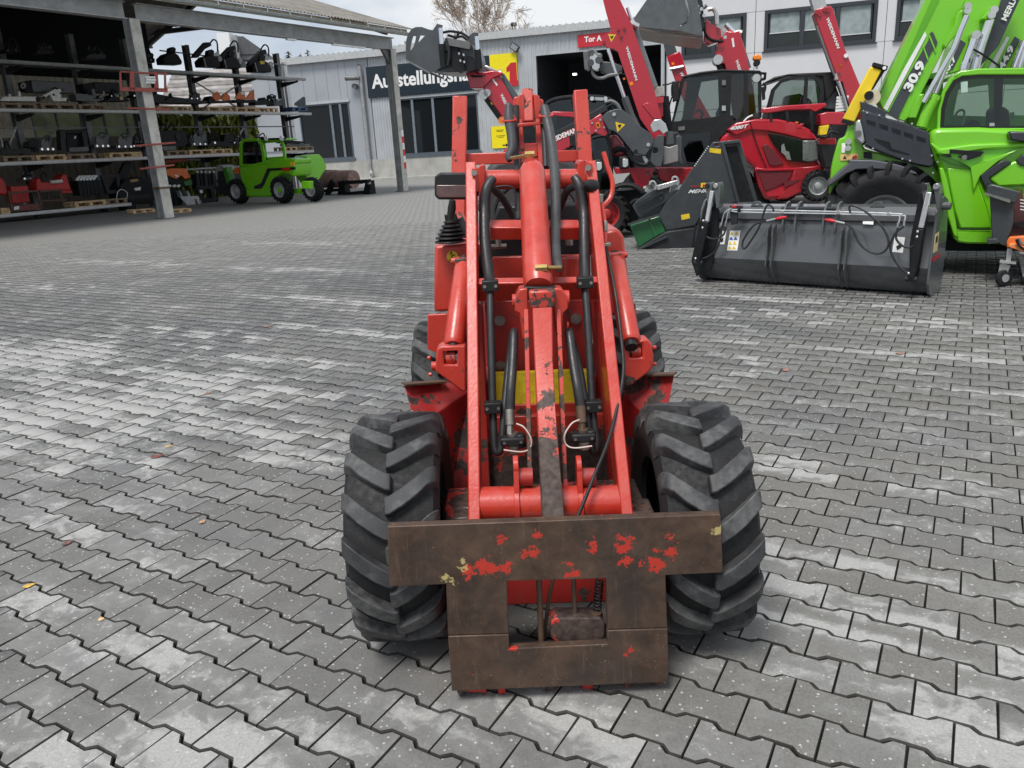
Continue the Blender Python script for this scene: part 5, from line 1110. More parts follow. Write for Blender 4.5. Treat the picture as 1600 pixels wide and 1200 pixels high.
# ------------------------------------------------------------------ exhibition hall
HB = Pl(G(640,278), -18.4)
HU, HN = HB.u, HB.n
def hb(u, off, z): return HB.o + HU*u + HN*off + Z*z
def hz(px, py, off=0):
    p = HB.P(px, py, off); return (p - HB.o).dot(HU), p.z
M_clad = plain('light_grey_cladding', (.44,.46,.48), .45, metal=.15, var=.1, scale=.8, dirt=.4, dcol=(.3,.3,.3))
M_frame = plain('blue_grey_frame', (.085,.105,.13), .4, var=.1)
M_glassd = glassy('dark_window_glass', (.012,.014,.016), .03)
M_navy = plain('navy_sign', (.010,.020,.030), .35, var=.1)
M_signy = plain('sign_yellow', (.82,.68,.01), .4, var=.04); M_signr = plain('sign_red', (.50,.018,.03), .4, var=.04)
hall = Thing('exhibition_hall', 'low hall clad in light grey profiled metal with big dark windows and an open gate', 'building', hb(3,0,0))
ROOF = [(-12.3,8.42),(-1.0,8.38),(.2,8.5),(6.1,8.74),(18.45,8.68)]
def rz(u):
    for (a, za), (b, zb) in zip(ROOF, ROOF[1:]):
        if u <= b: return za + (zb-za)*(u-a)/(b-a)
    return ROOF[-1][1]
def clad(u0, u1, z0, z1=None, pitch=.28):
    mb = MB(); a = rz(u0) if z1 is None else z1; b = rz(u1) if z1 is None else z1
    corr(mb, hb(u0,0,0), HU, HN, u1-u0, z0, a, pitch, .035, b); hall.part('cladding', mb, M_clad)
PLz = 1.42
uA0, uA1 = hz(470,200)[0], hz(549,200)[0]; uM0, uM1 = hz(622,200)[0], hz(748,190)[0]; uG0, uG1 = hz(840,150)[0], hz(1033,120)[0]
wz0, wzA, wzM, gz = 1.62, 5.55, 5.45, 7.45
M_flat = plain('flat_grey_cladding', (.36,.38,.41), .4, metal=.15, var=.08, scale=.5, dirt=.15, dcol=(.25,.25,.25))
# left third: wide flat panels
def flatpanel(u0, u1, z0, z1=None):
    mb = MB(); a, b = (rz(u0), rz(u1)) if z1 is None else (z1, z1)
    mb.prism([hb(u0+.01,0,z0), hb(u1-.01,0,z0), hb(u1-.01,0,b), hb(u0+.01,0,a)], HN*.05); hall.part('wall_panel', mb, M_flat)
us_ = [-12.3,-10.8,-9.3,-7.9,-6.9,-5.9,-4.9,uA1]
flatpanel(-12.3, uA0, PLz, wzA)
for a, b in zip(us_, us_[1:]): flatpanel(a, b, wzA)
for a, b in ((uA1,-3.3),(-3.3,-2.5)): flatpanel(a, b, PLz)
clad(-2.45, uM0, PLz, None, .22); clad(uM0, uM1, wzM+.02); clad(uM1, uG0, PLz); clad(uG0, uG1, gz); clad(uG1, 18.45, 0)
clad(uG1, uG1+.01, 0, gz)
mb = MB(); mb.boxv(hb(-12.3,.08,PLz), HU*(uG0+12.3), HN*.08, Z*(7.9-PLz)); 
mb2 = MB(); mb2.boxv(hb(-12.3,-.10,0), HU*(uG0+12.3-.02), HN*.18, Z*PLz); hall.part('plinth', mb2, M_conc)
# a solid shell behind the skin, with the window and gate openings
mb = MB(); 
def shell(u0, u1, z0, z1): mb.boxv(hb(u0,.10,z0), HU*(u1-u0), HN*.2, Z*(z1-z0))
shell(-12.3, uA0, PLz, wzA); shell(-12.3, uG0, max(wzA,wzM), 7.95); shell(uA1, uM0, PLz, wzA); shell(uM1, uG0, PLz, wzA); shell(uG0, uG1, gz, 8.0); shell(uG1, 18.45, 0, 8.0)
hall.part('inner_wall', mb, M_darkst)
# roof: fascia, sheet, bumps
for (a, za), (b, zb) in zip(ROOF, ROOF[1:]):
    mb = MB(); mb.prism([hb(a,-.35,za-.02), hb(b,-.35,zb-.02), hb(b,-.35,zb+.42), hb(a,-.35,za+.42)], HN*.1); hall.part('fascia', mb, plain('pale_fascia', (.45,.46,.46), .5, var=.12, dirt=.3))
    mb = MB(); mb.add([hb(a,-.34,za+.40), hb(b,-.34,zb+.40), hb(b,28,zb+3.0), hb(a,28,za+3.0), hb(a,-.34,za-.02), hb(b,-.34,zb-.02), hb(b,28,zb-.1), hb(a,28,za-.1)], [(0,1,2,3),(4,7,6,5),(0,3,7,4),(1,5,6,2)]); hall.part('roof_sheet', mb, plain('hall_roof', (.30,.30,.31), .6))
for k in range(69):
    u = -12.1 + k*.44; z = rz(u)+.42
    mb = MB(); mb.boxv(hb(u,-.3,z), HU*.12, HN*.12, Z*.06); hall.part('ridge_stop', mb, M_galv)
mb = MB(); mb.boxv(hb(-12.3,.1,0), HU*.1, HN*28, Z*8); mb.boxv(hb(18.35,8,0), HU*.1, HN*20, Z*8); mb.boxv(hb(-12.3,28,0), HU*30.8, HN*.1, Z*11); hall.part('side_wall', mb, M_flat)
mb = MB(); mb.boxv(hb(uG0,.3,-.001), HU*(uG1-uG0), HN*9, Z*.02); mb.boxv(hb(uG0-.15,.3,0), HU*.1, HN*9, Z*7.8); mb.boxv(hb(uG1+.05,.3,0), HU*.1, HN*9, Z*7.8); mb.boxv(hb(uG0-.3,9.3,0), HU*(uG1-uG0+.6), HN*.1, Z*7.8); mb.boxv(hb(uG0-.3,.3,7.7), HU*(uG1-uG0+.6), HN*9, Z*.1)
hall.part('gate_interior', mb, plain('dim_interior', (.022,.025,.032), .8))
mb = MB(); mb.boxv(hb(uG0-.12,-.06,0), HU*.12, HN*.3, Z*gz); mb.boxv(hb(uG1,-.06,0), HU*.16, HN*.3, Z*gz); mb.boxv(hb(uG0-.12,-.06,gz), HU*(uG1-uG0+.28), HN*.3, Z*.1); hall.part('gate_frame', mb, M_clad)
mb = MB(); c = HB.P(898,116,4); mb.box(tuple(c - Vector((.14,.05,.06))), tuple(c + Vector((.14,.05,.06))))
mt, ntt, bb, ln = base_mat('lit_lamp'); bb.inputs['Emission Color'].default_value = (1,1,.95,1); bb.inputs['Emission Strength'].default_value = 3
o = mkobj('hall_lamp', mb, mt, c); tag(o, 'tiny white lit lamp inside the dark hall gate', 'lamp')
def window(u0, u1, z0, z1, mull, sill=True):
    mb = MB(); w = .1
    mb.boxv(hb(u0,-.03,z0), HU*w, HN*.2, Z*(z1-z0)); mb.boxv(hb(u1-w,-.03,z0), HU*w, HN*.2, Z*(z1-z0)); mb.boxv(hb(u0+w,-.03,z1-w), HU*(u1-u0-2*w), HN*.2, Z*w); mb.boxv(hb(u0+w,-.03,z0), HU*(u1-u0-2*w), HN*.2, Z*w)
    fr = hall.part('window_frame', mb, M_frame)
    e = [u0] + mull + [u1]
    for m_ in mull: mb = MB(); mb.boxv(hb(m_-.09,-.02,z0+w), HU*.18, HN*.16, Z*(z1-z0-2*w)); hall.part('mullion', mb, plain('grey_mullion', (.16,.19,.22), .4), fr)
    for a, b in zip(e, e[1:]): mb = MB(); mb.boxv(hb(a+.05,.06,z0+.05), HU*(b-a-.1), HN*.02, Z*(z1-z0-.1)); hall.part('pane', mb, M_glassd, fr)
    mb = MB(); mb.boxv(hb(u0-.1,-.15,z0-.2), HU*(u1-u0+.2), HN*.25, Z*.2); hall.part('sill', mb, M_frame, fr)
    mb = MB(); mb.boxv(hb(u0-.1,-.08,z1), HU*(u1-u0+.2), HN*.1, Z*.16); hall.part('lintel_trim', mb, M_clad, fr)
window(uA0, uA1, wz0, wzA, [hz(520,200)[0], hz(535,200)[0]]); window(uM0, uM1, wz0, wzM, [hz(647,200)[0], hz(679,200)[0], hz(712,200)[0]])
mb = MB(); a = hz(563,92)[0]; mb.tube([hb(a,-.3,7.9), hb(a,-.25,7.2), hb(a,-.22,1.2), hb(a+.1,-.3,.55), hb(a+.25,-.6,.35)], .13, 12, 3); hall.part('downpipe', mb, M_galv)
mb = MB(); c = HB.P(563,122,-.1); mb.tube([c + HN*.1, c - HN*.3, c - HN*.45 - HU*.4, c - HN*.5 - HU*.9 + Z*.05], [.16,.16,.16,.2], 12, 2); c = HB.P(556,135,-.1); mb.cyl(c + HN*.1, c - HN*.3, .18); hall.part('vent_pipe', mb, M_galvd)
mb = MB(); mb.boxv(hb(-12.3,-1.6,.001), HU*22.2, HN*1.5, Z*.14); o = mkobj('kerb', mb, M_conc, hb(0,-1,0)); tag(o, kind='structure')
# signs on the hall
sg = Thing('hall_sign', 'long dark navy sign with white lettering and a yellow square with a red number', 'sign', hb(4,-.1,6))
u0, u1 = hz(574,120)[0], hz(766,110)[0]; za, zb = 5.6, 7.2
za = .5*(hz(578,152)[1]+hz(745,142)[1]); zb = .5*(hz(574,106)[1]+hz(766,86)[1])
mb = MB(); mb.boxv(hb(u0,-.16,za), HU*(u1-u0), HN*.07, Z*(zb-za)); sg.part('sign_board', mb, M_navy)
bz = hz(585,138)[1]; cz = hz(584,117)[1]
x1 = hz(752,123)[0]
sg.part('lettering', text_mb('Ausstellungshalle', hb(hz(583,138)[0],-.165,bz), hb(x1+.35,-.165,bz), Z*(cz-bz), .012, .025, nrm=-HN), M_white)
uy0, uy1 = hz(767,110)[0], hz(809,105)[0]; yb, yt = hz(809,134)[1], hz(790,84)[1]
mb = MB(); mb.boxv(hb(uy0,-.17,yb), HU*(uy1-uy0), HN*.07, Z*(yt-yb)); sg.part('yellow_board', mb, M_signy)
def hq(x, y, o): q = HB.P(x, y, o); return q
mb = MB(); mb.prism([hq(796.5,134.2,-.18), hq(796,111,-.18), hq(791.5,113,-.18), hq(791,106,-.18), hq(798,98,-.18), hq(806.5,97,-.18), hq(808.5,133,-.18)], HN*.008); sg.part('number', mb, M_signr)
mb = MB(); mb.prism([hq(791,127,-.183), hq(809.6,125,-.183), hq(810,133.5,-.183), hq(791.5,135.5,-.183)], HN*.008); sg.part('number_foot', mb, M_signr)
tr = Thing('gate_sign', 'red sign with white lettering above the open hall gate', 'sign', hb(12.5,-.1,7.5))
a, za = hz(904,76); b, zb = hz(905,54); e = hz(962,50)[0]
za, zb = hz(905,75)[1], hz(905,55)[1]
mb = MB(); mb.boxv(hb(a,-.16,za), HU*(e-a+1.2), HN*.07, Z*(zb-za)); tr.part('sign_board', mb, M_signr)
tr.part('lettering', text_mb('Tor A', hb(hz(914,65)[0],-.165,hz(914,66.5)[1]), hb(hz(941,62)[0],-.165,hz(914,66.5)[1]), Z*(hz(914,58)[1]-hz(914,66.5)[1]), .012, .03, nrm=-HN), M_white)
ny = Thing('notice_board', 'small yellow notice board with black lines of text and an arrow on the hall wall', 'sign', hb(6.5,-.1,3))
a, za = hz(770,232); b, zb = hz(799,196)
mb = MB(); mb.boxv(hb(a,-.12,za), HU*(b-a), HN*.05, Z*(zb-za)); ny.part('sign_board', mb, M_signy)
mb = MB()
for y, x0, x1 in ((204,776,788),(206,777,787),(213,776,790),(215,779,788)):
    q = hz(x0,y); w2 = hz(x1,y); mb.boxv(hb(q[0],-.125,q[1]), HU*(w2[0]-q[0]), HN*.004, Z*.035)
ny.part('text_line', mb, M_blackp)
q = hz(786,227); mb = MB(); mb.boxv(hb(q[0],-.125,q[1]-.04), HU*.25, HN*.004, Z*.08); mb.prism([hb(q[0]+.25,-.125,q[1]-.13), hb(q[0]+.45,-.125,q[1]), hb(q[0]+.25,-.125,q[1]+.13)], HN*.004); ny.part('arrow', mb, M_blackp)
fl = Thing('floodlight', 'tilted black floodlight on the hall wall above the yellow sign', 'floodlight', HB.P(806,75,-.3))
c = HB.P(804,74,-.35); a = (HU*.8 - Z*.6).normalized(); b = (Z*.8 + HU*.6).normalized(); mb = MB(); mb.boxc(c, a*.62, b*.42, HN*.2); fl.part('housing', mb, M_black, bevel=.03); mb = MB(); mb.boxc(c - HN*.11, a*.5, b*.32, HN*.02); fl.part('lamp_glass', mb, plain('lamp_glass', (.25,.26,.27), .15)); mb = MB(); mb.bar(c, HB.P(811,80,0), .06, .06); fl.part('arm', mb, M_galv)
# ------------------------------------------------------------------ white office building
WBo = -.45
M_wpan = plain('white_facade_panel', (.58,.58,.59), .4, var=.03, scale=.6, dirt=.1, dcol=(.55,.55,.54))
ob = Thing('office_building', 'white panelled office building with dark framed windows on the right', 'building', hb(28,0,0))
wl, wr, wt = hz(1042,100,WBo)[0], hz(1900,40,WBo)[0], 10.5
def wz(px, py): return hz(px, py, WBo)
wins = []
for (x0, x1, yb_, yt_) in ((1065,1166,(1065,93),(1110,10)),(1194,1369,(1190,80),(1200,4)),(1398,1560,(1398,61),(1400,-12)),(1600,1760,(1600,44),(1600,-30))):
    wins.append((wz(x0,50)[0], wz(x1,50)[0], 6.42, 8.72))
cuts = [wl] + [ (wins[i][1]+wins[i+1][0])/2 + d for i in range(3) for d in (0,)] + [wr]
for k in range(4):
    a, b = cuts[k]+.015, cuts[k+1]-.015; w = wins[k]
    for (p0, p1, q0, q1) in ((a, b, .0, 3.3), (a, b, 3.33, w[2]), (a, b, w[3], wt)):
        mb = MB(); mb.boxv(hb(p0,WBo,q0), HU*(p1-p0), HN*.08, Z*(q1-q0)); ob.part('facade_panel', mb, M_wpan)
    mb = MB(); mb.boxv(hb(a,WBo,w[2]+.02), HU*(w[0]-a), HN*.08, Z*(w[3]-w[2]-.04)); ob.part('facade_panel', mb, M_wpan)
    mb = MB(); mb.boxv(hb(w[1],WBo,w[2]+.02), HU*(b-w[1]), HN*.08, Z*(w[3]-w[2]-.04)); ob.part('facade_panel', mb, M_wpan)
    if k > 0: pass
mb = MB(); mb.boxv(hb(wl,WBo+.32,0), HU*(wr-wl), HN*12, Z*wt); ob.part('building_core', mb, M_darkst)
mb = MB(); mb.boxv(hb(wl-.02,WBo,0), HU*.1-HU*.12, HN*12, Z*wt); ob.part('side_wall', mb, M_wpan)
M_dfr = plain('dark_window_frame', (.03,.034,.042), .4, var=.1); M_blind = plain('grey_green_curtain', (.26,.31,.31), .7, var=.2, scale=3)
M_pane = glassy('office_glass', (.10,.125,.135), .05)
for k, (a, b, z0, z1) in enumerate(wins):
    mb = MB(); w = .2; o_ = WBo-.05
    mb.boxv(hb(a,o_,z0), HU*w, HN*.25, Z*(z1-z0)); mb.boxv(hb(b-w,o_,z0), HU*w, HN*.25, Z*(z1-z0)); mb.boxv(hb(a+w,o_,z1-w), HU*(b-a-2*w), HN*.25, Z*w); mb.boxv(hb(a+w,o_,z0), HU*(b-a-2*w), HN*.25, Z*w); mb.boxv(hb(a-.08,o_-.1,z0-.06), HU*(b-a+.16), HN*.2, Z*.06)
    fr = ob.part('window_frame', mb, M_dfr)
    nd = 3 if k in (1, 2) else 2
    for i in range(nd):
        p, q = a+w+(b-a-2*w)*i/nd, a+w+(b-a-2*w)*(i+1)/nd
        if i: mb = MB(); mb.boxv(hb(p-.12,o_+.02,z0+w), HU*.24, HN*.2, Z*(z1-z0-2*w)); ob.part('mullion', mb, M_dfr, fr)
        mb = MB(); mb.boxv(hb(p+.05,WBo+.12,z0+w), HU*(q-p-.1), HN*.02, Z*(z1-z0-2*w)); ob.part('pane', mb, glassy('dark_office_glass', (.03,.035,.035), .04), fr)
        hgt = (z1-z0-2*w)*(.56 if (k, i) != (1, 2) else .8)
        mb = MB(); n_ = 14; vs = []; fs = []
        for j in range(n_+1): x_ = p+.15+(q-p-.3)*j/n_; vs += [hb(x_, WBo+.105-.012*(j%2), z1-w), hb(x_, WBo+.105-.012*(j%2), z1-w-hgt)]
        for j in range(n_): fs.append((2*j,2*j+1,2*j+3,2*j+2))
        mb.add(vs, fs); ob.part('curtain', mb, M_blind, fr)
        mb = MB(); mb.boxv(hb(p+.1,WBo+.085,z1-w-hgt-.05), HU*(q-p-.2), HN*.02, Z*.05); ob.part('blind_rail', mb, M_wpan, fr)
# ------------------------------------------------------------------ things beyond
def at(px, py, dist):
    d = ray(px, py); return CPOS + d*(dist/d.y)
gd = Thing('green_roof_hall', 'distant building with a low curved pale green roof behind the hall', 'building', (at(815,55,110).x, 110, 0))
a = at(760,58,110); b = at(880,50,110); w_ = (b.x-a.x); mb = MB(); prof = []
for i in range(17): t_ = i/16; prof.append(Vector((a.x + w_*t_, 110, (a.z-1.6)*(1-t_) + (b.z-1.6)*t_ + math.sin(math.pi*t_)*2.2)))
mb.prism([Vector((a.x,110,0))] + prof + [Vector((b.x,110,0))], (0,20,0)); gd.part('curved_roof', mb, plain('pale_green_roof', (.27,.31,.23), .6))
for px in (801, 805): mb = MB(); q = at(px,46,112); mb.cyl(q - Z*1.2, q + Z*.6, .09, n=6); mb.sphere(q + Z*.6, .3, 6, 4); gd.part('roof_vent', mb, M_darkst)
hs = Thing('grey_house', 'dark grey boarded gable house with a white chimney beyond the rack', 'house', (at(385,90,70).x, 70, 0))
g_ = [at(330,88,70), at(368,56,70), at(380,57,70), at(430,92,70)]
mb = MB(); mb.prism([Vector((g_[0].x,70,0)), g_[0], g_[1], g_[2], g_[3], Vector((g_[3].x,70,0))], (-2,9,0)); hs.part('gable_wall', mb, plain('grey_slate', (.13,.135,.14), .7, var=.2))
for i in range(22):
    z0 = g_[0].z + (g_[2].z - g_[0].z)*i/22; zt = (z0-g_[0].z)/(g_[2].z-g_[0].z)
    xl = g_[0].x + (g_[1].x-g_[0].x)*zt; xr = g_[3].x + (g_[2].x-g_[3].x)*max(0, (z0-g_[3].z)/(g_[2].z-g_[3].z))
    mb = MB(); mb.boxv((xl+.05, 69.93, z0), (xr-xl-.1,0,0), (0,.07,0), (0,0,.075)); hs.part('board', mb, plain('pale_board_edge', (.13,.135,.14), .7))
mb = MB(); q0, q1 = at(345,73,69), at(361,52,69); mb.box((q0.x, 68.4, q0.z-1.2), (q1.x, 69.6, q1.z)); hs.part('chimney', mb, M_white)
mb = MB(); q0 = at(374,100,69); q1 = at(371,55,69); mb.cyl(Vector((q0.x,69,q0.z)), Vector((q0.x,69,q1.z)), .15, n=8); hs.part('flue_pipe', mb, M_galv)
rh = Thing('tiled_roof_house', 'long low roof with pale weathered rows of tiles between the shelves', 'house', (at(320,140,62).x, 62, 0))
a, b = at(240,150,62), at(392,152,62); 
rows = 9
for i in range(rows):
    z0 = a.z-1.0 + i*.34; mb = MB(); mb.boxv((a.x, 62+i*.5, z0), (b.x-a.x,0,0), (0,.62,.30), (0,.02,.10)); rh.part('tile_row', mb, plain('weathered_tiles_%d' % (i % 2), ((.30,.28,.27),(.19,.175,.165))[i % 2], .8, var=.35, scale=2))
mb = MB(); mb.box((a.x, 62.6, 0), (b.x, 69, a.z-.6)); rh.part('house_wall', mb, M_conc)
def bare_tree(name, label, base, height, spread, seed, leaves=0, lmat=None, levels=5, r0=None, cat='tree', droop=.25, up=.5, leafsize=.16, group=None):
    rnd = random.Random(seed); t = Thing(name, label, cat, base, group); tw = MB(); trunk = MB(); lf = MB(); tips = []
    r0 = r0 or height*.016
    def grow(p, d, ln_, r, lv):
        n_ = 4; pts = [p]; q = p; dd = d
        for i in range(n_):
            dd = (dd + Vector((rnd.gauss(0,.13), rnd.gauss(0,.13), rnd.gauss(0,.09) + (.05 if lv < 3 else -.10*droop*4*(lv > 3))))).normalized(); q = q + dd*ln_/n_; pts.append(q)
        rr = [max(.017, r*(1-.5*i/n_)) for i in range(n_+1)]
        (trunk if lv < 2 else tw).tube(pts, rr, 6 if lv < 2 else 3, 1, False)
        if lv >= levels-1: tips.extend(pts[1:])
        if lv >= levels: return
        k = 4 if lv < 3 else 4
        for j in range(k + (3 if lv == 0 else 0)):
            i = rnd.randint(2 if lv else 1, n_); ang = rnd.uniform(0, 2*math.pi); tilt = rnd.uniform(.35, .85)*spread
            o1 = dd.orthogonal().normalized(); o2 = dd.cross(o1); nd = (dd*math.cos(tilt) + (o1*math.cos(ang)+o2*math.sin(ang))*math.sin(tilt) + Z*up*.2).normalized()
            grow(pts[i], nd, ln_*rnd.uniform(.5,.78), rr[i]*.66, lv+1)
    grow(Vector(base), Z, height*.42, r0, 0)
    t.part('trunk', trunk, plain('bark_grey_brown', (.16,.13,.105), .9, var=.4, scale=3))
    t.part('twigs', tw, plain('twig_brown', (.38,.31,.25), .9, var=.3))
    if leaves:
        for _ in range(leaves):
            c = tips[rnd.randrange(len(tips))] + Vector((rnd.gauss(0,.25), rnd.gauss(0,.25), rnd.gauss(0,.25))); a_ = Vector((rnd.gauss(0,1),rnd.gauss(0,1),rnd.gauss(0,1))).normalized()*leafsize; b2 = a_.orthogonal().normalized()*leafsize*.6
            lf.add([c-a_, c-b2, c+a_, c+b2], [(0,1,2,3)])
        t.part('leaves', lf, lmat, flat=True)
    return t
lb_ = foliage('autumn_leaves', (.34,.26,.16), (.60,.50,.34), .5)
q = at(778,60,86); bare_tree('birch_tree', 'tall bare birch with a few last tan leaves rising behind the hall roof', (q.x,86,0), 19.6, 0.62, 11, 1700, lb_, 6, .34, leafsize=.09, droop=.12, up=1.1)
def conifer(px, py, dist, r, label, seed, mat, dense=700):
    rnd = random.Random(seed); q = at(px, py, dist); t = Thing('conifer', label, 'tree', (q.x, dist, 0), 'small conifers behind the hall'); mb = MB(); mb.cyl((q.x,dist,0), (q.x,dist,q.z), .12, .03, 6); t.part('trunk', mb, MATS['bark_grey_brown'])
    mb = MB()
    for _ in range(dense):
        h = rnd.random()**.7*5.5; rad = (.15 + h*.24)*r*(.5+.5*((h*2.2) % 1)); an = rnd.uniform(0, 6.28); c = Vector((q.x + math.cos(an)*rad*rnd.uniform(.3,1), dist + math.sin(an)*rad*rnd.uniform(.3,1), q.z - h)); a_ = Vector((math.cos(an)*.3, math.sin(an)*.3, -.08)); b2 = Vector((-math.sin(an), math.cos(an), .3))*.07
        mb.add([c-a_, c-b2, c+a_, c+b2], [(0,1,2,3)])
    t.part('crown', mb, mat, flat=True)
fd = foliage('conifer_leaves', (.04,.035,.02), (.13,.09,.05), .6)
conifer(450,80,82,1.1,'small brownish conifer at the left of the three behind the hall roof',1,fd); conifer(469,83,82,.7,'thinnest brownish conifer in the middle of the three behind the hall roof',2,fd,380); conifer(480,78,82,1.1,'brownish conifer at the right of the three behind the hall roof',3,fd)
q = at(655,42,90); bare_tree('green_tree', 'small green treetop just above the raised grey grapple bucket', (q.x,90,0), 14.6, .6, 5, 1500, foliage('green_leaves', (.05,.07,.015), (.14,.17,.05), .6), 4, .2, leafsize=.2)
q = at(882,42,100); bare_tree('yellow_tree', 'small yellow autumn treetop above the hall roof near the red gate sign', (q.x,100,0), 15.4, .6, 8, 1200, foliage('yellow_leaves', (.4,.27,.1), (.6,.45,.2), .6), 4, .2, leafsize=.16)
# ------------------------------------------------------------------ machines on the right
M_wred = plain('crimson_machine_paint', (.43,.008,.024), .25, var=.02, coat=.6, scale=2, rv=.02)
M_wredr = plain('crimson_bumper', (.30,.010,.018), .35, var=.15, coat=.3)
M_clear = glassy('cab_window', (.50,.56,.53), .03, 1.0)
M_silver = plain('silver_metal', (.55,.55,.54), .3, metal=.8, var=.15)
M_orl = plain('beacon_orange', (.85,.22,.01), .25, var=.1)
M_lamp = plain('headlamp_glass', (.46,.48,.48), .12, var=.2, coat=.5, scale=30)
M_greenb = M_green
M_stripe = M_white
def lettering(s, txt, p0, p1, ph, mat, o0=-.01, parent=None, bold=.03, shear=0.0, name='lettering'):
    """pixel baseline p0 -> p1; ph: pixel of the top of the first capital"""
    A_, B_, H_ = s.pl.P(*p0, s.off+o0), s.pl.P(*p1, s.off+o0), s.pl.P(*ph, s.off+o0)
    return s.t.part(name, text_mb(txt, A_, B_, H_ - A_, .004, bold, shear, nrm=-s.pl.n), mat, parent)
def vwheel(s, px, py, r, o0, w, rim, n=40, lugs=18, cz=None, lh=None, rimf=.55):
    c = s.pl.P(px, py, s.off+o0+w/2); c.z = r if cz is None else cz
    w_ = s.t.part('wheel', rim_mb(c, -s.pl.n, r, w, 1, rimf), rim); s.t.part('tyre', tyre_mb(c, s.pl.n, r, w, lugs, lh or r*.09, rimf, .35, n=n), M_tyre_bg, w_); return w_
# --- D: red loader with the raised grapple bucket; its body stands behind the front loader
PD = Pl(G(850,362), -8)
s = Stock('grapple_loader', 'crimson loader holding a dark grey grapple bucket high against the hall sign', 'loader', 850, 362, 0, None, PD)
s.p('boom', [(752,146),(758,131),(771,117),(780,118),(806,165),(838,228),(815,236),(786,184),(763,153),(756,155)], M_wred, .5, .28, bevel=.02)
s.p('boom_head', [(723,102),(731,104),(747,114),(770,110),(785,113),(786,116),(779,119),(771,122),(755,137),(750,138),(735,138),(728,116)], M_wred, .45, .4, bevel=.02)
s.cy('pivot_cover', 755, 148, .09, M_silver, .42, .4, 14); s.cy('pivot_cover', 761, 145, .07, M_silver, .42, .4, 14)
s.tu('tilt_cylinder', [(782,119),(806,156)], .085, M_greyst, .64, 14, 1); s.tu('cylinder_band', [(779,119),(785,117)], .11, M_silver, .64, 12, 1)
s.tu('lift_cylinder', [(761,150),(788,188)], .095, M_darkst, .64, 14, 1); s.p('label', [(766,160),(771,158),(773,162),(768,164)], M_yellow, .53, .01); s.p('silver_cover', [(755,104),(759,101),(777,110),(776,114),(757,108)], M_silver, .6, .1, bevel=.02)
s.cy('side_lamp', 784, 188, .07, M_orl, .4, .1, 10); s.p('hose_bundle', [(735,117),(752,118),(759,117),(752,121),(737,121)], M_black2, .44, .03)
for x0, y0, x1, y1 in ((768,123,772,129),(772,129,776,134)): s.p('boom_label', [(x0,y0),(x0+3,y0-1),(x1+2,y1-1),(x1,y1)], M_white, .495, .006)
lettering(s, 'WEIDEMANN', (781.5,148), (798,183), (785,146), M_white, .49)
s.p('grapple_side', [(634,93),(634,65),(637,54),(643,45),(650,42),(659,42),(670,46),(676,47),(683,37),(691,39),(690,44),(686,49),(687,71),(692,104),(672,114)], M_greyst, -.1, .05, holes=[[(640,81),(642,66),(645,56),(650,56),(649,63),(646,73)],[(652,68),(656,55),(664,55.5)]], bevel=.008)
s.p('grapple_side', [(727,78),(732,56),(740,50),(747,51),(747,56),(744,59),(742,69),(748,100),(735,104)], M_greyst, 1.1, .05, bevel=.008)
s.p('bucket_shell', [(672,110),(686,68),(694,63),(738,69),(744,83),(747,105),(725,112),(700,113)], M_greyst, .02, 1.05, bevel=.02)
s.p('cutting_edge', [(634,92),(672,113),(672,116),(634,95)], M_galvd, -.12, 1.25)
for a in ((688,44,690,69),(744.5,57,746,78)): s.tu('chrome_rod', [a[:2], a[2:]], .045, M_chrome, -.18, 10, 1)
for a in ((690,68,693,104),(746,77,749,107)): s.tu('grapple_cylinder', [a[:2], a[2:]], .06, M_black2, -.16, 10, 1)
for pts in ([(692,51),(702,49),(714,50),(724,53),(733,60)],[(700,55),(712,58),(722,57),(730,63)],[(706,64),(714,58),(716,53),(722,50)],[(693,84),(700,80),(703,95),(698,104)]): s.tu('hose', pts, .022, M_black2, -.05, 6, 4)
s.tu('hose', [(697,60),(700,70),(702,88),(699,103)], .03, M_darkst, -.14, 8, 4)
s.p('hitch_link', [(704,70),(711,68),(722,90),(727,108),(716,113),(708,108),(703,90)], M_black2, -.1, .3); s.p('hitch_link', [(727,87),(736,88),(744,98),(745,107),(733,112),(728,104)], M_black2, -.1, .3)
for x, y in ((717,82),(724,84),(719,93),(725,95)): s.ba('silver_fitting', (x,y), (x+1,y+3.5), .03, .03, M_silver, -.16)
s.ba('cross_tube', (699,65), (735,72), .12, .12, M_galvd, -.1)
s.p('body', [(770,300),(775,245),(800,225),(870,222),(884,250),(886,330),(860,340),(775,338)], M_wred, .2, 1.3, bevel=.05); s.p('cab_frame', [(800,226),(806,190),(850,186),(868,222)], M_black2, .3, 1.1)
for x in (790, 872): vwheel(s, x, 338, .52, -.05, .38, M_galv)
# --- C: red loader whose grey quick hitch arm reaches to the right
PC = Pl(G(957,372), -10)
s = Stock('quick_hitch_loader', 'crimson loader with a dark grey hitch arm bearing a yellow warning triangle', 'loader', 930, 372, 0, None, PC)
s.p('cab_glass', [(848,185),(856,163),(866,156),(893,152),(944,153),(956,166),(956,236),(848,236)], M_clear, .5, .02); s.p('cab_interior', [(862,236),(868,182),(885,172),(900,178),(912,210),(914,236)], M_black2, .8, .4, bevel=.05); s.p('cab_back', [(850,240),(852,175),(950,170),(955,240)], M_darkst, 1.6, .05)
s.tu('cab_frame', [(846,200),(850,172),(860,158),(892,151.5),(946,153),(957,168),(957,220)], .035, M_black2, .48, 8, 4); s.tu('cab_frame', [(895,152),(899,180),(901,236)], .035, M_black2, .48, 8, 4)
s.p('bonnet_edge', [(856,177),(865,174),(896,175),(900,184),(880,182),(858,180)], M_wred, .4, .5, bevel=.01)
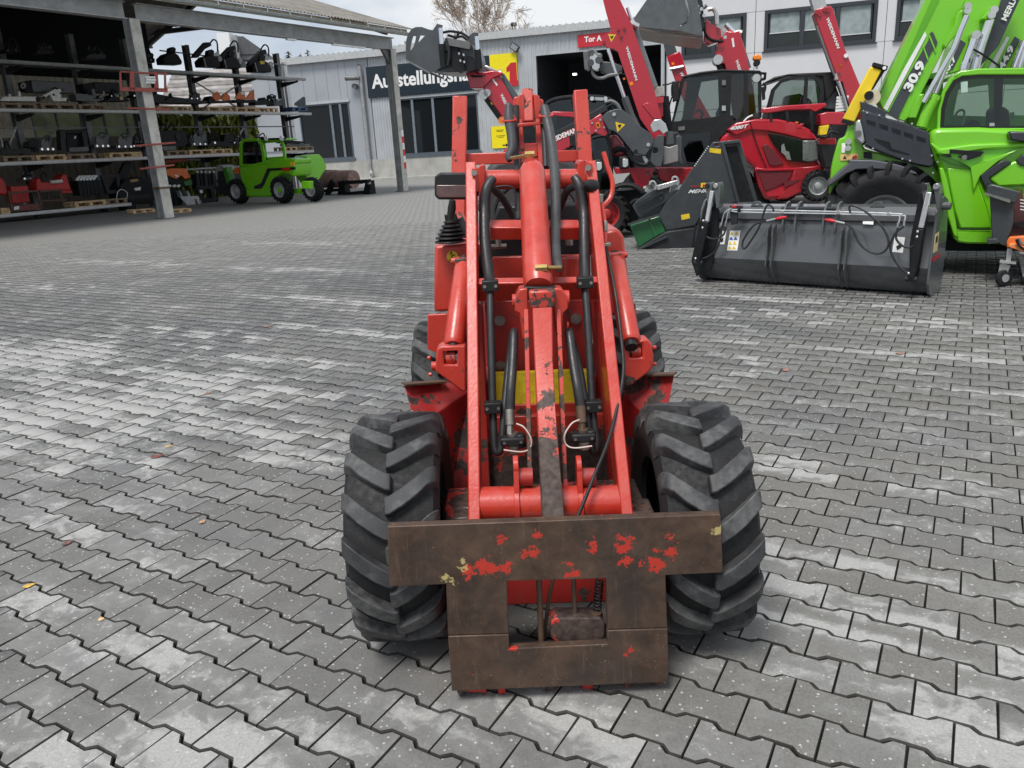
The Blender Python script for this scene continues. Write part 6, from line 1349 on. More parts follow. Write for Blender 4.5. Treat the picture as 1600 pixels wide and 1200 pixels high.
for x in (925, 946): s.p('work_lamp', [(x-3.5,150),(x+3.5,150),(x+3.5,158),(x-3.5,158)], M_black2, .2, .15, bevel=.01); s.cy('lamp_glass', x, 154, .035, M_lamp, .18, .03, 10)
s.ba('lamp_bar', (928,154), (943,155), .05, .05, M_silver, .3); s.tu('hose', [(945,160),(955,158),(964,163),(969,172)], .03, M_galvd, .2); s.tu('hose', [(948,168),(957,163),(966,170)], .025, M_black2, .2)
s.p('upper_link', [(866,215),(867,206),(900,189),(944,164),(950,172),(928,184),(900,199)], M_darkst, .1, .15, bevel=.01)
bo = s.p('boom', [(845,246),(850,222),(866,215),(925,186),(939,177),(951,209),(945,214),(930,208),(905,221),(862,246)], M_wred, .05, .25, bevel=.015)
lettering(s, 'WEIDEMANN', (857,225), (909,203), (855,218), M_white, .04, bo)
s.p('label', [(930.5,192),(936,190),(938.5,199),(933,201)], M_orl, .04, .005); s.p('pictogram', [(932,194),(935,193),(936,197),(934,198)], M_blackp, .035, .005)
for x, y in ((925,192),(938,187),(944,199),(931,204)): s.cy('bolt', x, y, .018, M_silver, .03, .02, 6)
ga = s.p('hitch_arm', [(940,183),(948,175),(962,170),(972,171),(984,180),(998,196),(1016,208),(1023,217),(1019,230),(1009,242),(992,243),(985,233),(976,222),(968,212),(960,205),(950,202),(946,194)], M_greyst, -.1, .3, bevel=.02, holes=[[(991,236),(993.5,234),(996.5,236),(996,240),(992.5,240.5)]])
s.p('warning_triangle', [(961.5,190),(977,194.5),(964.5,206.5)], M_yellow, -.105, .005, parent=ga); s.p('warning_mark', [(965,195.5),(970.5,194),(971,195.5),(967.5,201),(967,199)], M_blackp, -.11, .004, parent=ga)
for x, y in ((959.5,178.5),(1013,226)): s.cy('arm_pin', x, y, .03, M_silver, -.12, .03, 14, parent=ga)
s.p('hitch_jaw', [(1018,240),(1022,220),(1028,211),(1037,211),(1037,245),(1033,260),(1024,260),(1016,252)], M_greyst, -.15, .1, bevel=.015, holes=[[(1019,234),(1022,230),(1027,231),(1029,235),(1026,240),(1020,239)]])
s.p('hitch_jaw', [(1056,214),(1060,211),(1065,213),(1064,245),(1068,258),(1060,257),(1057,240)], M_greyst, .3, .1, bevel=.015); s.p('hitch_block', [(1036,228),(1046,230),(1059,226),(1060,252),(1037,258)], plain('worn_grey_plate', (.30,.28,.27), .4, metal=.4, dirt=.4), -.05, .25, bevel=.01)
s.p('hitch_cylinder', [(1016,196),(1022,187),(1032,186),(1040,193),(1044,205),(1036,210),(1030,203),(1020,208)], M_silver, .0, .2, bevel=.01); s.p('hitch_block', [(1042,205),(1052,205),(1053,224),(1042,226)], M_greyst, .05, .2)
s.tu('hose', [(985,232),(988,248),(998,256),(1010,257),(1017,250)], .03, M_black2, -.05); s.tu('hose', [(980,228),(984,244),(994,254)], .03, M_black2, 0)
s.p('light_strip', [(1003,244),(1007,243),(1015,253),(1014,257),(1008,255)], M_white, -.02, .04, bevel=.01)
s.p('windscreen', [(926,214),(948,213),(954,236),(955,300),(930,302)], glassy('screen_tint', (.32,.38,.36), .03, 1.0), .1, .02); s.tu('screen_frame', [(925,216),(935,213),(948,214),(954,236),(956,290)], .03, M_black2, .08, 8, 3); s.p('mirror', [(889,211),(899,210),(901,228),(891,229)], M_black, -.1, .1, bevel=.01)
s.p('front_fender', [(948,215),(962,210),(972,222),(980,243),(958,244),(950,232)], M_wred, .3, .6, bevel=.03); s.tu('fender_edge', [(958,238),(968,232),(980,238),(988,258),(988,282)], .05, M_black, .25)
for x, y in ((935,260),(976,255)):
    s.p('headlamp', [(x-9,y-10),(x+4,y-11),(x+7,y-6),(x+7,y+6),(x+2,y+9),(x-9,y+8)], M_black, 0, .15, bevel=.02); s.p('lamp_glass', [(x-3,y-7),(x+5,y-7),(x+6,y+3),(x+2,y+7),(x-3,y+6)], M_lamp, -.015, .02, bevel=.01)
s.p('chassis', [(885,345),(890,240),(950,240),(955,300),(1000,295),(1005,350)], M_black2, .3, .8); s.p('front_frame', [(958,262),(1024,262),(1008,297),(996,293),(984,270),(962,272)], M_wred, .15, .06, bevel=.01, holes=[[(1008,271),(1012,268.5),(1015,270),(1011,274)]]); s.p('lift_frame', [(1024,262),(1085,262),(1085,284),(1050,290),(1030,280)], M_wredr, .4, .4, bevel=.02)
s.p('reflector', [(1005,291),(1010,290),(1010,294),(1005,295)], M_white, .13, .01)
s.tu('mudguard', [(957,294),(972,289),(988,290),(1001,297),(1004,301)], .045, M_black, -.05, 8, 4); s.p('mudguard_skin', [(956,292),(972,287),(990,288),(1003,296),(1004,300),(988,293),(972,292),(957,297)], M_black, -.05, .5)
vwheel(s, 948, 337, .40, -.15, .42, plain('red_rim', (.3,.02,.02), .4), cz=.42); vwheel(s, 995, 330, .36, .3, .4, MATS['red_rim'], cz=.40); 
s.tu('pipe', [(985,318),(996,312),(1003,325),(999,345)], .03, M_black2, -.1)
# --- B: tall red telescopic boom with its dark hitch head
PB = Pl(G(1010,340), -12)
s = Stock('tall_boom_loader', 'crimson telescopic handler with its long boom standing almost upright in front of the gate', 'telehandler', 1020, 340, 0, None, PB)
bo = s.p('boom', [(936,-25),(962,-25),(969,0),(987,37),(1006,92),(1022,140),(1034,186),(1040,212),(1024,218),(1014,205),(1000,185),(981,128),(965,80),(958,76),(948,74),(941,68),(940,58),(955,48),(947,20)], M_wred, .1, .32, bevel=.02, holes=[[(941.6,65.5),(943,64),(945,65.5),(943.5,68)]])
lettering(s, 'WEIDEMANN', (977.5,73), (993,126), (981,71.8), M_white, .09, bo)
s.p('warning_triangle', [(950,53),(962.5,54),(955,66)], M_yellow, .095, .005, parent=bo); s.p('warning_mark', [(953,57),(959,55.5),(956,61),(955,60)], M_blackp, .09, .004, parent=bo)
for x, y in ((943,65.5),(966,46),(970,56),(975,44)): s.cy('bolt', x, y, .035, M_wredr, .06, .05, 10, parent=bo)
s.p('label', [(983,129),(988,127),(990,132),(985,134)], M_orl, .09, .006, parent=bo); s.p('label', [(973,122),(976,121),(977,124),(974,125)], M_orl, .09, .006, parent=bo)
for i in range(3): pass
s.p('pressed_rib', [(1003,164),(1012,160),(1021,164),(1029,185),(1022,187)], M_wred, .08, .03, bevel=.01, parent=bo)
s.tu('outer_cylinder', [(990,42),(1004,83),(1023,137)], .075, plain('grey_cylinder', (.13,.14,.145), .35, coat=.3), .35, 14, 1); s.tu('chrome_rod', [(980,12),(990,42)], .035, M_chrome, .35, 10, 1); s.tu('cylinder_collar', [(975,40),(986,37),(998,42)], .06, M_silver, .2, 10, 3)
s.tu('chrome_rod', [(950,76),(958,102),(977,156)], .04, M_chrome, .0, 10, 1); s.tu('lift_cylinder', [(976,152),(986,180),(996,200)], .075, M_greyst, .0, 12, 1)
s.p('control_block', [(1020,136),(1035,135),(1037,150),(1024,152)], plain('valve_block', (.4,.38,.34), .5, metal=.4, dirt=.5), .3, .3, bevel=.01); s.p('control_block', [(1023,152),(1037,151),(1037,160),(1025,162)], M_wred, .3, .3); s.p('control_block', [(1026,158),(1036,158),(1036,182),(1032,182)], M_wredr, .35, .2)
s.tu('cable', [(1035,133),(1046,131),(1052,128)], .015, M_black2, .3)
# hitch head at left of it
s.p('hitch_plate', [(911,80),(919,79),(921,90),(923,105),(919,111),(913,108)], plain('scuffed_grey', (.17,.17,.17), .4, metal=.5, dirt=.4), -.1, .12, bevel=.01)
for x, y, r in ((924,82,.07),(928,90,.09),(935,94,.07),(923,98,.07),(931,103,.08)): s.cy('hitch_pin', x, y, r, M_silver if r > .075 else M_greyst, -.15, .3, 12)
s.tu('hose', [(921,80),(926,78),(932,84),(938,90),(938,86),(933,86)], .035, M_galvd, -.12); s.p('hitch_frame', [(920,96),(934,95),(958,97),(972,103),(972,112),(952,118),(938,112),(932,106)], M_greyst, .0, .3, bevel=.02)
s.tu('hose', [(926,104),(926,114),(932,121),(942,122),(952,118),(965,116)], .035, M_galvd, -.05); s.p('hitch_frame', [(955,106),(968,99),(985,97),(986,112),(975,115),(960,113)], M_darkst, .3, .2)
s.p('body', [(985,325),(985,215),(1060,205),(1075,260),(1075,325)], M_darkst, .6, 1.0, bevel=.04); s.p('cab_side', [(1000,215),(1003,160),(1010,150),(1045,150),(1052,215)], M_black2, .7, .8)
vwheel(s, 1005, 318, .5, .4, .4, M_galv); vwheel(s, 1066, 314, .5, .4, .4, M_galv)
# --- E: small red boom with grey inner arm, behind
PE = Pl(G(1090,306), -14)
s = Stock('small_boom_machine', 'short crimson boom with a grey inner arm rising behind the black cab', 'telehandler', 1080, 306, 0, None, PE)
s.p('inner_boom', [(1032,48),(1048,50),(1058,82),(1041,88)], M_greyst, .1, .3, bevel=.01); bo = s.p('boom', [(1042,88),(1062,80),(1066,88),(1075,120),(1120,200),(1090,210),(1054,124),(1044,96)], M_wred, .05, .4, bevel=.02)
s.tu('hose_clamp', [(1047,108),(1058,106),(1068,104)], .05, M_silver, .0); s.p('label', [(1049,98),(1053,97),(1054,101),(1050,102)], M_orl, .04, .006); lettering(s, 'W', (1061,113), (1065,120), (1066,112), M_white, .03, bo)
s.p('body', [(1060,290),(1062,205),(1150,200),(1160,290)], M_darkst, .5, 1.2); vwheel(s, 1075, 290, .5, .3, .4, M_galv); vwheel(s, 1150, 286, .5, .3, .4, M_galv)
# --- A: red telehandler with black cab and raised scoop
PA = Pl(G(1280,318), -12)
s = Stock('red_telehandler', 'crimson loader with black glazed cab, rounded bonnet and a raised grey scoop bucket', 'loader', 1180, 318, 0, None, PA)
h = s.p('bonnet', [(1118,228),(1128,212),(1143,199),(1160,190),(1178,186),(1200,185),(1222,187),(1243,192),(1260,200),(1272,209),(1279,219),(1280,252),(1288,262),(1291,275),(1286,286),(1262,296),(1228,311),(1196,313),(1185,290),(1178,262),(1150,240)], M_wred, .1, 1.5, bevel=.09)
s.p('bonnet_top', [(1135,203),(1150,192),(1180,186),(1215,186),(1245,192),(1266,203),(1278,218),(1255,218),(1225,210),(1200,205),(1172,203),(1150,212)], M_wred, .03, .12, parent=h, bevel=.03)
s.p('grille_window', [(1200,208),(1226,212),(1254,219),(1277,220),(1278,250),(1262,254),(1236,252),(1224,243),(1212,229)], plain('smoked_panel', (.008,.008,.009), .1, var=.2, scale=8, spec=.4), .02, .1, bevel=.015, parent=h)
s.p('lamp_cluster', [(1254,219.5),(1279,219),(1279,251),(1262,253),(1254,251)], plain('smoked_lamp', (.15,.155,.16), .1, coat=.8, var=.3, scale=20), .01, .05, bevel=.02, parent=h); s.p('lamp_inner', [(1258,224),(1263,223),(1263,248),(1258,249)], M_galvd, .0, .02, parent=h); s.p('lamp_inner', [(1272,222),(1277,222),(1277,249),(1272,249)], M_galvd, .0, .02, parent=h)
s.p('vent_reflection', [(1221,227),(1225,224),(1228,236),(1233,237),(1236,250),(1230,249),(1226,242),(1221,238)], plain('reflection_grey', (.35,.35,.35), .3, metal=.6), .015, .006, parent=h)  # pale patch painted as a reflection on the dark grille
s.p('mesh_window', [(1191,228),(1199,225),(1209,235),(1225,256),(1213,259),(1202,258)], plain('red_mesh', (.12,.01,.016), .5, var=.6, scale=120), .06, .05, bevel=.01, parent=h)
s.p('side_recess', [(1184,267),(1212,267),(1238,270),(1231,284),(1212,293),(1195,299),(1190,285)], MATS['red_mesh'], .07, .04, bevel=.015, parent=h)
s.p('bumper', [(1240,262),(1282,258),(1290,264),(1289,284),(1262,297),(1230,311),(1213,312),(1236,288)], M_wredr, .04, .3, bevel=.04, parent=h); s.p('crease', [(1180,262),(1199,264),(1283,261),(1283,264),(1199,267.5),(1180,266)], M_wred, .04, .1, bevel=.01, parent=h)
s.tu('panel_gap', [(1172,190),(1176,205),(1186,235),(1198,263)], .012, M_black2, .03, 6, 3, parent=h); s.p('bonnet_handle', [(1244,200),(1251,193),(1257,193),(1251,201)], M_wred, .02, .1, bevel=.01, parent=h); s.p('side_lamp', [(1243,190),(1247,190),(1247,192.5),(1243,192.5)], M_orl, .02, .05, parent=h)
lettering(s, '4080T', (1140,203.5), (1168.5,199.5), (1141,198), M_white, .015, h, .03, .2)
s.p('bumper_light', [(1224,284),(1236,282),(1252,280),(1236,289),(1226,291)], MATS['red_mesh'], .025, .02, parent=h)
cabp = s.p('cab_frame', [(1038,262),(1045,205),(1052,180),(1064,124),(1070,118),(1095,113),(1128,109),(1165,109),(1187,111),(1190,118),(1190,184),(1172,190),(1142,199),(1125,215),(1118,235),(1112,262)], M_black, .12, .08, bevel=.02, holes=[[(1053,190),(1070,125),(1074,121),(1122,117),(1124,180),(1120,182)],[(1141,183),(1143,115),(1163,114),(1162,182),(1150,191)],[(1170,184),(1169,114),(1186,115),(1186,182)],[(1046,250),(1050,212),(1112,205),(1108,225),(1104,256)]])
s.p('cab_glass', [(1053,190),(1070,125),(1074,121),(1122,117),(1124,180),(1120,182)], M_clear, .16, .01, parent=cabp); s.p('cab_glass', [(1141,183),(1143,115),(1186,114),(1186,182),(1150,191)], M_clear, .16, .01, parent=cabp); s.p('door_glass', [(1046,250),(1050,212),(1112,205),(1108,225),(1104,256)], MATS['screen_tint'], .16, .01, parent=cabp)
s.p('cab_rear', [(1064,200),(1074,124),(1080,119),(1188,114),(1188,186),(1120,210)], M_black2, 1.5, .06, bevel=.02, holes=[[(1082,186),(1096,128),(1124,124),(1125,184)],[(1138,180),(1140,120),(1184,118),(1185,178)]]); s.p('cab_roof', [(1066,121),(1071,117),(1095,112),(1128,108),(1188,110),(1190,113),(1128,112),(1096,116),(1073,121)], M_black, .1, 1.45, bevel=.02)
s.p('cab_floor', [(1042,262),(1046,196),(1125,192),(1130,212),(1112,262)], M_black2, 1.0, .5)
s.p('seat', [(1118,215),(1120,175),(1128,160),(1136,162),(1140,205)], M_black2, .6, .5, bevel=.04); s.tu('steering_wheel', [(1086,176),(1092,172),(1098,178),(1094,184)], .03, M_black2, .6); s.p('green_strip', [(1163,116),(1168,115),(1168,182),(1162,184)], plain('pale_green_strip', (.50,.56,.42), .4), .3, .02); s.p('dashboard', [(1060,196),(1066,184),(1090,184),(1092,196)], M_black2, .5, .6)
for y in (125, 165): s.p('door_hinge', [(1128,y),(1134,y),(1134,y+8),(1128,y+8)], M_silver if y > 130 else M_galvd, .09, .03)
s.p('switch_panel', [(1060,198),(1070,197),(1070,203),(1060,204)], M_galvd, .10, .02); s.tu('wiper', [(1176,180),(1168,184),(1162,190)], .02, M_white, .08)
s.tu('mirror_arm', [(1064,128),(1055,128),(1050,134),(1050,150)], .02, M_black2, .1); s.p('mirror', [(1051,127),(1061,126),(1061,156),(1051,160)], M_black, -.05, .1, bevel=.02)
s.tu('handrail', [(1056,146),(1050,152),(1045,170),(1042,200)], .018, M_black2, .0)
s.tu('beacon_stalk', [(1183,108),(1183,100)], .03, M_silver, .3); s.cy('beacon_base', 1183, 98, .07, M_black2, .2, .2, 12); s.p('beacon', [(1177,94),(1177,88),(1180,85),(1187,85),(1190,88),(1190,94)], M_orl, .2, .22, bevel=.03)
s.p('rear_rack', [(1176,112),(1198,113),(1197,124),(1188,126),(1178,124)], M_black2, .3, .3, holes=[[(1190,115),(1196,115),(1195,121),(1190,122)]]); s.cy('work_lamp', 1182, 122, .09, M_silver, .1, .15, 12)
# boom, linkage and scoop
bo = s.p('boom', [(1122,66),(1135,48),(1148,50),(1155,48),(1158,56),(1166,85),(1178,140),(1184,200),(1150,205),(1140,135),(1132,100),(1121,100),(1117,92)], M_wred, .75, .35, bevel=.02); lettering(s, 'WEIDEMANN', (1149,94), (1163,140), (1153,92.5), M_white, .74, bo)
s.p('boom_head', [(1100,65),(1100,42),(1104,30),(1112,38),(1126,44),(1128,60),(1120,66),(1108,70)], M_wred, .7, .45, bevel=.02); s.tu('tilt_cylinder', [(1150,55),(1158,78),(1168,108)], .09, M_greyst, .9, 12, 1); s.tu('cylinder_collar', [(1148,53),(1153,51),(1159,52)], .07, M_silver, .85, 8, 1); s.tu('chrome_rod', [(1134,38),(1148,52)], .06, M_chrome, .9, 10, 1)
s.cy('pivot_cover', 1122, 93, .11, M_silver, .7, .5, 14); s.tu('lift_cylinder', [(1124,99),(1129,112)], .09, M_darkst, .9, 12, 1); s.p('boom_labels', [(1143,60),(1146,59),(1148,73),(1145,74)], M_white, .74, .006, parent=bo)
s.p('hitch_plate', [(1084,55),(1085,5),(1092,-8),(1098,2),(1100,30),(1101,42),(1092,56)], M_darkst, .4, .8, bevel=.02); s.tu('hose', [(1100,35),(1102,52),(1110,61),(1122,64),(1130,64)], .03, M_black2, .66); s.tu('linkage', [(1106,15),(1114,14),(1119,22),(1120,38)], .05, M_silver, .6); s.tu('hose', [(1093,8),(1099,12),(1104,8)], .04, M_galvd, .5)
for x, y in ((1090,10),(1092,20),(1096,14),(1086,30),(1090,33),(1131,47),(1133,58),(1100,24)): s.cy('bolt', x, y, .04, M_silver, .35, .06, 8)
s.p('scoop_side', [(990,29),(1024,-20),(1062,-20),(1070,0),(1076,20),(1073,34),(1062,40),(1098,57),(1099,61),(1030,52),(997,43)], plain('scoop_grey', (.085,.095,.10), .35, coat=.2, dirt=.2, dcol=(.15,.14,.12)), .2, .05, bevel=.01)
s.p('scoop_shell', [(1062,42),(1074,34),(1078,18),(1068,-20),(1084,-20),(1092,10),(1096,40),(1099,58)], MATS['scoop_grey'], .22, 1.9, bevel=.02); s.p('scoop_floor', [(997,42),(1062,48),(1098,57),(1099,61),(1062,57),(998,46)], plain('scoop_edge', (.16,.12,.10), .4, metal=.5, dirt=.5), .2, 2.0)
vwheel(s, 1276, 300, .36, -.1, .35, M_galv, cz=.40); vwheel(s, 1150, 305, .42, .6, .4, M_galv, cz=.46)
s.p('chassis', [(1040,262),(1112,262),(1190,290),(1205,318),(1180,322),(1045,300)], M_black2, .5, .9); s.p('lower_frame', [(1040,262),(1080,262),(1100,285),(1060,295),(1045,285)], M_wredr, .2, .5, bevel=.02)
# --- G: red telescopic boom on the right, with its dark cab
PG = Pl(G(1300,306), -14)
s = Stock('right_boom_telehandler', 'crimson telehandler with a dark cab, beacon and steep boom left of the big green machine', 'telehandler', 1300, 306, 0, None, PG)
s.p('inner_boom', [(1262,-20),(1284,-20),(1292,10),(1272,18)], M_silver, .2, .3, bevel=.01); bo = s.p('boom', [(1272,20),(1275,14),(1298,9),(1302,14),(1318,70),(1345,136),(1352,165),(1322,168),(1318,148),(1296,90),(1279,42)], M_wred, .1, .5, bevel=.02)
lettering(s, 'WEIDEMANN', (1290.5,28.5), (1308,76), (1295,27), M_white, .09, bo)
for x, y in ((1276,19),(1281,22),(1289,15),(1294,16),(1322,87)): s.cy('bolt', x, y, .05, M_wredr if x < 1300 else M_white, .05, .05, 8, parent=bo)
s.p('edge_strip', [(1275,40),(1279,40),(1303,108),(1320,150),(1316,150),(1298,106)], M_galvd, .12, .2)
s.p('cab_roof', [(1192,130),(1210,120),(1235,115),(1305,112),(1310,120),(1306,140),(1290,160),(1285,120),(1230,119),(1205,128)], M_black, .3, 1.4, bevel=.03)
cf = s.p('cab_frame', [(1197,170),(1205,140),(1220,124),(1250,117),(1272,118),(1284,127),(1288,145),(1284,168)], M_black, .2, .08, bevel=.02, holes=[[(1205,168),(1211,142),(1222,129),(1250,121),(1258,121),(1254,165)],[(1261,165),(1263,121),(1274,123),(1282,140),(1279,164)]])
s.p('cab_glass', [(1205,168),(1211,142),(1222,129),(1250,121),(1274,123),(1282,140),(1279,166)], M_clear, .26, .01, parent=cf); s.p('seat', [(1222,172),(1226,150),(1250,146),(1268,156),(1270,172)], M_wredr, .8, .5, bevel=.05); s.p('engine_cover', [(1285,170),(1288,130),(1304,128),(1312,150),(1310,172)], M_greyst, .4, .8, bevel=.03)
for i in range(5): s.ba('louvre', (1307-i*.5,153+i*5), (1326-i,151+i*5), .06, .05, M_white, .1)
s.tu('mirror_arm', [(1192,130),(1196,136),(1192,150)], .03, M_black, .1); s.p('mirror', [(1190,136),(1195,135),(1196,155),(1191,157)], M_black, .0, .08, bevel=.01)
s.p('beacon', [(1308,108),(1308,101),(1311,98),(1315,98),(1318,101),(1318,107)], M_orl, .1, .2, bevel=.03); s.p('beacon_base', [(1303,126),(1306,112),(1317,112),(1316,124)], M_silver, .1, .2, bevel=.02); s.tu('strut', [(1310,127),(1318,150),(1326,180)], .035, M_silver, .0, 8, 2); s.tu('strut', [(1315,127),(1322,152),(1330,178)], .025, M_black2, .0, 8, 2)
s.p('body', [(1195,290),(1197,170),(1345,168),(1355,290)], M_darkst, .5, 1.4, bevel=.05); vwheel(s, 1215, 288, .55, .3, .45, M_galv); vwheel(s, 1330, 284, .55, .3, .45, M_galv)
# --- H: low red machine with a flat red roof
PH = Pl(G(1285,325), -12)
s = Stock('red_roofed_loader', 'low crimson loader with a flat red canopy roof behind the rounded bonnet', 'loader', 1260, 325, .3, None, PH)
s.p('canopy_roof', [(1188,176),(1192,169),(1225,165),(1290,161),(1292,165),(1274,175),(1265,171),(1232,172),(1200,177)], M_wred, .9, 1.2, bevel=.02)
for x, y in ((1203,190),(1229,190),(1267,205)): s.ba('roof_post', (x,172), (x+2,y), .06, .06, M_black, .95)
s.p('body', [(1190,250),(1192,196),(1285,192),(1300,200),(1302,262)], M_darkst, 1.4, .8, bevel=.03); s.p('red_arm', [(1281,178),(1292,175),(1320,175),(1322,195),(1282,195)], M_wred, .5, .6, bevel=.02); s.p('yellow_part', [(1282,197),(1296,195),(1292,210),(1280,212)], M_yellow, .4, .2, bevel=.01); s.p('red_block', [(1278,216),(1306,216),(1307,226),(1282,226)], M_wred, .5, .4, bevel=.02); s.p('black_cover', [(1281,224),(1308,224),(1309,262),(1288,264)], M_black, .5, .5, bevel=.04); s.tu('hose', [(1278,212),(1290,214),(1298,206),(1310,208)], .03, M_black2, .4)
vwheel(s, 1225, 280, .40, 1.2, .4, M_galv, cz=.45)
# ------------------------------------------------------------------ big green telehandlers
GT = Pl(G(1376,430), -20)
M_gd = plain('charcoal_cover', (.022,.025,.032), .32, var=.2, coat=.3)
M_gband = plain('slate_stripe', (.045,.052,.062), .35, var=.1)
PK = Pl(G(1600,372), -16)
s = Stock('third_green_telehandler', 'farthest lime green telehandler, its boom cut by the right picture edge', 'telehandler', 1600, 372, 0, 'big green telehandlers', PK)
bo = s.p('boom', [(1532,110),(1580,18),(1600,-25),(1680,-25),(1640,60),(1612,112)], M_greenb, .2, .4, bevel=.02); s.p('white_stripe', [(1545,106),(1573,57),(1577,59),(1553,108)], M_white, .19, .01, parent=bo); s.p('slate_band', [(1558,108),(1586,57),(1594,62),(1570,108)], M_gband, .185, .01, parent=bo)
lettering(s, '44.9', (1566.5,110), (1585,74), (1559,106), M_white, .175, bo, .04)
s.tu('chrome_rod', [(1600,64),(1584,106)], .04, M_chrome, .1, 10, 1); s.tu('chrome_rod', [(1606,64),(1592,106)], .04, M_chrome, .15, 10, 1)
s.p('body', [(1500,300),(1500,190),(1680,180),(1690,300)], M_greenb, .6, 1.6, bevel=.08); vwheel(s, 1540, 330, .6, .3, .5, M_galv); vwheel(s, 1680, 325, .6, .3, .5, M_galv)
PJ = Pl(G(1500,385), -18)
s = Stock('second_green_telehandler', 'middle lime green telehandler with its boom behind the nearest green boom', 'telehandler', 1480, 385, 0, 'big green telehandlers', PJ)
bo = s.p('boom', [(1470,120),(1490,60),(1515,-25),(1570,-25),(1562,10),(1530,60),(1500,112)], M_greenb, .2, .4, bevel=.02); s.p('slate_band', [(1478,112),(1501,62),(1509,67),(1489,108)], M_gband, .19, .01, parent=bo); lettering(s, '40.7', (1476,121), (1495,90), (1470,117), M_white, .18, bo, .04)
s.p('inner_boom', [(1536,72),(1575,-25),(1605,-25),(1560,72),(1528,108),(1518,108)], M_gband, .45, .3, bevel=.01); s.p('grey_edge', [(1560,0),(1562,0),(1530,105),(1524,108)], M_silver, .44, .02); lettering(s, 'MERLO', (1572,33), (1592,-8), (1564,30), M_white, .43, None, .03)
s.tu('chrome_rod', [(1547,30),(1530,80),(1522,108)], .05, M_chrome, .1, 10, 1); s.tu('chrome_rod', [(1524,58),(1506,108)], .05, M_chrome, .05, 10, 1); s.tu('chrome_rod', [(1551,22),(1538,60),(1526,108)], .035, M_chrome, .3, 10, 1)
s.p('rod_bracket', [(1533,30),(1550,10),(1558,14),(1556,28),(1548,33)], M_greenb, .05, .15, bevel=.02)
for x, y, r in ((1554,15,.045),(1550,23,.045),(1526,54,.05)): s.cy('pin', x, y, r, M_silver, .0, .2, 14)
s.tu('cable', [(1521,77),(1540,88),(1562,104)], .012, M_black2, -.1, 6, 3); s.p('body', [(1440,330),(1450,215),(1600,205),(1610,330)], M_greenb, .5, 1.6, bevel=.08); vwheel(s, 1460, 340, .6, .3, .5, M_galv); vwheel(s, 1590, 335, .6, .3, .5, M_galv)
s = Stock('green_telehandler', 'nearest lime green telehandler with its boom marked 30.9 and a yellow lifting bar', 'telehandler', 1450, 410, 0, 'big green telehandlers', GT)
# boom of three faces
bo = s.p('boom', [(1448,-25),(1522,-25),(1505,10),(1492,42),(1412,189),(1400,182),(1381,175),(1370,153),(1445,2)], M_greenb, .25, .38, bevel=.015)
s.p('boom_edge', [(1466,-25),(1470,-25),(1468,0),(1391,155),(1384,176),(1381,175),(1388,153)], plain('lime_edge', (.10,.38,.01), .3, var=.05), .244, .01, parent=bo)
s.p('lower_flange', [(1500,22),(1505,10),(1508,14),(1420,184),(1412,190),(1404,186)], M_greenb, .2, .06, bevel=.008, parent=bo)
s.p('white_stripe', [(1445.5,49),(1447.5,56),(1386,173),(1380.5,169),(1411,110)], M_white, .24, .01, parent=bo)
s.p('slate_band', [(1456,54),(1459,52),(1464,66),(1452,88),(1425,140),(1402,186),(1387,178),(1412,130)], M_gband, .238, .01, parent=bo)
for q in ([(1446,71),(1451,62),(1458,82),(1452,92)],): s.p('green_slash', [(1441.5,72),(1443,70.5),(1451,92),(1449,94)], M_greenb, .232, .008, parent=bo)
s.p('green_slash', [(1451,56),(1453,54),(1463,80),(1461.5,82)], M_greenb, .232, .008, parent=bo); s.p('slate_band', [(1452,53),(1457,49),(1465,66),(1461,77)], M_gband, .236, .008, parent=bo)
lettering(s, '30.9', (1422.5,144), (1446.5,99), (1411,138.5), M_white, .228, bo, .045, .0)
for a, r, o in ((((1511,24),(1500,50),(1461,146)),.028,.05),(((1502,45),(1491,75),(1443,160)),.028,.0),(((1506,32),(1488,80),(1448,165)),.02,.12)): s.tu('chrome_rod', a, r, M_chrome, o, 12, 1)
s.p('rod_bracket', [(1496,22),(1503,14),(1513,24),(1506,40),(1490,60),(1484,66),(1478,76),(1474,70),(1492,40)], M_greenb, .1, .12, bevel=.01)
for x, y in ((1513,9),(1512.5,16)): s.cy('pin', x, y, .032, M_silver, .0, .2, 16)
s.tu('green_cylinder', [(1463,148),(1450,172),(1440,198)], .055, M_greenb, .05, 14, 1); s.p('cylinder_head', [(1455,150),(1460,146),(1469,150),(1468,157),(1460,160),(1454,156)], M_greenb, .0, .12, bevel=.01); s.p('green_plate', [(1424,172),(1436,148),(1444,146),(1441,160),(1432,185),(1418,184)], M_greenb, .12, .1, bevel=.01); s.p('green_plate', [(1438,184),(1446,170),(1452,180),(1446,200),(1434,196)], M_greenb, .1, .1, bevel=.01)
s.p('boom_frame', [(1410,165),(1440,118),(1466,112),(1474,126),(1472,205),(1420,200)], M_greenb, .5, .3, bevel=.01); s.p('black_shadow_plate', [(1440,126),(1458,122),(1456,132),(1440,134)], M_black2, .45, .04)
# yellow lifting bar and roller
s.p('lifting_bar', [(1360,104),(1378,109),(1335,191),(1317,186)], plain('signal_yellow', (.80,.58,.02), .35, var=.05), .1, .14, bevel=.012); s.p('bar_flange', [(1376,108),(1387,104),(1365,139),(1357,150)], M_black2, .12, .12); s.p('bar_end', [(1364,104),(1365,97),(1388,103),(1386,110)], M_black2, .08, .16, bevel=.006); s.p('bar_end', [(1315,192),(1317,186),(1336,191),(1333,195)], M_black2, .08, .16); s.cy('bolt', 1382, 106, .018, M_white, .05, .03, 10)
s.cy('roller', 1364, 152, .075, plain('cream_roller', (.62,.55,.38), .5), .02, .12, 28); s.cy('roller_hub', 1358, 149, .045, M_black2, .0, .06, 16)
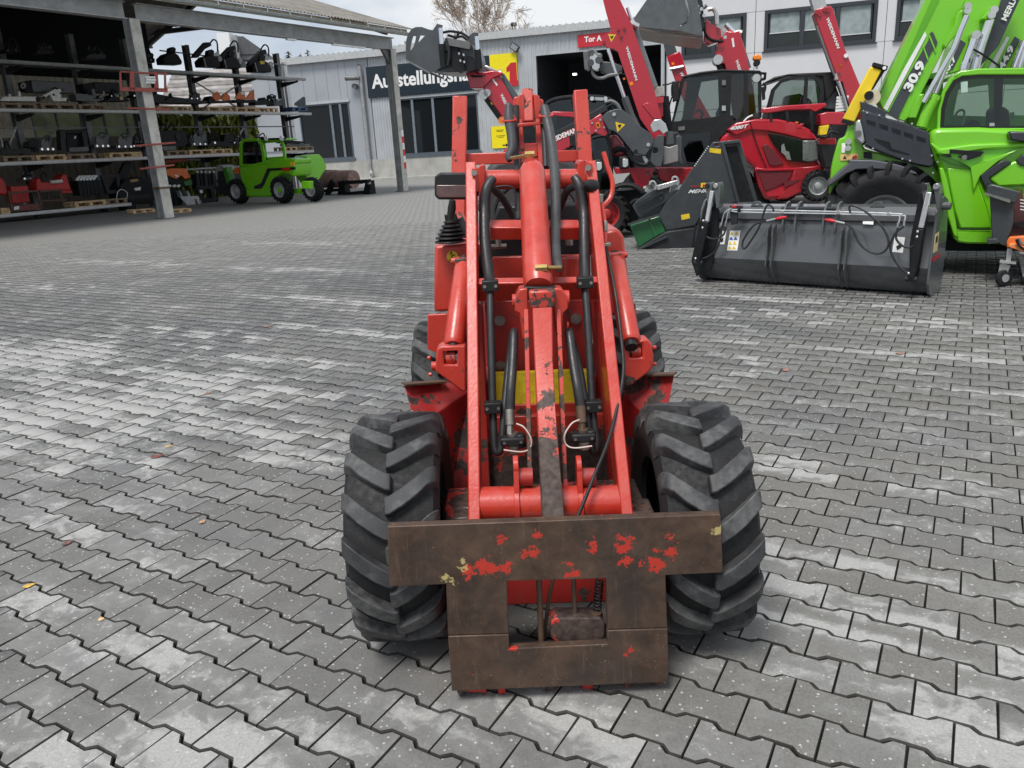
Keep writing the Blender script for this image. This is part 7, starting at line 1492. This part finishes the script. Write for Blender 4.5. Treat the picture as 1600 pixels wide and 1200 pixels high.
# bodywork
s.p('rear_side', [(1294,322),(1299,262),(1304,240),(1311,217),(1320,214),(1326,196),(1332,190),(1345,185),(1350,232),(1400,246),(1460,256),(1475,285),(1486,335),(1470,335),(1440,325),(1436,297),(1419,281),(1400,274),(1381,272),(1350,276),(1326,288),(1310,305),(1303,318)], M_greenb, .12, .15, bevel=.02)
fd = s.p('fender', [(1294,292),(1296,285),(1312,268),(1328,255),(1326,250),(1344,250),(1363,250),(1390,254),(1412,260),(1431,269),(1434,273),(1420,272),(1392,266),(1362,264),(1338,265),(1322,272),(1306,284)], plain('grey_fender', (.075,.078,.09), .45, var=.1), -.12, .5, bevel=.012)
s.p('engine_guard', [(1345,172),(1350,171),(1383,182),(1385,184),(1410,190),(1452,206),(1454,218),(1461,250),(1459,260),(1452,262),(1430,258),(1400,248),(1360,232),(1352,228),(1347,205)], M_gd, -.02, .5, bevel=.02)
for i in range(5): x0 = 1354 + i*19.5; y0 = 186.5 + i*6.4; s.p('guard_slot', [(x0,y0),(x0+14,y0+4.4),(x0+14.5,y0+11),(x0+1,y0+6.6)], M_black2, -.026, .01)
s.p('guard_seam', [(1366,216),(1390,222),(1394,232),(1420,240),(1422,243),(1392,236),(1370,222)], M_black2, -.024, .006); s.p('guard_top', [(1344,158),(1352,160),(1386,174),(1382,184),(1346,172)], M_gd, .0, .3, bevel=.01)
for x, y in ((1355,176),(1374,180),(1385,181),(1350,228),(1364,232),(1410,248),(1422,251),(1456,243),(1465,253),(1458,270),(1425,193)): s.cy('bolt', x, y, .010, M_silver, -.04, .03, 8)
s.p('exhaust', [(1335,205),(1338,190),(1344,185),(1348,200),(1352,222),(1346,226),(1336,218)], M_silver, -.03, .2, bevel=.02); s.cy('exhaust_end', 1341, 209, .035, M_galvd, -.05, .05, 14)
s.p('pictogram_label', [(1313,241),(1341,240),(1341,250),(1313,251)], plain('label_orange', (.75,.48,.18), .5, var=.1), .11, .006)
for x in (1317, 1331): s.p('pictogram', [(x,248),(x+3,243),(x+6,248)], M_blackp, .105, .004)
c_ = s.cy('pictogram', 1336.5, 245.5, .018, M_signr, .10, .006, 14); s.p('small_label', [(1315,224),(1321,223.5),(1321,238),(1315,239)], M_sheet, .11, .006)
for x, y in ((1326,221.5),(1325,231.5)): s.cy('rear_lamp', x, y, .03, M_silver, .08, .04, 18)
s.p('black_block', [(1350,237),(1362,238),(1363,248),(1350,247)], M_black2, .08, .05)
# front body: facets of the engine bonnet
s.p('bonnet', [(1455,203),(1470,200),(1530,199),(1600,203),(1680,208),(1680,384),(1510,381),(1498,378),(1492,372),(1478,330),(1474,290),(1468,262),(1461,250),(1453,224)], M_greenb, -.05, 1.5, bevel=.045)
def facet(nm, poly, mat, o, th=.05, bv=.01): return s.p(nm, poly, mat, o, th, bevel=bv)
facet('bonnet_ridge', [(1454,222),(1470,232),(1520,225),(1600,222),(1680,224),(1680,232),(1600,231),(1540,234),(1500,240),(1478,246),(1462,238)], M_greenb, -.09, .06, .02)
facet('side_blade', [(1462,240),(1500,252),(1517,262),(1540,252),(1592,233),(1560,252),(1532,275),(1521,300),(1517,262),(1490,256),(1466,246)], M_greenb, -.12, .1, .02)
facet('vent', [(1484,233),(1538,237),(1532,244),(1514,250),(1498,245),(1508,241),(1484,240)], M_black2, -.10, .05, .004); facet('vent', [(1469,240),(1485,240),(1487,246),(1480,245)], M_black2, -.10, .05, .003); s.cy('vent_sphere', 1507, 246, .025, M_galvd, -.11, .03, 12)
facet('side_panel', [(1480,262),(1521,264),(1530,290),(1541,322),(1549,350),(1549,357),(1500,357),(1492,330),(1484,290)], M_greenb, -.09, .06, .015)
facet('side_panel', [(1521,264),(1540,300),(1555,320),(1549,350),(1541,322),(1530,290)], M_greenb, -.085, .04, .01)
facet('black_chevron', [(1532,274),(1566,251),(1582,252),(1545,278),(1553,292),(1548,300),(1541,296)], M_gd, -.13, .05, .006)
facet('lower_nose', [(1545,279),(1584,252),(1680,250),(1680,300),(1600,290),(1560,292)], M_greenb, -.11, .06, .02); facet('lamp_recess', [(1588,250),(1600,241),(1680,238),(1680,262),(1600,260),(1592,257)], M_gd, -.13, .05, .008)
s.tu('door_gap', [(1471,262),(1479,290),(1489,330),(1497,357),(1520,358),(1549,358)], .008, M_black2, -.105, 6, 1)
facet('sill', [(1487,358),(1494,360),(1680,360),(1680,383),(1512,381),(1498,379),(1491,373)], M_greenb, -.10, .2, .02); facet('front_pillar', [(1468,262),(1474,262),(1482,290),(1494,345),(1498,372),(1490,368),(1480,335),(1472,290)], M_greenb, -.12, .1, .012)
s.p('mirror_base', [(1576,208),(1580,205),(1680,208),(1680,224),(1600,222),(1580,219)], M_gd, -.15, .2, bevel=.02)
# cab
cf = s.p('cab_frame', [(1463,204),(1465,170),(1473,142),(1484,122),(1500,112),(1530,108),(1600,107),(1680,108),(1680,204)], M_greenb, .05, .05, bevel=.015, holes=[[(1469,200),(1471,170),(1478,145),(1490,126),(1504,119),(1530,117),(1600,117),(1660,118),(1660,200)]])
s.p('window_seal', [(1469,200),(1471,170),(1478,145),(1490,126),(1504,119),(1530,117),(1600,117),(1660,118),(1660,200)], M_black, .06, .03, parent=cf, holes=[[(1475,197),(1477,170),(1484,147),(1494,131),(1507,124),(1530,122),(1600,122),(1655,123),(1655,197)]])
s.p('cab_glass', [(1475,197),(1477,170),(1484,147),(1494,131),(1507,124),(1530,122),(1600,122),(1655,123),(1655,197)], glassy('green_cab_window', (.48,.60,.50), .03, 1.0), .075, .008, parent=cf)
s.p('cab_roof', [(1486,120),(1500,111),(1530,107),(1600,106),(1680,107),(1680,111),(1600,111),(1530,112),(1505,116),(1492,124)], M_greenb, .05, 1.3, bevel=.02); s.p('cab_rear', [(1470,200),(1480,140),(1500,120),(1680,120),(1680,200)], M_greenb, 1.3, .05, holes=[[(1490,180),(1498,140),(1545,132),(1548,182)],[(1560,180),(1560,132),(1620,132),(1620,180)]], bevel=.02)
s.p('door_post', [(1555,120),(1568,119),(1566,160),(1560,199),(1553,199)], M_black, .08, .05, parent=cf); s.p('seat', [(1555,200),(1556,170),(1566,165),(1578,172),(1580,200)], M_black2, .5, .5, bevel=.05); s.p('seat_cushion', [(1508,200),(1510,192),(1522,186),(1532,190),(1534,200)], M_black2, .4, .4, bevel=.05); s.p('paper', [(1578,176),(1585,175),(1585,187),(1578,188)], M_sheet, .3, .01)
s.tu('seat_belt', [(1490,196),(1494,178),(1501,172),(1507,176),(1503,196)], .012, M_silver, .25, 6, 3); s.p('roof_sticker', [(1501,128),(1512,127),(1512,144),(1502,145)], plain('pale_green_sticker', (.45,.62,.52), .4), .068, .004, parent=cf); s.p('glass_clip', [(1546,192),(1554,192),(1554,199),(1546,199)], M_silver, .06, .02, parent=cf)
vwheel(s, 1376, 352, .625, -.16, .5, M_galv, n=56, lugs=20, cz=.60, rimf=.44); vwheel(s, 1700, 352, .625, -.16, .5, M_galv, lugs=20, cz=.60)
s.p('chassis', [(1300,340),(1310,300),(1440,300),(1490,340),(1500,378),(1600,384),(1600,392),(1420,392)], M_black2, .4, .8)
# ------------------------------------------------------------------ grey hopper implement with green roller
PM = Pl(G(1040,388), -12)
M_mg = plain('charcoal_implement', (.040,.046,.049), .38, var=.15, coat=.15, dirt=.15, dcol=(.09,.09,.085))
s = Stock('feed_blower', 'tall charcoal wedge shaped implement with a dark green box and white lettering', 'implement', 1085, 388, 0, None, PM)
sd_ = s.p('side_plate', [(1110,228),(1114,222),(1130,221),(1154,315),(1126,322),(1110,318),(1093,340),(1086,352),(1041,360),(1034,346),(1030,334),(1040,318),(1058,300),(1077,270),(1092,250)], M_mg, 0, .04, bevel=.008, holes=[[(1115,226.5),(1118,224.5),(1124,225),(1123,228),(1117,228.6)]])
s.p('chute_wall', [(1128,222),(1157,219.5),(1184,314),(1155,316)], M_mg, .06, .04, bevel=.006); s.p('chute_edge', [(1126,222),(1131,221.5),(1156,315),(1151,316)], M_mg, -.05, .06, bevel=.005); s.p('chute_top', [(1128,221),(1156,218),(1157,223),(1130,226)], M_mg, -.03, .5, bevel=.006); s.p('chute_inner', [(1133,230),(1152,228),(1178,314),(1156,315)], M_black2, .052, .006)
s.p('hopper', [(1060,330),(1110,318),(1150,316),(1184,314),(1184,345),(1140,380),(1078,388),(1041,365),(1090,352)], M_mg, .05, 1.0, bevel=.02); s.p('base', [(997,388),(1041,362),(1086,356),(1083,387),(1060,390)], M_darkst, -.02, .6, bevel=.015)
lettering(s, 'MEHR T', (1075,302), (1116,300.5), (1077,296.5), M_white, -.004, sd_, .01, .25); lettering(s, 'www.', (1079,292.5), (1095,292), (1079.5,289), M_signr, -.004, sd_, .01)
s.p('logo_box', [(1095,286),(1103,285.5),(1103,292.5),(1095,293)], M_yellow, -.006, .004, parent=sd_); lettering(s, 'M', (1098,292), (1102.5,291.7), (1098,288), M_signr, -.01, sd_, .02)
s.p('warning_label', [(1109,231),(1127,233),(1126,240.5),(1108.5,238)], M_yellow, -.006, .004, parent=sd_); s.p('warning_label', [(1064,336),(1077,333.5),(1078,341),(1065,344)], M_yellow, -.006, .004, parent=sd_)
for i in range(11): x = 1084.5 + i*2.1; y = 259 - i*3.0; s.p('edge_mark', [(x,y),(x+.9,y-1.3),(x+2.2,y-.5),(x+1.3,y+.9)], M_white, -.004, .003, parent=sd_)
s.p('green_box', [(984,352),(1020,340),(1030,337),(1042,362),(1030,368),(1010,380),(998,388)], plain('dark_green_paint', (.015,.11,.035), .35, coat=.3, var=.1), .03, .5, bevel=.02); s.p('box_divider', [(1013,343),(1016,342),(1027,368),(1024,370)], MATS['dark_green_paint'], .0, .03)
s.ba('top_lip', (981,351), (1031,335), .03, .06, M_mg, -.03); s.ba('lower_lip', (996,390), (1043,369), .03, .06, M_mg, -.03); s.p('flap', [(988,322),(995,313),(1021,295),(1046,300),(1060,296),(1058,304),(1040,318),(1030,334),(1003,342),(997,338)], M_mg, .1, .1, bevel=.01)
s.ba('slat', (993,320), (1036,300), .03, .05, M_darkst, .05); s.ba('slat', (1001,335), (1042,312), .03, .05, M_darkst, .05); s.p('steel_bar', [(1022,291),(1059,281),(1063,287),(1028,298)], M_silver, .05, .12, bevel=.01)
for x, y in ((1018,288),(1053,281)): s.tu('hook', [(x-3,y+1),(x-1,y-4),(x+4,y-4),(x+7,y+2),(x+6,y+8)], .016, M_silver, .0, 8, 4)
s.cy('bolt', 1033, 309, .03, M_mg, .06, .03, 10); s.p('chassis_rail', [(1120,318),(1184,314),(1200,320),(1190,335),(1150,345)], M_black2, .5, .3)
# ------------------------------------------------------------------ big grey clamshell bucket in front
BK = Pl(G(1085,440), -42)
s = Stock('grapple_bucket', 'wide dark grey bucket with two chrome cylinders, hoses and warning stickers on the paving', 'bucket', 1270, 450, 0, None, BK)
M_bk = plain('bucket_grey', (.088,.092,.095), .26, var=.06, coat=.4, scale=1.5, rv=.03)
def bk(u, o, z): return BK.o + BK.u*u + BK.n*o + Z*z
U_0, U_1 = .04, 2.43
def sweep(nm, prof, u0, u1, mat, bevel=.01, parent=None):
    mb = MB(); mb.prism([bk(u0, o, z) for o, z in prof], BK.u*(u1-u0)); return s.t.part(nm, mb, mat, parent, bevel=bevel, ang=18)
outp = [(.36,.004),(.22,.006),(.15,.03),(.10,.08),(.045,.18),(0,.285),(.06,.50),(.12,.70)]
shell = sweep('bucket_shell', outp + [(.14,.70),(.08,.50),(.02,.285),(.065,.18),(.118,.09),(.162,.045),(.225,.028),(.36,.024)], U_0+.02, U_1-.02, M_bk, .004)
sweep('top_box', [(.08,.70),(.08,.765),(.13,.835),(.28,.85),(.28,.70)], U_0+.02, U_1-.02, M_bk, .008); sweep('floor_plate', [(.28,.0),(.5,.0),(.5,.02),(.28,.026)], U_0+.02, U_1-.02, M_bk, .003)
sideprof = [(.14,0),(.04,.04),(-.02,.14),(-.02,.30),(.045,.80),(.12,.90),(.24,.93),(.40,.88),(.47,.55),(.48,.12),(.40,.0)]
for u0 in (U_0, U_1-.02): sweep('side_cheek', sideprof, u0, u0+.022, M_bk, .004)
for px in (1198, 1312):
    u0 = (BK.P(px, 400, -.02) - BK.o).dot(BK.u)
    for du in (0, .055): sweep('rib', [(.10,.03),(-.01,.13),(-.07,.24),(-.045,.40),(-.06,.55),(-.04,.63),(.05,.66),(.04,.5),(.005,.285),(.005,.2),(.03,.12)], u0+du, u0+du+.014, M_bk, .003)
for px in (1222, 1241, 1285, 1304):
    u0 = (BK.P(px, 340, -.02) - BK.o).dot(BK.u); sweep('hinge_lug', [(.02,.60),(-.03,.57),(-.035,.66),(-.01,.80),(.05,.875),(.13,.89),(.17,.85),(.05,.76)], u0, u0+.02, M_bk, .003)
mb = MB(); a = (BK.P(1219, 325, .0)-BK.o).dot(BK.u); b = (BK.P(1308, 325, .0)-BK.o).dot(BK.u); mb.cyl(bk(a,.05,.82), bk(b,.05,.82), .022, n=14); s.t.part('hinge_pin', mb, M_darkst)
for px in (1181, 1370):
    u0 = (BK.P(px, 318, .1)-BK.o).dot(BK.u); mb = MB(); mb.prism([bk(u0-.07,.12,.835), bk(u0-.03,.12,.885), bk(u0+.03,.12,.885), bk(u0+.07,.12,.835)], BK.n*.02, [[bk(u0-.02,.12,.85), bk(u0-.015,.12,.87), bk(u0+.015,.12,.87), bk(u0+.02,.12,.85)]]); s.t.part('lifting_eye', mb, M_bk, bevel=.002)
def Bp(x, y, o=-.05): return BK.P(x, y, o)
for nm, cr, bar, pl_, lug in (('l', ((1113,298),(1105,346)), ((1105,346),(1092,410)), [(1108,300),(1118,318),(1124,330),(1112,420),(1088,432),(1080,408),(1092,352)], (1112,292)), ('r', ((1452,300),(1439,356)), ((1438,357),(1424,436)), [(1437,300),(1452,312),(1446,360),(1434,436),(1421,430),(1421,380)], (1450,293))):
    mb = MB(); mb.bar(Bp(*cr[0],-.10), Bp(*cr[1],-.10), .045, .035, BK.u); s.t.part('chrome_rod', mb, plain('bright_chrome', (.8,.82,.84), .18, metal=.7, var=.04), bevel=.008, seg=3)
    mb = MB(); mb.bar(Bp(*bar[0],-.10), Bp(*bar[1],-.10), .06, .06, BK.u); cyb = s.t.part('cylinder', mb, M_black2, bevel=.012, seg=3)
    mb = MB(); c = Bp(*bar[1],-.10); mb.cyl(c - BK.u*.05, c + BK.u*.05, .025, n=14); s.t.part('cylinder_pin', mb, M_darkst, cyb)
    mb = MB(); mb.prism([Bp(x,y,-.02) for x, y in pl_], BK.n*.015); s.t.part('guard_plate', mb, M_black2, bevel=.003)
    for dx in (-5, 8 if nm == 'l' else 14):
        mb = MB(); c = Bp(lug[0]+dx, lug[1]-2, -.08); mb.prism([Bp(lug[0]+dx-4,lug[1]-6,-.1),Bp(lug[0]+dx+3,lug[1]-7,-.1),Bp(lug[0]+dx+5,lug[1]+2,-.1),Bp(lug[0]+dx+4,lug[1]+32,-.1),Bp(lug[0]+dx-1,lug[1]+34,-.1),Bp(lug[0]+dx-5,lug[1]+2,-.1)], BK.n*.1); s.t.part('pivot_lug', mb, M_bk, bevel=.006)
        mb = MB(); mb.cyl(c - BK.n*.035, c + BK.n*.06, .026, n=16); s.t.part('pivot_boss', mb, M_silver if dx > 0 else M_darkst, bevel=.003)
mb = MB()
for d in (0, 3.6): mb.tube([Bp(1127+d*2,352-d,-.07), Bp(1131+d*2,335-d,-.07), Bp(1137+d*1.5,329-d,-.06), Bp(1150,327.5+d,-.04), Bp(1280,330+d,-.04), Bp(1400,334+d*.8,-.04), Bp(1406+d*2.2,337,-.05), Bp(1404+d*2.6,350-d*1.5,-.06)], .007, 8, 3)
s.t.part('steel_pipe', mb, plain('zinc_pipe', (.62,.63,.64), .3, metal=.6, var=.08))
for x, y in ((1155,329),(1222,331),(1310,332),(1389,335)): mb = MB(); mb.boxc(Bp(x,y,-.045), BK.u*.035, Z*.035, BK.n*.02); s.t.part('pipe_clamp', mb, M_silver if x > 1160 else M_black2, bevel=.003)
for x, y in ((1126,352),(1134,350),(1403,352),(1413,349)): mb = MB(); mb.cyl(Bp(x,y-4,-.065), Bp(x-.6,y+4,-.065), .011, n=8); s.t.part('pipe_nut', mb, M_silver)
for pts in ([(1209,331),(1207,324),(1200,320),(1195,328),(1186,355),(1172,378),(1164,388),(1160,386),(1162,374),(1178,352),(1198,344.5)], [(1322,349),(1332,358),(1343,380),(1358,393),(1375,396),(1386,388),(1388,374),(1378,354),(1362,338),(1345,326),(1332,321),(1327,324),(1329,333)], [(1134,354),(1131,366),(1120,373),(1108,372),(1100,366)], [(1127,354),(1126,372),(1118,392),(1106,401),(1094,405)], [(1403,356),(1400,372),(1410,384),(1424,386),(1433,375),(1436,362)], [(1412,354),(1398,366),(1391,388),(1400,410),(1414,424),(1421,427)]):
    mb = MB(); mb.tube([Bp(x,y,-.10) for x, y in pts], .0105, 10, 5); s.t.part('hose', mb, M_hose)
for a, b_, c_ in (((1198,345),(1212,342),(1229,339)), ((1320,349),(1306,346),(1289,343))):
    mb = MB(); mb.tube([Bp(*a,-.10), Bp(*b_,-.10)], .011, 10, 1); s.t.part('hose_fitting', mb, M_silver); mb = MB(); mb.tube([Bp(*b_,-.10), Bp((b_[0]+c_[0])/2,(b_[1]+c_[1])/2,-.10), Bp(*c_,-.10)], [.012,.018,.010], 12, 2); s.t.part('coupling_cap', mb, plain('cap_red', (.6,.02,.03), .4))
for x, y in ((1099,345),(1098,356),(1087,404),(1434,362),(1433,370),(1420,427)): mb = MB(); mb.sphere(Bp(x,y,-.12), .016, 10, 6); s.t.part('elbow_fitting', mb, M_silver)
mb = MB(); mb.prism([Bp(1140,321,-.03),Bp(1160,322,-.03),Bp(1159,332,-.03),Bp(1153,332,-.03),Bp(1151,350,-.03),Bp(1142,352,-.03)], BK.n*.02); s.t.part('bracket', mb, M_darkst, bevel=.003); mb = MB(); mb.prism([Bp(1143,321,-.035),Bp(1151,321.5,-.035),Bp(1150,324,-.035),Bp(1143,324,-.035)], BK.n*.02); s.t.part('red_cap', mb, MATS['cap_red'])
def stk(nm, poly, mat, o=-.004, th=.004):
    # stickers lie on the leaning back sheet
    mb = MB(); pts = []
    for x, y in poly:
        p = BK.P(x, y, 0)
        for _ in range(4): off = -.0 + max(0, (p.z-.285))*.285; p = BK.P(x, y, off+o)
        pts.append(p)
    mb.prism(pts, BK.n*th*.5); return s.t.part(nm, mb, mat, shell)
stk('sticker', [(1126,361),(1135,360.5),(1132,382),(1122,381)], M_sheet); stk('sticker', [(1141,360.5),(1157,360),(1152,391.5),(1136,391)], M_sheet); stk('sticker', [(1348.5,342.5),(1365,344),(1364.5,351),(1348,350)], M_sheet, -.035); stk('sticker', [(1398,369.5),(1414,371),(1410.5,395),(1394,393.5)], M_sheet)
for j, y in enumerate((363.5, 371.5, 379, 386)):
    for i in range(2): x = 1143.5 + i*7 - j*1.3; stk('hazard_sign', [(x-3,y+3),(x,y-2),(x+3.2,y+3.2)], M_yellow if j != 1 else plain('mandatory_blue', (.03,.08,.35), .5), -.007)
stk('print_line', [(1400,385),(1407,381),(1409,386),(1402,391)], M_blackp, -.007)
stk('print_line', [(1126,374),(1130,370),(1130,377),(1126,379)], M_blackp, -.007)
mb = MB(); q = [(1461,367),(1467,362),(1464,392),(1458,395)]
PS = Pl((bk(U_1+.006,0,0).x, bk(U_1+.006,0,0).y), 48)
mb.prism([PS.P(x,y,0) for x, y in q], BK.u*.003); s.t.part('side_label', mb, plain('cream_label', (.6,.5,.25), .5)); mb = MB(); mb.prism([PS.P(x,y,0) for x, y in ((1457,404),(1469,396),(1469,400),(1457,409))], BK.u*.003); s.t.part('side_lettering', mb, M_signr)
mb = MB(); mb.prism([PS.P(x,y,0) for x, y in ((1462,370),(1465,368),(1464,378),(1461,380))], BK.u*.0045); s.t.part('side_pictogram', mb, M_blackp)
c = bk(U_1+.03,.2,.84); mb = MB(); mb.cyl(c - BK.u*.03, c + BK.u*.04, .035, n=16); s.t.part('side_boss', mb, M_bk, bevel=.004)
# ------------------------------------------------------------------ sweeper attachment at the right edge
PW = Pl(G(1568,446), -35)
s = Stock('sweeper_hopper', 'dark grey sweeper attachment with an orange frame and castor wheel at the right edge', 'sweeper', 1590, 446, 0, None, PW)
s.p('hopper', [(1546,303),(1550,306),(1584,316),(1583,350),(1572,385),(1550,378)], M_mg, .05, .25, bevel=.008); s.p('hopper_side', [(1584,300),(1594,301),(1612,380),(1573,390)], plain('dark_red_plate', (.09,.03,.03), .5), .2, .5)
s.p('top_ledge', [(1543,290),(1550,288),(1593,300),(1588,317),(1577,316),(1540,304)], M_mg, .0, .08, bevel=.008); s.p('lip_strip', [(1539,301),(1579,313),(1578,317),(1538,304)], plain('worn_rubber_strip', (.12,.13,.12), .5, dirt=.5, dcol=(.4,.36,.2)), -.03, .04); s.p('foot_plate', [(1541,374),(1557,373),(1562,379),(1544,382)], M_mg, -.02, .2, bevel=.004)
s.p('orange_frame', [(1573,377),(1577,371),(1620,368),(1650,380),(1650,398),(1610,398),(1580,386),(1573,387)], M_orange, -.08, .1, bevel=.008); s.p('orange_arm', [(1577,381),(1585,381),(1650,402),(1650,412),(1576,386)], plain('light_orange', (.8,.27,.08), .4), -.12, .05, bevel=.006)
s.tu('hose', [(1588,374),(1592,383),(1600,389),(1612,392)], .012, M_black2, -.14); s.tu('hose', [(1592,372),(1596,380),(1606,386)], .012, M_galvd, -.15)
s.ba('castor_post', (1578,388), (1575,412), .04, .04, M_galv, -.05); s.p('castor_plate', [(1562,408),(1588,410),(1587,413),(1562,411)], M_galv, -.09, .12); s.p('castor_fork', [(1562,413),(1567,411),(1579,415),(1575,425),(1563,438),(1558,435)], M_silver, -.07, .02, bevel=.002)
for (px, py, r, lb) in ((1569,431,.085,0),(1612,472,.10,1)):
    c = PW.P(px, py, -.06 + (.0 if not lb else -.25)); c.z = r; ax_ = (PW.n*.75 - PW.u*.66).normalized(); mb = MB(); mb.lathe(c, ax_, [(-.022,.03),(-.024,r*.7),(-.018,r*.93),(0,r),(.018,r*.93),(.024,r*.7),(.022,.03)], 28); w_ = s.t.part('castor_wheel', mb, M_black); mb = MB(); mb.cyl(c - ax_*.027, c + ax_*.027, r*.45, n=20); s.t.part('wheel_hub', mb, M_galv, w_)
s.p('brush', [(1592,398),(1650,410),(1650,470),(1598,432)], plain('grey_bristles', (.25,.25,.24), .8, var=.5, scale=60), .0, .4); s.p('black_blade', [(1580,350),(1600,347),(1650,352),(1650,360),(1600,357)], M_black2, .15, .3)
for i in range(4): s.ba('wire_grille', (1594,312+i*5), (1620,316+i*5), .008, .01, M_white, .1)
